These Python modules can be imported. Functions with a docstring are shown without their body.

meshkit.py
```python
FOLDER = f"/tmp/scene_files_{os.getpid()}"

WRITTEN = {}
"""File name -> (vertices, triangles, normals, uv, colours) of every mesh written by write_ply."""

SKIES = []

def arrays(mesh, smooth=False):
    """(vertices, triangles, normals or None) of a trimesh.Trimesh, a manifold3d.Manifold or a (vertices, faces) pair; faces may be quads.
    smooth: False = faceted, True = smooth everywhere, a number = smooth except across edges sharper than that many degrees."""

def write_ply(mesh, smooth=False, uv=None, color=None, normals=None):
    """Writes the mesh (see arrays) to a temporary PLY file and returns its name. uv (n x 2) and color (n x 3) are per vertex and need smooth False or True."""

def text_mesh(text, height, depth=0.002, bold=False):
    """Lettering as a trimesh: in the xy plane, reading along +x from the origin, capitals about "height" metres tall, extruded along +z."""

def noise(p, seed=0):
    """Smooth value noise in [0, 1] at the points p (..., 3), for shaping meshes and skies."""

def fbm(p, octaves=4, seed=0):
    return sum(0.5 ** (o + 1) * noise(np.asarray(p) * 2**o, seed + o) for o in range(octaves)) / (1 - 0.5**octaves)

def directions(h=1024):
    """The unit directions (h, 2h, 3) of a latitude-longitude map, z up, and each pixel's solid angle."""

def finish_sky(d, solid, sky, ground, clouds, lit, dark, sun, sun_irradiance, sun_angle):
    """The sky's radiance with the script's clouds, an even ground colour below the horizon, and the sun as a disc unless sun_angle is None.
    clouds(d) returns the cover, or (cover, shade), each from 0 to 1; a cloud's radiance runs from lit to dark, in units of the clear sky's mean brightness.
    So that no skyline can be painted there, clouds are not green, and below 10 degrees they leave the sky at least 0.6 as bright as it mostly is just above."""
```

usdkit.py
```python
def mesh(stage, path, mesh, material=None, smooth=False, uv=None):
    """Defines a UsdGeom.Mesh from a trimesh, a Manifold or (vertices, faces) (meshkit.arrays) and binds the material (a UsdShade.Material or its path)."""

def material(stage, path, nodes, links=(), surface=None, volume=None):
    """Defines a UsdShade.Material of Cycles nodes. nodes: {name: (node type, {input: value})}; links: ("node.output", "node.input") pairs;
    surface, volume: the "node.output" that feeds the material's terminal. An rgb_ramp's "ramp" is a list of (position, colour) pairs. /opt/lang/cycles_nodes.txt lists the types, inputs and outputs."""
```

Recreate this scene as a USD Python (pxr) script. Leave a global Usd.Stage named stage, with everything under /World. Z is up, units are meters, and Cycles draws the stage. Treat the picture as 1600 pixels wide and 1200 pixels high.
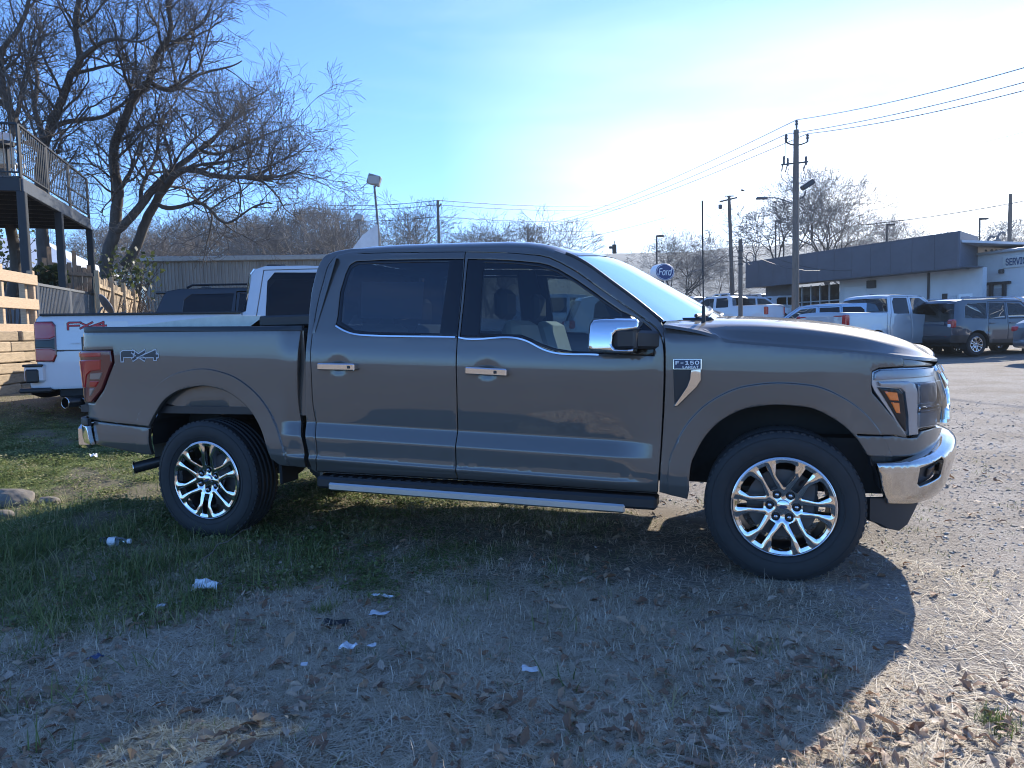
import math, random
import numpy as np, trimesh, shapely, usdkit, meshkit
from shapely.geometry import Polygon, LineString, Point
from scipy.spatial import Delaunay
from pxr import Usd, UsdGeom, UsdLux, UsdShade, Gf, Sdf, Vt

stage = Usd.Stage.CreateInMemory()
UsdGeom.SetStageUpAxis(stage, "Z")
UsdGeom.Xform.Define(stage, "/World")
UsdGeom.Scope.Define(stage, "/World/Looks")

# ---------------------------------------------------------------- camera
CAM = np.array([-.2135, -5.0737, 1.3624])
_r, _u, _f = np.array([.95461, .29703, -.02213]), np.array([.0003, .07334, .99731]), np.array([-.29785, .95205, -.06992])
cam = UsdGeom.Camera.Define(stage, "/World/camera")
cam.CreateHorizontalApertureAttr(36.0); cam.CreateVerticalApertureAttr(27.0); cam.CreateFocalLengthAttr(36 * 1147.5 / 1600)
cam.CreateClippingRangeAttr(Gf.Vec2f(.05, 6000))
cam.AddTransformOp().Set(Gf.Matrix4d(*[float(x) for x in (*_r, 0, *_u, 0, *(-_f), 0, *CAM, 1)]))
EXPOSURE = 2.28
cam.CreateExposureAttr(EXPOSURE)

# ---------------------------------------------------------------- sky and sun
SUN_AZ, SUN_EL = math.radians(21.5), math.radians(29.5)     # azimuth from +y towards +x
SUN_DIR = np.array([math.sin(SUN_AZ) * math.cos(SUN_EL), math.cos(SUN_AZ) * math.cos(SUN_EL), math.sin(SUN_EL)])
sun = UsdLux.DistantLight.Define(stage, "/World/sun")
sun.CreateIntensityAttr(.50); sun.CreateAngleAttr(.5); sun.CreateColorAttr(Gf.Vec3f(1, .93, .82)); sun.CreateNormalizeAttr(True)
_z = SUN_DIR; _x = np.cross([0, 0, 1], _z); _x /= np.linalg.norm(_x); _y = np.cross(_z, _x)
sun.AddTransformOp().Set(Gf.Matrix4d(*[float(v) for v in (*_x, 0, *_y, 0, *_z, 0, 0, 0, 50, 1)]))

SKY_STRENGTH = .050
sky_mat = usdkit.material(stage, "/World/Looks/sky", {
    "sky": ("sky_texture", {"sky_type": "single_scattering", "sun_disc": False, "sun_elevation": SUN_EL, "sun_rotation": SUN_AZ, "altitude": 100.0, "air_density": 1.0, "aerosol_density": .05, "ozone_density": 2.5}),
    "tc": ("texture_coordinate", {}),
    "map": ("mapping", {"mapping_type": "point", "scale": (1.1, 1.1, 7.0), "rotation": (0, .12, .5)}),
    "n1": ("noise_texture", {"scale": 1.7, "detail": 7.0, "roughness": .55, "distortion": .6}),
    "r1": ("map_range", {"from_min": .54, "from_max": .84, "to_min": 0.0, "to_max": .5, "clamp": True}),
    "mix": ("mix_color", {"blend_type": "mix", "b": (8.4, 8.6, 8.8), "use_clamp": False, "use_clamp_result": False}),
    "tint": ("mix_color", {"blend_type": "multiply", "fac": 1.0, "b": (.48, .765, 1.18), "use_clamp": False}),
    "sep": ("separate_xyz", {}), "low": ("map_range", {"from_min": .42, "from_max": .16, "to_min": 0.0, "to_max": 1.0, "clamp": True}),
    "flat": ("vector_math", {"math_type": "multiply", "vector2": (1, 1, 0)}), "nrm": ("vector_math", {"math_type": "normalize"}),
    "dot": ("vector_math", {"math_type": "dot_product", "vector2": (math.sin(SUN_AZ), math.cos(SUN_AZ), 0.0)}), "near": ("map_range", {"from_min": .72, "from_max": .97, "to_min": 0.0, "to_max": 1.0, "clamp": True}),
    "n2": ("noise_texture", {"scale": 1.3, "detail": 5.0, "roughness": .5}), "r2": ("map_range", {"from_min": .30, "from_max": .62, "to_min": .30, "to_max": 1.0, "clamp": True}),
    "m1": ("math", {"math_type": "multiply"}), "m2": ("math", {"math_type": "multiply"}), "m3": ("math", {"math_type": "multiply", "value2": .95}), "vmax": ("math", {"math_type": "add", "use_clamp": True}), "vn": ("math", {"math_type": "multiply", "value2": .18}),
    "bg": ("background_shader", {"strength": SKY_STRENGTH})},
    [("tc.generated", "map.vector"), ("map.vector", "n1.vector"), ("n1.fac", "r1.value"), ("tc.generated", "sep.vector"), ("sep.z", "low.value"), ("tc.generated", "flat.vector1"), ("flat.vector", "nrm.vector1"), ("nrm.vector", "dot.vector1"), ("dot.value", "near.value"), ("map.vector", "n2.vector"), ("n2.fac", "r2.value"),
     ("low.result", "m1.value1"), ("near.result", "m1.value2"), ("m1.value", "m2.value1"), ("r2.result", "m2.value2"), ("m2.value", "m3.value1"), ("r1.result", "vn.value1"), ("vn.value", "vmax.value1"), ("m3.value", "vmax.value2"), ("vmax.value", "mix.fac"), ("sky.color", "tint.a"), ("tint.result", "mix.a"), ("mix.result", "bg.color")], surface="bg.background")
dome = UsdLux.DomeLight.Define(stage, "/World/sky")
UsdShade.MaterialBindingAPI.Apply(dome.GetPrim()).Bind(sky_mat)

# ---------------------------------------------------------------- helpers
rng = np.random.default_rng(7)
_used = {}
def numbered(parent, name):
    k = _used.get((parent, name), 0); _used[(parent, name)] = k + 1
    return f"{parent}/{name}" if k == 0 else f"{parent}/{name}_{k:03d}"
def tag(p, label=None, cat=None, group=None, kind=None):
    p = p.GetPrim() if hasattr(p, "GetPrim") else p
    for k, v in (("label", label), ("category", cat), ("group", group), ("kind", kind)):
        if v: p.SetCustomDataByKey(k, v)
    return p
def thing(name, label=None, cat=None, loc=(0, 0, 0), rz=0.0, group=None, parent="/World"):
    path = numbered(parent, name)
    x = UsdGeom.Xform.Define(stage, path)
    x.AddTranslateOp().Set(Gf.Vec3d(*map(float, loc)))
    if rz: x.AddRotateZOp().Set(float(math.degrees(rz)))
    tag(x, label, cat, group)
    return path
def obj(name, mesh, m, parent="/World", smooth=False, label=None, cat=None, group=None, kind=None):
    path = numbered(parent, name)
    o = usdkit.mesh(stage, path, mesh, m, smooth=smooth)
    tag(o, label, cat, group, kind)
    return path
def copy_of(src, name, label, cat, loc, rz=0.0, group=None, scale=None):
    path = numbered("/World", name)
    x = UsdGeom.Xform.Define(stage, path)
    x.GetPrim().GetReferences().AddInternalReference(Sdf.Path(src))
    x.GetPrim().SetInstanceable(True)
    x.ClearXformOpOrder()
    x.AddTranslateOp(opSuffix="c").Set(Gf.Vec3d(*map(float, loc)))
    x.AddRotateZOp(opSuffix="c").Set(float(math.degrees(rz)))
    if scale is not None: x.AddScaleOp(opSuffix="c").Set(Gf.Vec3f(*map(float, np.broadcast_to(scale, 3))))
    tag(x, label, cat, group)
    return path

# meshes as (v, f)
def cat(*ms):
    vs, fs, n = [], [], 0
    for m in ms:
        if m is None: continue
        v, f = (np.asarray(m.vertices), np.asarray(m.faces)) if hasattr(m, "faces") else m
        vs.append(np.asarray(v, float)); fs.append(np.asarray(f, int) + n); n += len(v)
    return np.vstack(vs), np.vstack(fs)
_hulls = {}
def box(c, s, bevel=0.0, rz=0.0, rot=None):
    """A box of full size s centred on c, its edges chamfered by bevel."""
    key = (tuple(np.round(s, 5)), bevel)
    if key not in _hulls:
        h = np.array(s, float) / 2
        sg = np.array([(a, b, d) for a in (-1, 1) for b in (-1, 1) for d in (-1, 1)], float)
        if bevel:
            pts = np.vstack([sg * (h - bevel * (1 - e)) for e in np.eye(3)])
        else: pts = sg * h
        m = trimesh.convex.convex_hull(pts)
        _hulls[key] = (np.array(m.vertices), np.array(m.faces))
    v, f = _hulls[key]; v = v.copy()
    if rot is not None: v = v @ np.asarray(rot).T
    if rz: v = v @ np.array([[math.cos(rz), math.sin(rz), 0], [-math.sin(rz), math.cos(rz), 0], [0, 0, 1]])
    return v + np.asarray(c, float), f
def beam(a, b, w, h, bevel=0.0, up=(0, 0, 1)):
    """A square-cut bar from a to b, w wide (sideways) and h high."""
    a, b = np.asarray(a, float), np.asarray(b, float); d = b - a; L = np.linalg.norm(d); d = d / L
    up = np.asarray(up, float)
    if abs(d @ up) > .99: up = np.array([0, 1.0, 0])
    s = np.cross(up, d); s /= np.linalg.norm(s); t = np.cross(d, s)
    return box((a + b) / 2, (L, w, h), bevel, rot=np.stack([d, s, t], 1))
def tube(pts, r, n=6, cap=True):
    pts = np.asarray(pts, float); r = np.broadcast_to(np.asarray(r, float), (len(pts),))
    t = np.gradient(pts, axis=0); t /= np.linalg.norm(t, axis=1)[:, None] + 1e-12
    ref = np.array([0, 0, 1.0]) if abs(t[0, 2]) < .9 else np.array([1.0, 0, 0])
    A = np.cross(t, ref); A /= np.linalg.norm(A, axis=1)[:, None] + 1e-9; B = np.cross(t, A)
    a = np.arange(n) * 2 * np.pi / n
    v = (pts[:, None] + r[:, None, None] * (np.cos(a)[None, :, None] * A[:, None] + np.sin(a)[None, :, None] * B[:, None])).reshape(-1, 3)
    i, j = np.meshgrid(np.arange(len(pts) - 1), np.arange(n), indexing="ij")
    q = np.stack([i * n + j, (i + 1) * n + j, (i + 1) * n + (j + 1) % n, i * n + (j + 1) % n], -1).reshape(-1, 4)
    f = np.vstack([q[:, [0, 2, 1]], q[:, [0, 3, 2]]])
    if cap:
        e = len(v); v = np.vstack([v, pts[:1], pts[-1:]])
        k = np.arange(n); l = (len(pts) - 1) * n
        f = np.vstack([f, np.stack([np.full(n, e), k, (k + 1) % n], 1), np.stack([np.full(n, e + 1), l + (k + 1) % n, l + k], 1)])
    return v, f
def grid_mesh(P, closed_u=False):
    """P (n, m, 3) -> quads as triangles."""
    n, m = P.shape[:2]
    i, j = np.meshgrid(np.arange(n if closed_u else n - 1), np.arange(m - 1), indexing="ij")
    k = ((i + 1) % n)
    q = np.stack([i * m + j, k * m + j, k * m + j + 1, i * m + j + 1], -1).reshape(-1, 4)
    return P.reshape(-1, 3), np.vstack([q[:, :3], q[:, [0, 2, 3]]])
def revolve_y(prof, n=48, c=(0, 0, 0)):
    """prof: (radius, y) pairs turned about the y axis."""
    a = np.arange(n) * 2 * np.pi / n
    pr = np.asarray(prof, float)
    P = np.stack([np.cos(a)[:, None] * pr[None, :, 0], np.broadcast_to(pr[:, 1], (n, len(pr))), np.sin(a)[:, None] * pr[None, :, 0]], -1) + np.asarray(c)
    return grid_mesh(P, True)
def mirror(m):
    v, f = m; return v * [1, -1, 1], f[:, ::-1]
def rotz(m, a, loc=(0, 0, 0)):
    v, f = m; c, s = math.cos(a), math.sin(a)
    return v @ np.array([[c, s, 0], [-s, c, 0], [0, 0, 1]]) + np.asarray(loc, float), f
def flip(m): return m[0], m[1][:, ::-1]
def ring_points(g, step):
    """Boundary of a shapely ring resampled, keeping corners."""
    c = np.asarray(g.coords)[:-1]
    out = []
    for a, b in zip(c, np.roll(c, -1, 0)):
        k = max(1, int(np.ceil(np.linalg.norm(b - a) / step)))
        out.append(a + (b - a) * (np.arange(k) / k)[:, None])
    return np.vstack(out)
def panel(poly, M, step=.03, bstep=.012, thick=.02, edge=.005, drop=.004, rows=(), extra_pts=None):
    """A skin over the polygon (u, v) mapped by M(u, v, off) -> points, with rounded borders and turned-in flanges. rows: v(u) functions along which points are laid, for creases."""
    P = poly if hasattr(poly, "exterior") else Polygon(poly)
    P = P.buffer(0)
    if P.geom_type != "Polygon": P = max(P.geoms, key=lambda g: g.area)
    rings = [ring_points(x, bstep) for x in [P.exterior, *P.interiors]]
    inner = P.buffer(-edge, join_style=2)
    pts, offs = [np.vstack(rings)], [np.full(sum(map(len, rings)), -drop)]
    nb = len(pts[0])
    inn = []
    for g in getattr(inner, "geoms", [inner]):
        for x in [g.exterior, *g.interiors]: inn.append(ring_points(x, bstep))
    pts += inn; offs += [np.zeros(len(x)) for x in inn]
    x0, y0, x1, y1 = P.bounds
    gx, gy = np.meshgrid(np.arange(x0 + step / 2, x1, step), np.arange(y0 + step / 2, y1, step), indexing="ij")
    gx = gx + (np.arange(gx.shape[1]) % 2)[None] * step / 2 * .98
    cand = np.stack([gx.ravel(), gy.ravel()], 1)
    core = P.buffer(-edge - step * .4)
    cand = cand[shapely.contains_xy(core, cand[:, 0], cand[:, 1])] if not core.is_empty else cand[:0]
    extra = []
    for rf in rows:
        us = np.arange(x0, x1, step * .6); e = np.stack([us, rf(us)], 1)
        extra.append(e[shapely.contains_xy(inner, e[:, 0], e[:, 1])])
    if extra_pts is not None: extra.append(extra_pts[shapely.contains_xy(inner, extra_pts[:, 0], extra_pts[:, 1])])
    if extra:
        ex = np.vstack(extra)
        if len(ex) and len(cand):
            from scipy.spatial import cKDTree
            cand = cand[cKDTree(ex).query(cand)[0] > step * .35]
        pts.append(ex); offs.append(np.zeros(len(ex)))
    pts.append(cand); offs.append(np.zeros(len(cand)))
    q, o = np.vstack(pts), np.concatenate(offs)
    tri = Delaunay(q + 1e-7 * np.random.default_rng(1).standard_normal(q.shape)).simplices
    cen = q[tri].mean(1); tri = tri[shapely.contains_xy(P, cen[:, 0], cen[:, 1])]
    V = M(q[:, 0], q[:, 1], o)
    a, b, c = V[tri[:, 0]], V[tri[:, 1]], V[tri[:, 2]]
    area2 = np.cross(q[tri[:, 1]] - q[tri[:, 0]], q[tri[:, 2]] - q[tri[:, 0]])
    tri = np.where((area2 > 0)[:, None], tri, tri[:, ::-1])
    # outward check: compare with M moved outward
    W = M(q[:, 0], q[:, 1], o + .01)
    n = np.cross(V[tri[:, 1]] - V[tri[:, 0]], V[tri[:, 2]] - V[tri[:, 0]])
    if (n * (W - V)[tri].mean(1)).sum() < 0: tri = tri[:, ::-1]
    D = M(q[:nb, 0], q[:nb, 1], o[:nb] - thick)
    f = [tri]; start = 0; nv = len(V)
    for R in rings:
        k = np.arange(len(R)) + start; l = np.roll(k, -1)
        f.append(np.vstack([np.stack([k, l, nv + l], 1), np.stack([k, nv + l, nv + k], 1)])); start += len(R)
    v, f = np.vstack([V, D]), np.vstack(f)
    return v, f
def flat(origin, ax, ay):
    """M for a flat panel: u along ax, v along ay, off along ax x ay."""
    o, ax, ay = (np.asarray(x, float) for x in (origin, ax, ay)); n = np.cross(ax, ay); n /= np.linalg.norm(n)
    return lambda u, v, off=0.0: o + np.asarray(u)[..., None] * ax + np.asarray(v)[..., None] * ay + np.broadcast_to(off, np.shape(u))[..., None] * n
def curve_pts(p, n=60):
    from scipy.interpolate import CubicSpline
    p = np.asarray(p, float); t = np.r_[0, np.cumsum(np.linalg.norm(np.diff(p, axis=0), axis=1))]
    return CubicSpline(t, p)(np.linspace(0, t[-1], n))

# ---------------------------------------------------------------- materials
_mats = {}
def mat(name, color, rough=.6, metallic=0.0, coat=0.0, var=.0, scale=8.0, bump=0.0, bscale=40.0, spec=.5, coat_rough=.03, dark=None, rnd=0.0, stretch=None, emit=None):
    if name in _mats: return _mats[name]
    color = tuple(color)
    n = {"p": ("principled_bsdf", {"base_color": color, "roughness": rough, "metallic": metallic, "coat_weight": coat, "coat_roughness": coat_rough, "specular_ior_level": spec})}
    links = []
    if emit: n["p"][1].update({"emission_color": color, "emission_strength": emit})
    if var or bump or rnd:
        n["tc"] = ("texture_coordinate", {})
        n["mp"] = ("mapping", {"scale": stretch or (1, 1, 1)})
        links.append(("tc.object", "mp.vector"))
    if var:
        d = dark or tuple(c * (1 - var) for c in color)
        n["nz"] = ("noise_texture", {"scale": scale, "detail": 6.0, "roughness": .62})
        n["rr"] = ("rgb_ramp", {"ramp": [(.28, d), (.55, color), (.8, tuple(min(1, c * (1 + var * .6)) for c in color))]})
        links += [("mp.vector", "nz.vector"), ("nz.fac", "rr.fac")]
        last = "rr.color"
        if rnd:
            n["oi"] = ("object_info", {}); n["mr"] = ("map_range", {"to_min": 1 - rnd, "to_max": 1 + rnd})
            n["mm"] = ("hsv", {"saturation": .95})
            links += [("oi.random", "mr.value"), (last, "mm.color"), ("mr.result", "mm.value")]; last = "mm.color"
        links.append((last, "p.base_color"))
    if bump:
        n["bn"] = ("noise_texture", {"scale": bscale, "detail": 4.0, "roughness": .6})
        n["bp"] = ("bump", {"strength": min(1, bump), "distance": .01})
        links += [("mp.vector", "bn.vector"), ("bn.fac", "bp.height"), ("bp.normal", "p.normal")]
    _mats[name] = usdkit.material(stage, "/World/Looks/" + name, n, links, surface="p.BSDF")
    return _mats[name]
def pane(name, tint, ior=1.5, rough=0.0, refl=(1, 1, 1)):
    if name in _mats: return _mats[name]
    _mats[name] = usdkit.material(stage, "/World/Looks/" + name, {"f": ("fresnel", {"IOR": ior}), "t": ("transparent_bsdf", {"color": tint}), "g": ("glossy_bsdf", {"color": refl, "roughness": rough}), "m": ("mix_closure", {})},
                                  [("f.fac", "m.fac"), ("t.BSDF", "m.closure1"), ("g.BSDF", "m.closure2")], surface="m.closure")
    return _mats[name]
CHROME = mat("chrome", (.78, .78, .79), .06, 1.0)
BLACK = mat("black_plastic", (.012, .012, .013), .42)
GLOSSBLACK = mat("gloss_black", (.008, .008, .009), .08)
RUBBER = mat("rubber", (.010, .010, .011), .66, var=.35, scale=20, bump=.15, bscale=120)
DARK = mat("underbody_black", (.010, .010, .010), .8)
STEEL = mat("dark_steel", (.06, .06, .062), .5, .6)

# ---- body surface of the main pickup: u runs along the flank (u = x on the straight part, arc length round the corners), z is height
_plan = np.array([(-4.85, 0), (-4.845, -.5), (-4.835, -.76), (-4.80, -.875), (-4.72, -.945), (-4.60, -.975), (-4.4, -.985), (-3.2, -.985), (-1.9, -.985), (-.6, -.985), (0, -.983),
                  (.2, -.975), (.4, -.948), (.55, -.898), (.675, -.813), (.77, -.69), (.84, -.55), (.885, -.4), (.925, -.2), (.935, 0)])
def _smooth_curve(p, n):
    from scipy.interpolate import PchipInterpolator
    t = np.r_[0, np.cumsum(np.linalg.norm(np.diff(p, axis=0), axis=1))]
    tt = np.linspace(0, t[-1], n)
    q = np.stack([PchipInterpolator(t, p[:, k])(tt) for k in range(p.shape[1])], 1)
    k = np.exp(-np.linspace(-2, 2, 15) ** 2); k /= k.sum()
    pad = np.vstack([2 * q[0] - q[7:0:-1], q, 2 * q[-1] - q[-2:-9:-1]])
    return np.stack([np.convolve(pad[:, i], k, "valid") for i in range(p.shape[1])], 1)
_pc = _smooth_curve(_plan, 700)
_ps = np.r_[0, np.cumsum(np.linalg.norm(np.diff(_pc, axis=0), axis=1))]
_i0 = np.argmin(np.abs(_pc[:, 0] + 2.5)); _ps = _ps - _ps[_i0] + _pc[_i0, 0]
_pt = np.gradient(_pc, axis=0); _pt /= np.linalg.norm(_pt, axis=1)[:, None]
_pn = np.stack([_pt[:, 1], -_pt[:, 0]], 1)          # outward
_mid = np.array([(.38, .93), (.44, .950), (.49, .966), (.530, .990), (.540, .9925), (.548, .9915), (.562, .9825), (.60, .984), (.676, .9895), (.686, .989), (.766, .956), (.776, .9535), (.79, .955), (.95, .970), (1.10, .9825), (1.17, .9845), (1.24, .979), (1.345, .957),
                 (1.45, .921), (1.60, .866), (1.75, .808), (1.85, .762), (1.92, .700), (1.97, .60)])
_end = np.array([(.38, .93), (.44, .945), (.49, .962), (.55, .980), (.62, .983), (.70, .978), (.80, .974), (.95, .974), (1.10, .9825), (1.17, .9845), (1.28, .980), (1.38, .972), (1.45, .962), (1.6, .93), (1.97, .80)])
RARCH = np.array([(-4.149, .45), (-4.149, .631), (-4.14, .758), (-4.09, .848), (-3.995, .956), (-3.84, 1.027), (-3.67, 1.049), (-3.507, 1.019), (-3.37, .942), (-3.275, .841), (-3.221, .74), (-3.187, .638), (-3.162, .54), (-3.15, .45)])
FARCH = np.array([(-.487, .40), (-.487, .505), (-.479, .609), (-.448, .692), (-.383, .799), (-.293, .881), (-.166, .937), (-.03, .952), (.115, .94), (.233, .888), (.328, .812), (.386, .737), (.425, .662), (.46, .55), (.47, .40)])
def _sm(a, b, x):
    t = np.clip((np.asarray(x, float) - a) / (b - a), 0, 1); return t * t * (3 - 2 * t)
def _resample_curve(p, n=160):
    from scipy.interpolate import PchipInterpolator
    t = np.r_[0, np.cumsum(np.linalg.norm(np.diff(p, axis=0), axis=1))]
    return np.stack([PchipInterpolator(t, p[:, k])(np.linspace(0, t[-1], n)) for k in (0, 1)], 1)
RARCH = _resample_curve(RARCH, 90); FARCH = _resample_curve(FARCH, 90)
def _arch_dist(u, z):
    from scipy.spatial import cKDTree
    q = np.stack([u, z], -1)
    return np.minimum(cKDTree(RARCH).query(q)[0], cKDTree(FARCH).query(q)[0])
HANDLES = [(-2.64, 1.172), (-1.645, 1.137)]
def body(u, z, off=0.0):
    """Points of the flank at (u, z), moved outward by off."""
    u, z = np.broadcast_arrays(np.asarray(u, float), np.asarray(z, float)); sh = u.shape; u, z = u.ravel(), z.ravel()
    zz = z + .0375 * (np.clip(u, -4.9, .9) + 1.85)
    w = _sm(-3.09, -2.99, u) * (1 - _sm(-.95, -.62, u))
    g = _sm(1.36, 1.42, zz)
    s = np.interp(zz, _mid[:, 0], _mid[:, 1]) * np.maximum(w, g) + np.interp(zz, _end[:, 0], _end[:, 1]) * (1 - np.maximum(w, g))
    o = s - .985
    d = _arch_dist(u, z)
    o = o + .011 * (1 - _sm(.1125, .1185, d))
    for hx, hz in HANDLES:
        o = o - .015 * np.exp(-(((u - hx) / .058) ** 2 + ((z - hz) / .036) ** 2) ** 2)
    o = o - _sm(.35, 1.3, u) * .10 * _sm(1.0, 1.3, z)           # the nose leans back
    o = o + off
    P = np.stack([np.interp(u, _ps, _pc[:, 0]) + o * np.interp(u, _ps, _pn[:, 0]), np.interp(u, _ps, _pc[:, 1]) + o * np.interp(u, _ps, _pn[:, 1]), z], -1)
    return P.reshape(*sh, 3)

# ================================================================ ground
def lerp(x, xs, ys): return np.interp(x, xs, ys)
def ss(a, b, x):
    t = np.clip((np.asarray(x, float) - a) / (b - a), 0, 1); return t * t * (3 - 2 * t)
def ground_z(x, y):
    x, y = np.asarray(x, float), np.asarray(y, float)
    left = .22 * ss(4.9, 8.0, -x + .25 * np.clip(y, -3, 20)) * ss(-4, -1.5, y) + .35 * ss(7.0, 10.5, -x + .2 * np.clip(y, -3, 30)) * ss(0, 3, y)
    lot = .26 * ss(5, 20, y) * ss(-8, 0, x)
    back = .35 * ss(6, 14, y) * ss(6, -2, x + 6)
    dep = (x - CAM[0]) * -.2986 + (y - CAM[1]) * .954
    lot = lot + .052 * np.clip(dep - 22, 0, 52) * ss(-9, 0, x)
    p = np.stack([x * .35, y * .35, 0 * x], -1)
    bumps = (meshkit.fbm(p * 4, 3, 3) - .5) * .09 * (1 - ss(.2, 1.4, x)) + (meshkit.fbm(p * 3, 2, 5) - .5) * .03
    near = np.exp(-((np.clip(np.abs(x + 1.85) - 2.0, 0, 9)) / .5) ** 2) * np.exp(-((y + .9) / .35) ** 2)
    far = 1 - ss(30, 60, np.hypot(x, y))
    return (left + lot * 1.0 + back) * 1.0 + bumps * (1 - .8 * near) * far
def area_masks(x, y):
    """(green, straw, gravel, leaves) cover, 0..1 each."""
    p = np.stack([x * .9, y * .9, 0 * x], -1)
    n = (meshkit.fbm(p, 4, 11) - .5); n2 = meshkit.fbm(p * 2.3 + 7, 3, 21) - .5
    g = x + 1.5 * n - (-.35 - .25 * (y + 1) + .35 * ss(-2.2, -3.0, y))
    gravel = ss(-.15, .35, g)
    gl = y + 1.62 + .95 * ss(-2.3, -3.2, x) + n * 1.7    # green lies up and left of this
    green = ss(-.15, .45, gl) * (1 - gravel) * (1 - ss(-2.0, -.7, x + n)) * (1 - .75 * ss(.02, .16, n2))
    green = np.maximum(green, .55 * ss(2, 4, y) * (1 - gravel) * ss(-.1, .05, n2))
    dirt = ss(1.2, 2.6, y) * ss(-6.2, -7.4, x); green = green * (1 - .8 * dirt)
    straw = (1 - green) * (1 - gravel) * np.maximum(ss(-.9, -1.7, y + n), .75 * dirt)
    leaves = ss(-1.9, -2.6, y - .2 * x + n * .8)
    return green, straw, gravel, leaves
def axis(fine0, fine1, step, far, grow=1.16):
    a = list(np.arange(fine0, fine1 + 1e-6, step)); d = step
    up = [fine1]
    while up[-1] < far: d *= grow; up.append(up[-1] + d)
    d = step; dn = [fine0]
    while dn[-1] > -far: d *= grow; dn.append(dn[-1] - d)
    return np.array(dn[:0:-1] + a + up[1:])
_gx, _gy = axis(-7.5, 3.0, .05, 3000), axis(-4.0, 3.0, .05, 3000)
_X, _Y = np.meshgrid(_gx, _gy, indexing="ij")
_G = np.stack([_X, _Y, ground_z(_X, _Y)], -1)
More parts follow.
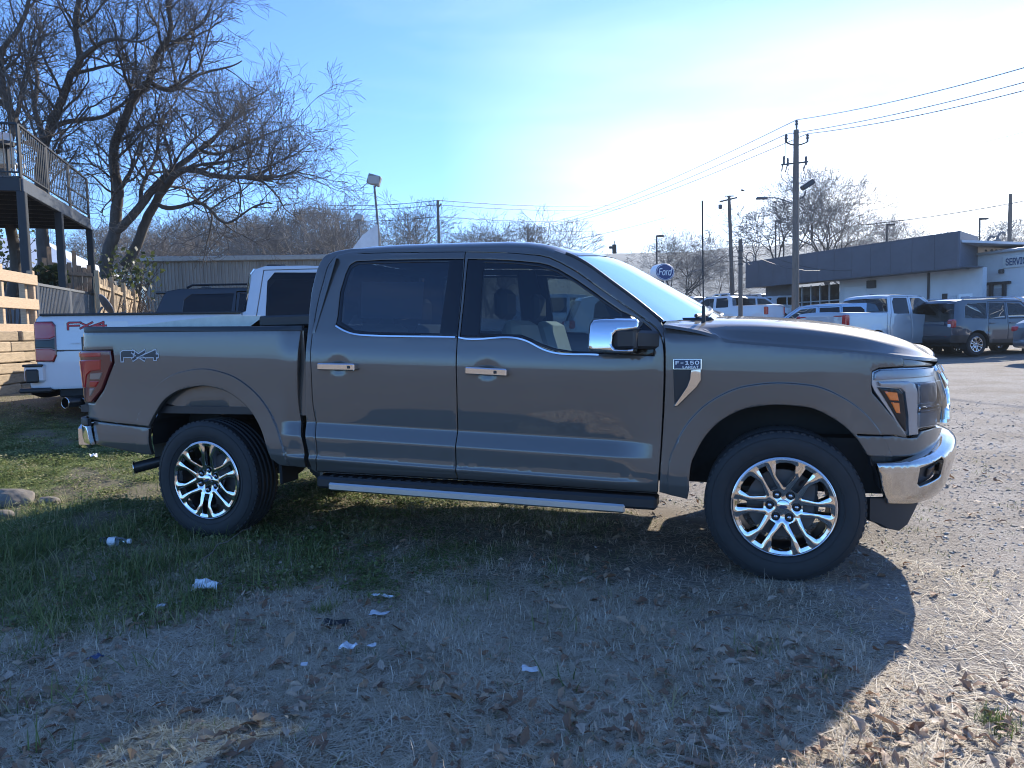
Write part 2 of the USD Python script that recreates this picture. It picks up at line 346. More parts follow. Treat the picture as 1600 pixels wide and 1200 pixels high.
ground_mat = usdkit.material(stage, "/World/Looks/ground", {
    "at": ("attribute", {"attribute": "mask"}), "sp": ("separate_xyz", {}),
    "geo": ("geometry", {}),
    "v": ("voronoi_texture", {"scale": 85.0, "randomness": 1.0}), "v2": ("voronoi_texture", {"scale": 34.0, "randomness": 1.0}),
    "nb": ("noise_texture", {"scale": 1.1, "detail": 6.0, "roughness": .6}), "nf": ("noise_texture", {"scale": 75.0, "detail": 7.0, "roughness": .8}),
    "sv": ("separate_color", {}), "sv2": ("separate_color", {}),
    "stone": ("rgb_ramp", {"ramp": [(0, (.17, .15, .128)), (.3, (.255, .228, .20)), (.6, (.32, .288, .252)), (.85, (.38, .345, .305)), (1, (.47, .44, .40))]}),
    "stone2": ("rgb_ramp", {"ramp": [(0, (.21, .185, .16)), (.5, (.295, .262, .23)), (1, (.38, .345, .30))]}),
    "gm": ("mix_color", {"fac": .4}),
    "patch": ("rgb_ramp", {"ramp": [(.35, (.80, .76, .70)), (.55, (1, 1, 1)), (.7, (1.12, 1.1, 1.08))]}),
    "gp": ("mix_color", {"blend_type": "multiply", "fac": 1.0}),
    "soil": ("rgb_ramp", {"ramp": [(.3, (.09, .072, .055)), (.5, (.16, .13, .10)), (.7, (.25, .21, .165))]}),
    "grass": ("rgb_ramp", {"ramp": [(.3, (.06, .08, .028)), (.55, (.14, .165, .058)), (.75, (.25, .25, .12))]}),
    "straw": ("rgb_ramp", {"ramp": [(.36, (.075, .056, .040)), (.5, (.20, .16, .115)), (.64, (.42, .35, .26))]}),
    "a": ("mix_color", {}), "b": ("mix_color", {}), "c": ("mix_color", {}),
    "bh": ("math", {"math_type": "multiply"}), "inv": ("math", {"math_type": "subtract", "value1": 1.0}), "add": ("math", {"math_type": "add"}),
    "bump": ("bump", {"strength": .6, "distance": .02}),
    "p": ("principled_bsdf", {"roughness": .95, "specular_ior_level": .25})},
    [("at.vector", "sp.vector"), ("geo.position", "v.vector"), ("geo.position", "v2.vector"), ("geo.position", "nb.vector"), ("geo.position", "nf.vector"),
     ("v.color", "sv.color"), ("sv.r", "stone.fac"), ("v2.color", "sv2.color"), ("sv2.r", "stone2.fac"), ("stone.color", "gm.a"), ("stone2.color", "gm.b"),
     ("nb.fac", "patch.fac"), ("gm.result", "gp.a"), ("patch.color", "gp.b"),
     ("nf.fac", "soil.fac"), ("nf.fac", "grass.fac"), ("nf.fac", "straw.fac"),
     ("soil.color", "a.a"), ("straw.color", "a.b"), ("sp.y", "a.fac"), ("a.result", "b.a"), ("grass.color", "b.b"), ("sp.x", "b.fac"), ("b.result", "c.a"), ("gp.result", "c.b"), ("sp.z", "c.fac"),
     ("c.result", "p.base_color"), ("v.distance", "bh.value1"), ("sp.z", "bh.value2"), ("bh.value", "inv.value2"), ("inv.value", "add.value1"), ("nf.fac", "add.value2"), ("add.value", "bump.height"), ("bump.normal", "p.normal")], surface="p.BSDF")
_gm = grid_mesh(_G)
_gpath = obj("ground", _gm, ground_mat, smooth=True, kind="structure")
_mk = area_masks(_X.ravel(), _Y.ravel())
UsdGeom.PrimvarsAPI(stage.GetPrimAtPath(_gpath)).CreatePrimvar("mask", Sdf.ValueTypeNames.Vector3fArray, "vertex").Set(Vt.Vec3fArray.FromNumpy(np.stack(_mk[:3], 1).astype(np.float32)))
tag(stage.GetPrimAtPath(_gpath), "rough verge of grass, straw and gravel running into the lot")

# ================================================================ the main pickup
def paint(name, color, met=.55, rough=.38, ci=1.75):
    if name in _mats: return _mats[name]
    _mats[name] = usdkit.material(stage, "/World/Looks/" + name, {
        "tc": ("texture_coordinate", {}), "nz": ("noise_texture", {"scale": 3.0, "detail": 5.0}), "rr": ("map_range", {"to_min": .008, "to_max": .03}),
        "p": ("principled_bsdf", {"base_color": color, "metallic": met, "roughness": rough, "coat_weight": 1.0, "coat_roughness": .02, "coat_ior": ci})},
        [("tc.object", "nz.vector"), ("nz.fac", "rr.value"), ("rr.result", "p.coat_roughness")], surface="p.BSDF")
    return _mats[name]
PAINT = paint("stone_grey_paint", (.062, .052, .044), .4, .5)
GLASS_F = pane("front_door_glass", (.36, .43, .44), 1.7)
GLASS_R = pane("privacy_glass", (.15, .175, .19), 1.9)
SCREEN = pane("windscreen_glass", (.52, .58, .57), 1.8)
TRIM = mat("cabin_trim", (.022, .022, .024), .7)
LEATHER = mat("pale_leather", (.42, .44, .38), .5, var=.1)
LENS_RED = mat("red_lens", (.30, .008, .010), .12, coat=1.0)
LENS_DARKRED = mat("dark_red_lens", (.075, .008, .010), .1, coat=1.0)
LENS_CLEAR = pane("clear_lens", (.80, .83, .86), 1.5)
AMBER = mat("amber_lens", (.75, .16, .02), .25, coat=1.0)
SILVER = mat("silver_reflector", (.30, .31, .33), .25, .8)
T = thing("pickup_truck", "stone grey crew cab pickup with chrome wheels parked broadside on the grass in front", "pickup truck")
def P(*q): return [tuple(x) for x in q]
_cr = lambda u: .774 - .0375 * (u + 1.85)
ROWS = [lambda u, k=k: k - .0375 * (u + 1.85) for k in (.520, .532, .545, .552, .564, .60, .67, .684, .692, .72, .75, .766, .776, .786, .80)]
_fl = []
for A_ in (RARCH, FARCH):
    for d_ in (.104, .110, .1125, .1140, .1155, .1170, .1185, .121, .127):
        for g_ in [Polygon(A_).buffer(d_, 24)]: _fl.append(ring_points(g_.exterior, .022))
FLPTS = np.vstack(_fl)
def side_panel(name, poly, m=PAINT, parent=None, rows=ROWS, thick=.025, edge=.005, drop=.004, step=.035, off=0.0, both=True, label=None, bstep=.014, smooth=42, M=None):
    M = M or (lambda u, v, o=0.0: body(u, v, np.asarray(o) + off))
    g = panel(poly, M, step, bstep, thick, edge, drop, rows, FLPTS if rows is ROWS else None)
    p = obj(name, g, m, parent or T, smooth=smooth, label=label)
    if both: obj(name, mirror(g), m, parent or T, smooth=smooth)
    return p
def arc(pts, n=20): return [tuple(q) for q in curve_pts(pts, n)]
# ---- box (bed) side
tl_ = [(-4.423, 1.297), (-4.419, 1.207), (-4.553, 1.016), (-4.651, 0.927)]
bed_out = [(-4.702, 1.432), (-3.748, 1.419), (-2.921, 1.407)] + arc([(-2.929, 1.309), (-2.940, 1.145), (-2.953, 0.978), (-2.946, 0.810), (-2.915, 0.648), (-2.923, 0.513)], 14) + [(-3.110, 0.525)] + [tuple(q) for q in RARCH[::-1] if q[1] > .56]
bed_up = bed_out + [(-4.098, 0.765)]
rear_seam_a, rear_seam_b = (-4.666, 0.798), (-4.120, 0.761)
k_ = [q for q in RARCH[::-1] if q[1] > rear_seam_b[1]]
bed_poly = Polygon([(-4.702, 1.432), (-3.748, 1.419), (-2.921, 1.407)] + arc([(-2.929, 1.309), (-2.940, 1.145), (-2.953, 0.978), (-2.946, 0.810), (-2.915, 0.648), (-2.923, 0.513)], 14) + [(-3.110, 0.525)] + [tuple(q) for q in RARCH[::-1] if .56 < q[1] and (q[0] > -3.9 or q[1] > rear_seam_b[1] + .004)]
                   + [(rear_seam_b[0], rear_seam_b[1] + .004), (rear_seam_a[0], rear_seam_a[1] + .004), (-4.95, rear_seam_a[1] + .02), (-4.95, .915), (-4.644, 0.923), (-4.547, 1.012), (-4.416, 1.212), (-4.420, 1.306), (-4.95, 1.30), (-4.95, (-4.702, 1.432)[1])])
side_panel("bed_side", bed_poly)
val = [(rear_seam_a[0], rear_seam_a[1] - .003), (rear_seam_b[0], rear_seam_b[1] - .003)] + [tuple(q) for q in RARCH if q[0] < -4.1 and q[1] < rear_seam_b[1] - .003][::-1] + [(-4.149, 0.564), (-4.281, 0.572), (-4.666, 0.625)]
side_panel("rear_valance", Polygon(val))
rail = Polygon([(-4.748, 1.470), (-3.754, 1.451), (-2.916, 1.436), (-2.910, 1.403), (-3.748, 1.415), (-4.726, 1.431)])
side_panel("bed_rail_cap", rail, BLACK, rows=(), off=.004)
# box interior
obj("bed_floor", box((-3.85, 0, .88), (1.9, 1.86, .05)), BLACK, T)
obj("bed_bulkhead", box((-2.93, 0, 1.13), (.05, 1.88, .55)), PAINT, T)
rp = lambda a, b: [(x, y, z) for x, y in ((-4.66, -.90), (-4.66, .90)) for z in (a, b)]
tg = box((-4.80, 0, 1.12), (.07, 1.66, .62), .012)
obj("tailgate", tg, PAINT, T)
for s in (-1, 1): obj("bed_inner_wall", box((-3.85, s * .86, 1.14), (1.88, .08, .52)), BLACK, T)
# folded tonneau cover: a pale panel sloping up over the box, black fold by the cab
za, zb = 1.452, 1.515
tv = []
for x, z in ((-4.70, za), (-3.62, zb + .012), (-3.56, zb - .02), (-3.34, zb - .004)):
    tv.append([(x, -.80, z), (x, .80, z)])
tp = np.array(tv); tp2 = np.concatenate([tp, tp[::-1] - [0, 0, .03]], 0)
tonneau = thing("tonneau_cover", "pale tonneau cover folded up over the box of the grey pickup", "tonneau cover")
TARP = mat("pale_tonneau", (.50, .52, .46), .7, var=.15, scale=14, bump=.2, bscale=12)
obj("panel", grid_mesh(tp2, False), TARP, tonneau)
obj("side_flap", (np.array([(-4.70, -.80, za), (-3.62, -.80, zb + .012), (-3.30, -.80, zb - .004), (-3.44, -.80, 1.43), (-4.70, -.80, 1.43)]), np.array([(0, 4, 1), (1, 4, 3), (1, 3, 2)])), TARP, tonneau)
obj("folded_section", box((-3.13, 0, 1.475), (.42, 1.62, .075), .012), BLACK, tonneau)
# ---- cab shell
cab_rear = arc([(-2.882, 0.506), (-2.884, 0.627), (-2.906, 0.791), (-2.887, 1.062), (-2.873, 1.288), (-2.871, 1.418), (-2.885, 1.576), (-2.880, 1.770), (-2.865, 1.852), (-2.834, 1.903)], 40)
door_r_edge = arc([(-2.846, 0.494), (-2.820, 0.709), (-2.843, 0.895), (-2.836, 1.144), (-2.836, 1.287), (-2.831, 1.430), (-2.827, 1.595), (-2.808, 1.767), (-2.786, 1.856), (-2.734, 1.891), (-2.598, 1.897)], 44)
roofline = [(-2.774, 1.925), (-2.672, 1.938), (-2.371, 1.930), (-1.860, 1.905), (-1.557, 1.890), (-1.379, 1.871)]
apill_out = [(-1.276, 1.849), (-1.173, 1.807), (-1.064, 1.743), (-0.946, 1.654), (-0.798, 1.541), (-0.714, 1.473), (-0.652, 1.417)]
door_top = [(-1.849, 1.868), (-1.629, 1.852), (-1.525, 1.841), (-1.369, 1.819), (-1.309, 1.802), (-1.243, 1.771), (-1.134, 1.708), (-0.984, 1.599), (-0.795, 1.466), (-0.719, 1.412)]
door_f_edge = arc([(-0.697, 1.394), (-0.653, 1.354), (-0.633, 1.318), (-0.619, 1.230), (-0.625, 0.962), (-0.641, 0.687), (-0.660, 0.450)], 30)
cab_poly = Polygon(cab_rear + roofline + apill_out + [(-0.634, 1.392), (-0.620, 1.342)] + [(a + .006, b) for a, b in door_f_edge if b < 1.30 and b > 1.20][:0] + door_f_edge[::-1][-6:] + door_top[::-1] + [(-2.414, 1.893)] + door_r_edge[::-1])
cab_poly = cab_poly.buffer(0)
door_all = Polygon(door_r_edge + [(-2.414, 1.893), (-2.189, 1.884)] + door_top + door_f_edge + [(-1.884, 0.482)]).buffer(0)
cab_full = Polygon(cab_rear + roofline + apill_out + [(-0.634, 1.392), (-0.603, 1.342), (-0.598, 1.230), (-0.611, 0.962), (-0.627, 0.688), (-0.648, 0.443), (-1.886, 0.474), (-2.849, 0.485)]).buffer(0)
cab_poly = cab_full.difference(door_all.buffer(.004))
cab_poly = max(cab_poly.geoms, key=lambda g: g.area) if hasattr(cab_poly, "geoms") else cab_poly
cab_poly = cab_poly.intersection(shapely.box(-4, .40, -.50, 2.1)).difference(Polygon([(-0.620, 1.342), (-0.406, 1.338), (-0.410, 0.350), (-0.691, 0.331), (-0.662, 0.450), (-0.620, 1.062)])).buffer(0)
cab_poly = max(cab_poly.geoms, key=lambda g: g.area) if hasattr(cab_poly, "geoms") else cab_poly
side_panel("cab_side_frame", cab_poly, thick=.05)
split_t, split_b = (-1.851, 1.876), (-1.862, 0.466)
spl = arc([(-1.854, 1.885), (-1.841, 1.680), (-1.839, 1.349), (-1.844, 1.062), (-1.856, 0.750), (-1.860, 0.466)], 30)
left_half = Polygon(spl + [(-4, spl[-1][1]), (-4, 2.2), (spl[0][0], 2.2)])
rear_door = door_all.intersection(left_half.buffer(-.003)); front_door = door_all.difference(left_half.buffer(.003))
win_r = Polygon([(-2.675, 1.438), (-2.670, 1.491), (-2.679, 1.648), (-2.662, 1.761), (-2.643, 1.823), (-2.602, 1.847), (-2.401, 1.846), (-2.133, 1.836), (-1.856, 1.825), (-1.845, 1.680), (-1.841, 1.345), (-2.151, 1.357), (-2.435, 1.367), (-2.503, 1.372), (-2.558, 1.381)])
win_f = Polygon([(-1.829, 1.823), (-1.663, 1.812), (-1.519, 1.797), (-1.365, 1.775), (-1.304, 1.758), (-1.239, 1.728), (-1.131, 1.662), (-0.982, 1.557), (-0.864, 1.474), (-0.754, 1.420), (-0.689, 1.365), (-0.668, 1.308), (-0.671, 1.217), (-0.982, 1.229), (-1.151, 1.237), (-1.238, 1.247), (-1.327, 1.278), (-1.385, 1.308), (-1.436, 1.328), (-1.495, 1.335), (-1.824, 1.345), (-1.823, 1.561)])
rear_door = rear_door.difference(win_r); front_door = front_door.difference(win_f)
side_panel("rear_door", rear_door); side_panel("front_door", front_door)
# window surrounds (gloss black) and glass
gl_r = Polygon([(-2.641, 1.454), (-2.656, 1.647), (-2.642, 1.751), (-2.625, 1.806), (-2.579, 1.827), (-2.217, 1.820), (-1.952, 1.810), (-1.951, 1.685), (-1.959, 1.367), (-2.438, 1.386), (-2.543, 1.401)])
gl_f = Polygon([(-1.723, 1.795), (-1.517, 1.777), (-1.362, 1.751), (-1.254, 1.713), (-1.129, 1.635), (-0.981, 1.532), (-0.863, 1.452), (-0.848, 1.233), (-0.982, 1.242), (-1.148, 1.251), (-1.239, 1.267), (-1.327, 1.298), (-1.386, 1.325), (-1.450, 1.349), (-1.704, 1.361)])
side_panel("window_surround", win_r.buffer(-.002).difference(gl_r), GLOSSBLACK, rows=(), off=-.006)
side_panel("window_surround", win_f.buffer(-.002).difference(gl_f), GLOSSBLACK, rows=(), off=-.006)
side_panel("rear_window", gl_r.buffer(.004), GLASS_R, rows=(), off=-.012, thick=.004, edge=.002, drop=.0005)
side_panel("front_window", gl_f.buffer(.004), GLASS_F, rows=(), off=-.012, thick=.004, edge=.002, drop=.0005)
def strip(name, pts, w, m, off=.006, both=True, parent=None):
    line = LineString(pts).buffer(w / 2, cap_style=2, join_style=1)
    return side_panel(name, line, m, rows=(), off=off, thick=.012, edge=.002, drop=.003, step=.02, both=both, parent=parent)
strip("window_trim", arc([(-2.672, 1.432), (-2.615, 1.402), (-2.539, 1.377), (-2.435, 1.365), (-2.151, 1.353), (-1.849, 1.343)], 40), .013, CHROME)
strip("window_trim", arc([(-1.832, 1.342), (-1.574, 1.335), (-1.460, 1.328), (-1.385, 1.303), (-1.326, 1.272), (-1.238, 1.242), (-1.151, 1.232), (-0.978, 1.226)], 50), .013, CHROME)
# window sticker inside the rear pane
side_panel("window_sticker", Polygon([(-2.543, 1.709), (-2.106, 1.691), (-2.092, 1.459), (-2.513, 1.474)]), mat("sticker_paper", (.5, .52, .55), .8), rows=(), off=-.018, thick=.001, edge=.001, drop=0, both=False)
# ---- door handles
for i, (a, b) in enumerate((((-2.769, 1.175), (-2.505, 1.169)), ((-1.773, 1.144), (-1.515, 1.130)))):
    c0, c1 = np.array(a), np.array(b)
    for s in (1, -1):
        g = []
        base = body((c0[0] + c1[0]) / 2, (c0[1] + c1[1]) / 2, .045)
        L = c1[0] - c0[0]; ang = math.atan2(c1[1] - c0[1], L)
        R = np.array([[math.cos(ang), 0, -math.sin(ang)], [0, 1, 0], [math.sin(ang), 0, math.cos(ang)]])
        g = cat(box(base, (L, .022, .044), .007, rot=R), box(base + R @ [-L * .46, .02, 0], (.02, .04, .03), .003), box(base + R @ [L * .46, .02, 0], (.02, .04, .03), .003))
        hp = obj("door_handle", g if s > 0 else mirror(g), CHROME, T, smooth=30)
        if s > 0: obj("lock_cap", box(base + R @ [L * .24 if i else L * .36, -.012, 0], (.02, .004, .018), .002), BLACK, hp)
# ---- rear lamp
tl = Polygon([(-5.02, 1.292), (-4.581, 1.299), (-4.435, 1.297), (-4.427, 1.212), (-4.553, 1.016), (-4.651, 0.932), (-4.80, .925), (-5.02, .93)])
lampM = lambda u, v, o=0.0: body(u, v, np.asarray(o) + .012 + .012 * ss(-4.5, -4.75, u))
def lamp_piece(name, poly, m, off=0.0, both=True, thick=.03): return side_panel(name, poly, m, rows=(), thick=thick, edge=.006, drop=.006, step=.02, M=lambda u, v, o=0.0: lampM(u, v, np.asarray(o) + off), both=both)
lamp_piece("tail_lamp", tl, LENS_DARKRED)
lamp_piece("tail_lamp_upper_lens", Polygon([(-5.0, 1.287), (-4.519, 1.289), (-4.521, 1.255), (-4.80, 1.25), (-5.0, 1.25)]), LENS_RED, .004, thick=.008)
lamp_piece("tail_lamp_lens", Polygon([(-5.0, 1.228), (-4.523, 1.235), (-4.533, 1.162), (-4.626, 1.153), (-4.672, 1.125), (-4.713, 1.032), (-4.82, 1.03), (-5.0, 1.03)]), LENS_RED, .006, thick=.01)
SMOKED = mat("smoked_lens", (.20, .14, .11), .15, coat=1.0)
lamp_piece("reverse_lens", Polygon([(-4.636, 1.139), (-4.517, 1.146), (-4.550, 1.094), (-4.649, 1.093)]), SMOKED, .005, thick=.008)
lamp_piece("reflector", Polygon([(-4.651, 1.084), (-4.554, 1.085), (-4.596, 1.041), (-4.659, 1.040)]), LENS_RED, .005, thick=.008)
lamp_piece("lower_lens", Polygon([(-4.660, 1.031), (-4.604, 1.032), (-4.650, 0.973), (-4.667, 0.973)]), SMOKED, .005, thick=.008)
# ---- rear bumper end
bumpM = lambda u, v, o=0.0: body(u, v, np.asarray(o) + .035 * ss(-4.45, -4.6, u))
side_panel("rear_bumper_pad", Polygon([(-5.3, (-4.665, 0.816)[1]), (-4.665, 0.816), (-4.657, 0.766), (-5.3, (-4.657, 0.766)[1])]), BLACK, rows=(), M=lambda u, v, o=0.0: bumpM(u, v, np.asarray(o) + .012))
side_panel("rear_bumper", Polygon([(-5.3, (-4.666, 0.761)[1]), (-4.683, 0.760), (-4.657, 0.625), (-4.726, 0.630), (-4.86, (-4.682, 0.653)[1]), (-5.3, (-4.676, 0.672)[1])]), CHROME, rows=(), M=lambda u, v, o=0.0: bumpM(u, v, np.asarray(o) + .006), thick=.03)
obj("rear_bumper_bar", box((-4.90, 0, .66), (.12, 1.7, .18), .03), CHROME, T)
# ---- front fender, lower fender, hood
fender = Polygon(arc([(-0.627, 1.388), (-0.610, 1.230), (-0.616, 0.962), (-0.634, 0.688), (-0.651, 0.454)], 24) + [(-0.498, 0.422)] + [tuple(q) for q in FARCH if q[0] < -.2 and q[1] > .47] + [tuple(q) for q in FARCH if q[0] >= -.2 and q[1] > (0.378, 0.754)[1]]
                 + [(0.378, 0.754), (0.358, 0.801), (0.564, 0.790), (0.640, 0.771), (0.582, 0.845), (0.433, 1.012), (0.426, 1.058), (0.432, 1.124), (0.468, 1.141), (0.609, 1.145), (0.609, 1.186), (0.501, 1.204), (0.257, 1.232), (0.017, 1.256), (-0.292, 1.288), (-0.342, 1.330), (-0.406, 1.359), (-0.543, 1.383)])
side_panel("front_fender", fender)
lowf = Polygon([(0.365, 0.791), (0.564, 0.782), (0.640, 0.768), (0.715, 0.766), (0.748, 0.797), (0.928, 0.800), (1.230, 0.765), (1.230, 0.646), (0.580, 0.674), (0.429, 0.686)] + [tuple(q) for q in FARCH[::-1] if q[0] > .3 and q[1] < .80 and q[1] > .69])
side_panel("bumper_cover", lowf.buffer(0))
# hood: lofted sections from the side crease up over the crown
hx = np.linspace(-.62, .80, 52)
cz = np.interp(hx, [-.62, -.50, -.42, -.34, -.28, .02, .255, .48, .60, .72, .80], [1.385, 1.362, 1.345, 1.318, 1.291, 1.262, 1.238, 1.212, 1.192, 1.178, 1.166])
tz = np.interp(hx, [-.62, -.5, -.42, -.3, -.1, .1, .3, .45, .58, .68, .75, .80], [1.400, 1.392, 1.389, 1.386, 1.378, 1.360, 1.332, 1.304, 1.270, 1.236, 1.205, 1.176])
from scipy.ndimage import gaussian_filter1d as _g1
tz = _g1(tz, 1.6, mode="nearest"); cz = _g1(cz, 1.2, mode="nearest")
rows_ = []
for x, c, t_ in zip(hx, cz, tz):
    h = max(t_ - c, .004)
    w0 = -float(np.interp(x, _pc[350:, 0], _pc[350:, 1])) - .012 - .10 * ss(.35, 1.3, x) * .6
    k = ss(.55, .80, x)
    ys = [w0, w0 - .004, w0 - .010, w0 - .030, w0 - .055, w0 - .085 - .02 * k, w0 - .13, w0 - .19, w0 - .26, (w0 - .26) * .80, (w0 - .26) * .60, (w0 - .26) * .38, (w0 - .26) * .18, 0]
    zs = [c - .012, c, c + .006, c + .22 * h, c + .55 * h, c + .86 * h, c + 1.0 * h, c + h + .012, c + h + .026, c + h + .032, c + h + .040, c + h + .048, c + h + .052, c + h + .054]
    ys = np.minimum(ys, w0); 
    rows_.append(np.stack([np.full(14, x), -np.array(ys), zs], 1))
H = np.array(rows_); H = np.concatenate([H, (H * [1, -1, 1])[:, ::-1][:, 1:]], 1)
_half = _pc[350:]
def nose_x(y): return np.interp(np.abs(y), _half[::-1, 1] * -1 if False else (-_half[:, 1])[::-1], _half[::-1, 0])
last = H[-1]; endp = last.copy(); endp[:, 0] = np.maximum(nose_x(last[:, 1]) - .055, last[:, 0] + .004); endp[:, 2] = 1.155 + .028 * np.clip(1 - (last[:, 1] / .62) ** 2, 0, 1)
ext = []
for t in (.25, .5, .7, .85, .95, 1.0):
    q = last.copy(); q[:, 0] = last[:, 0] + (endp[:, 0] - last[:, 0]) * math.sin(t * math.pi / 2); q[:, 2] = endp[:, 2] + (last[:, 2] - endp[:, 2]) * math.cos(t * math.pi / 2); ext.append(q)
q = ext[-1].copy(); q[:, 2] -= .03; q[:, 0] -= .02; ext.append(q)
H = np.concatenate([H, np.array(ext)], 0)
obj("hood", flip(grid_mesh(H)), PAINT, T, smooth=50)
side_panel("hood_lip", Polygon([(0.505, 1.201), (0.609, 1.183), (0.771, 1.169), (1.073, 1.146), (1.10, (1.073, 1.146)[1]), (1.10, (0.994, 1.132)[1]), (0.756, 1.140), (0.612, 1.141), (0.608, 1.178)]).buffer(0))
# ---- nose: grille, head lamps, bumper
noseM = lambda off: (lambda u, v, o=0.0: body(u, v, np.asarray(o) + off))
hl = Polygon([(0.435, 1.121), (0.472, 1.134), (0.608, 1.139), (0.966, 1.130), (1.02, 1.12), (1.02, .84), (0.748, 0.807), (0.705, 0.780), (0.640, 0.780), (0.582, 0.851), (0.452, 1.018), (0.435, 1.052)])
side_panel("head_lamp_housing", hl, mat("lamp_bowl", (.38, .40, .43), .28, .8), rows=(), M=noseM(-.012), thick=.06)
side_panel("head_lamp_strip", Polygon([(0.445, 1.117), (0.475, 1.129), (0.941, 1.126), (0.885, 1.083), (0.557, 1.081), (0.461, 1.077), (0.441, 1.078)]), mat("lamp_grey", (.20, .215, .24), .3, .6, coat=1.0), rows=(), M=noseM(.004), thick=.02)
side_panel("head_lamp_bezel", Polygon([(0.464, 1.069), (0.626, 1.067), (0.669, 1.051), (0.688, 1.010), (0.710, 0.786), (0.644, 0.784), (0.636, 0.885), (0.606, 1.014), (0.583, 1.034), (0.471, 1.047)]), SILVER, rows=(), M=noseM(.010), thick=.03)
side_panel("side_marker_bay", Polygon([(0.462, 1.041), (0.572, 1.030), (0.603, 1.000), (0.627, 0.886), (0.631, 0.805), (0.589, 0.854)]), GLOSSBLACK, rows=(), M=noseM(.002), thick=.02)
side_panel("side_marker_lens", Polygon([(0.492, 1.021), (0.562, 1.012), (0.575, 0.968), (0.525, 0.973)]), AMBER, rows=(), M=noseM(.007), thick=.012, edge=.003)
side_panel("side_marker_lens", Polygon([(0.530, 0.963), (0.577, 0.958), (0.587, 0.901), (0.564, 0.905)]), AMBER, rows=(), M=noseM(.007), thick=.012, edge=.003)
side_panel("projector_lens", Polygon([(0.697, 1.049), (0.857, 1.050), (0.893, 1.045), (0.911, 0.944), (0.708, 0.945)]), mat("lens_smoke", (.30, .32, .35), .22, .8, coat=1.0), rows=(), M=noseM(.004), thick=.02)
side_panel("lamp_bar", Polygon([(0.703, 0.929), (0.950, 0.930), (0.965, 0.904), (0.705, 0.905)]), CHROME, rows=(), M=noseM(.012), thick=.03)
side_panel("projector_lens", Polygon([(0.714, 0.898), (0.936, 0.893), (0.939, 0.812), (0.719, 0.819)]), mat("lamp_bowl", (.10, .105, .115)), rows=(), M=noseM(.004), thick=.02)
side_panel("head_lamp_cover", Polygon([(0.693, 1.059), (0.921, 1.057), (0.961, 0.894), (0.965, 0.817), (0.714, 0.810)]), LENS_CLEAR, rows=(), M=noseM(.018), thick=.006, edge=.002)
gpts = []
for z in np.linspace(.84, 1.115, 12):
    for s in np.linspace(-.62, .62, 21):
        x = np.interp(abs(s), [0, .2, .4, .55, .66], [.955, .945, .905, .862, .80]) - .10 * ss(.9, 1.3, z)
        gpts.append((x, s, z))
obj("grille", flip(grid_mesh(np.array(gpts).reshape(12, 21, 3))), GLOSSBLACK, T, smooth=True)
side_panel("grille_surround", Polygon([(.97, 1.165), (1.30, 1.165), (1.36, 1.10), (1.36, .86), (1.30, .82), (1.0, .82), (1.01, .90), (1.10, .92), (1.13, 1.00), (1.10, 1.08), (.99, 1.10)]), CHROME, rows=(), M=lambda u, v, o=0.0: body(u, v, np.asarray(o) + .022 + .16 * (1.0 - np.asarray(v))), thick=.05, edge=.012, drop=.012)
for z in (.93, 1.01, 1.09): side_panel("grille_bar", Polygon([(1.2, z), (1.62, z), (1.62, z + .035), (1.2, z + .035)]), CHROME, rows=(), M=noseM(.02), thick=.03)
# front bumper (chrome) on a curve of its own
_bp = _smooth_curve(np.array([(.38, -.94), (.47, -.962), (.60, -.925), (.73, -.83), (.825, -.70), (.895, -.55), (.938, -.40), (.968, -.2), (.978, 0)]), 300)
_bs = np.r_[0, np.cumsum(np.linalg.norm(np.diff(_bp, axis=0), axis=1))]
_bt = np.gradient(_bp, axis=0); _bt /= np.linalg.norm(_bt, axis=1)[:, None]; _bn = np.stack([_bt[:, 1], -_bt[:, 0]], 1)
_bz = np.array([(.36, -.07), (.42, -.038), (.46, -.020), (.55, .000), (.615, .013), (.640, .012), (.655, .004), (.668, -.012), (.68, -.04), (.70, -.10)])
def bumper(u, v, o=0.0):
    o = np.asarray(o) + np.interp(v - .07 * ss(.2, 1.1, u), _bz[:, 0], _bz[:, 1])
    return np.stack([np.interp(u, _bs, _bp[:, 0]) + o * np.interp(u, _bs, _bn[:, 0]), np.interp(u, _bs, _bp[:, 1]) + o * np.interp(u, _bs, _bn[:, 1]), np.asarray(v, float)], -1)
bpoly = Polygon([(.07, .655), (.20, .658), (.40, .685), (.60, .715), (.80, .745), (1.10, .77), (1.30, .775), (1.305, .49), (1.05, .475), (.75, .455), (.50, .435), (.30, .425), (.14, .435), (.10, .52)])
pocket = Polygon([(.30, .62), (.48, .655), (.50, .64), (.50, .565), (.48, .552), (.32, .525), (.30, .54)]).buffer(.008).buffer(-.004)
CHROMED = mat("muddy_chrome", (.62, .60, .57), .10, 1.0, var=.25, scale=7)
gb = panel(bpoly.difference(pocket), bumper, .025, .012, .03, .006, .006, rows=[lambda u, k=k: np.full_like(u, k) + .07 * ss(.2, 1.1, u) for k in (.60, .64, .655, .665, .675)])
fb = obj("front_bumper", gb, CHROMED, T, smooth=45); obj("front_bumper", mirror(gb), CHROMED, T, smooth=45)
gp_ = panel(pocket.buffer(.01), lambda u, v, o=0.0: bumper(u, v, np.asarray(o) - .045), .03, .02, .01, .004, .003)
obj("fog_lamp_pocket", gp_, BLACK, T, smooth=40); obj("fog_lamp_pocket", mirror(gp_), BLACK, T, smooth=40)
gq = panel(Polygon([(.40, .56), (.47, .575), (.47, .62), (.40, .605)]), lambda u, v, o=0.0: bumper(u, v, np.asarray(o) - .030), .03, .02, .02, .004, .004)
obj("fog_lamp", gq, GLOSSBLACK, T, smooth=40)
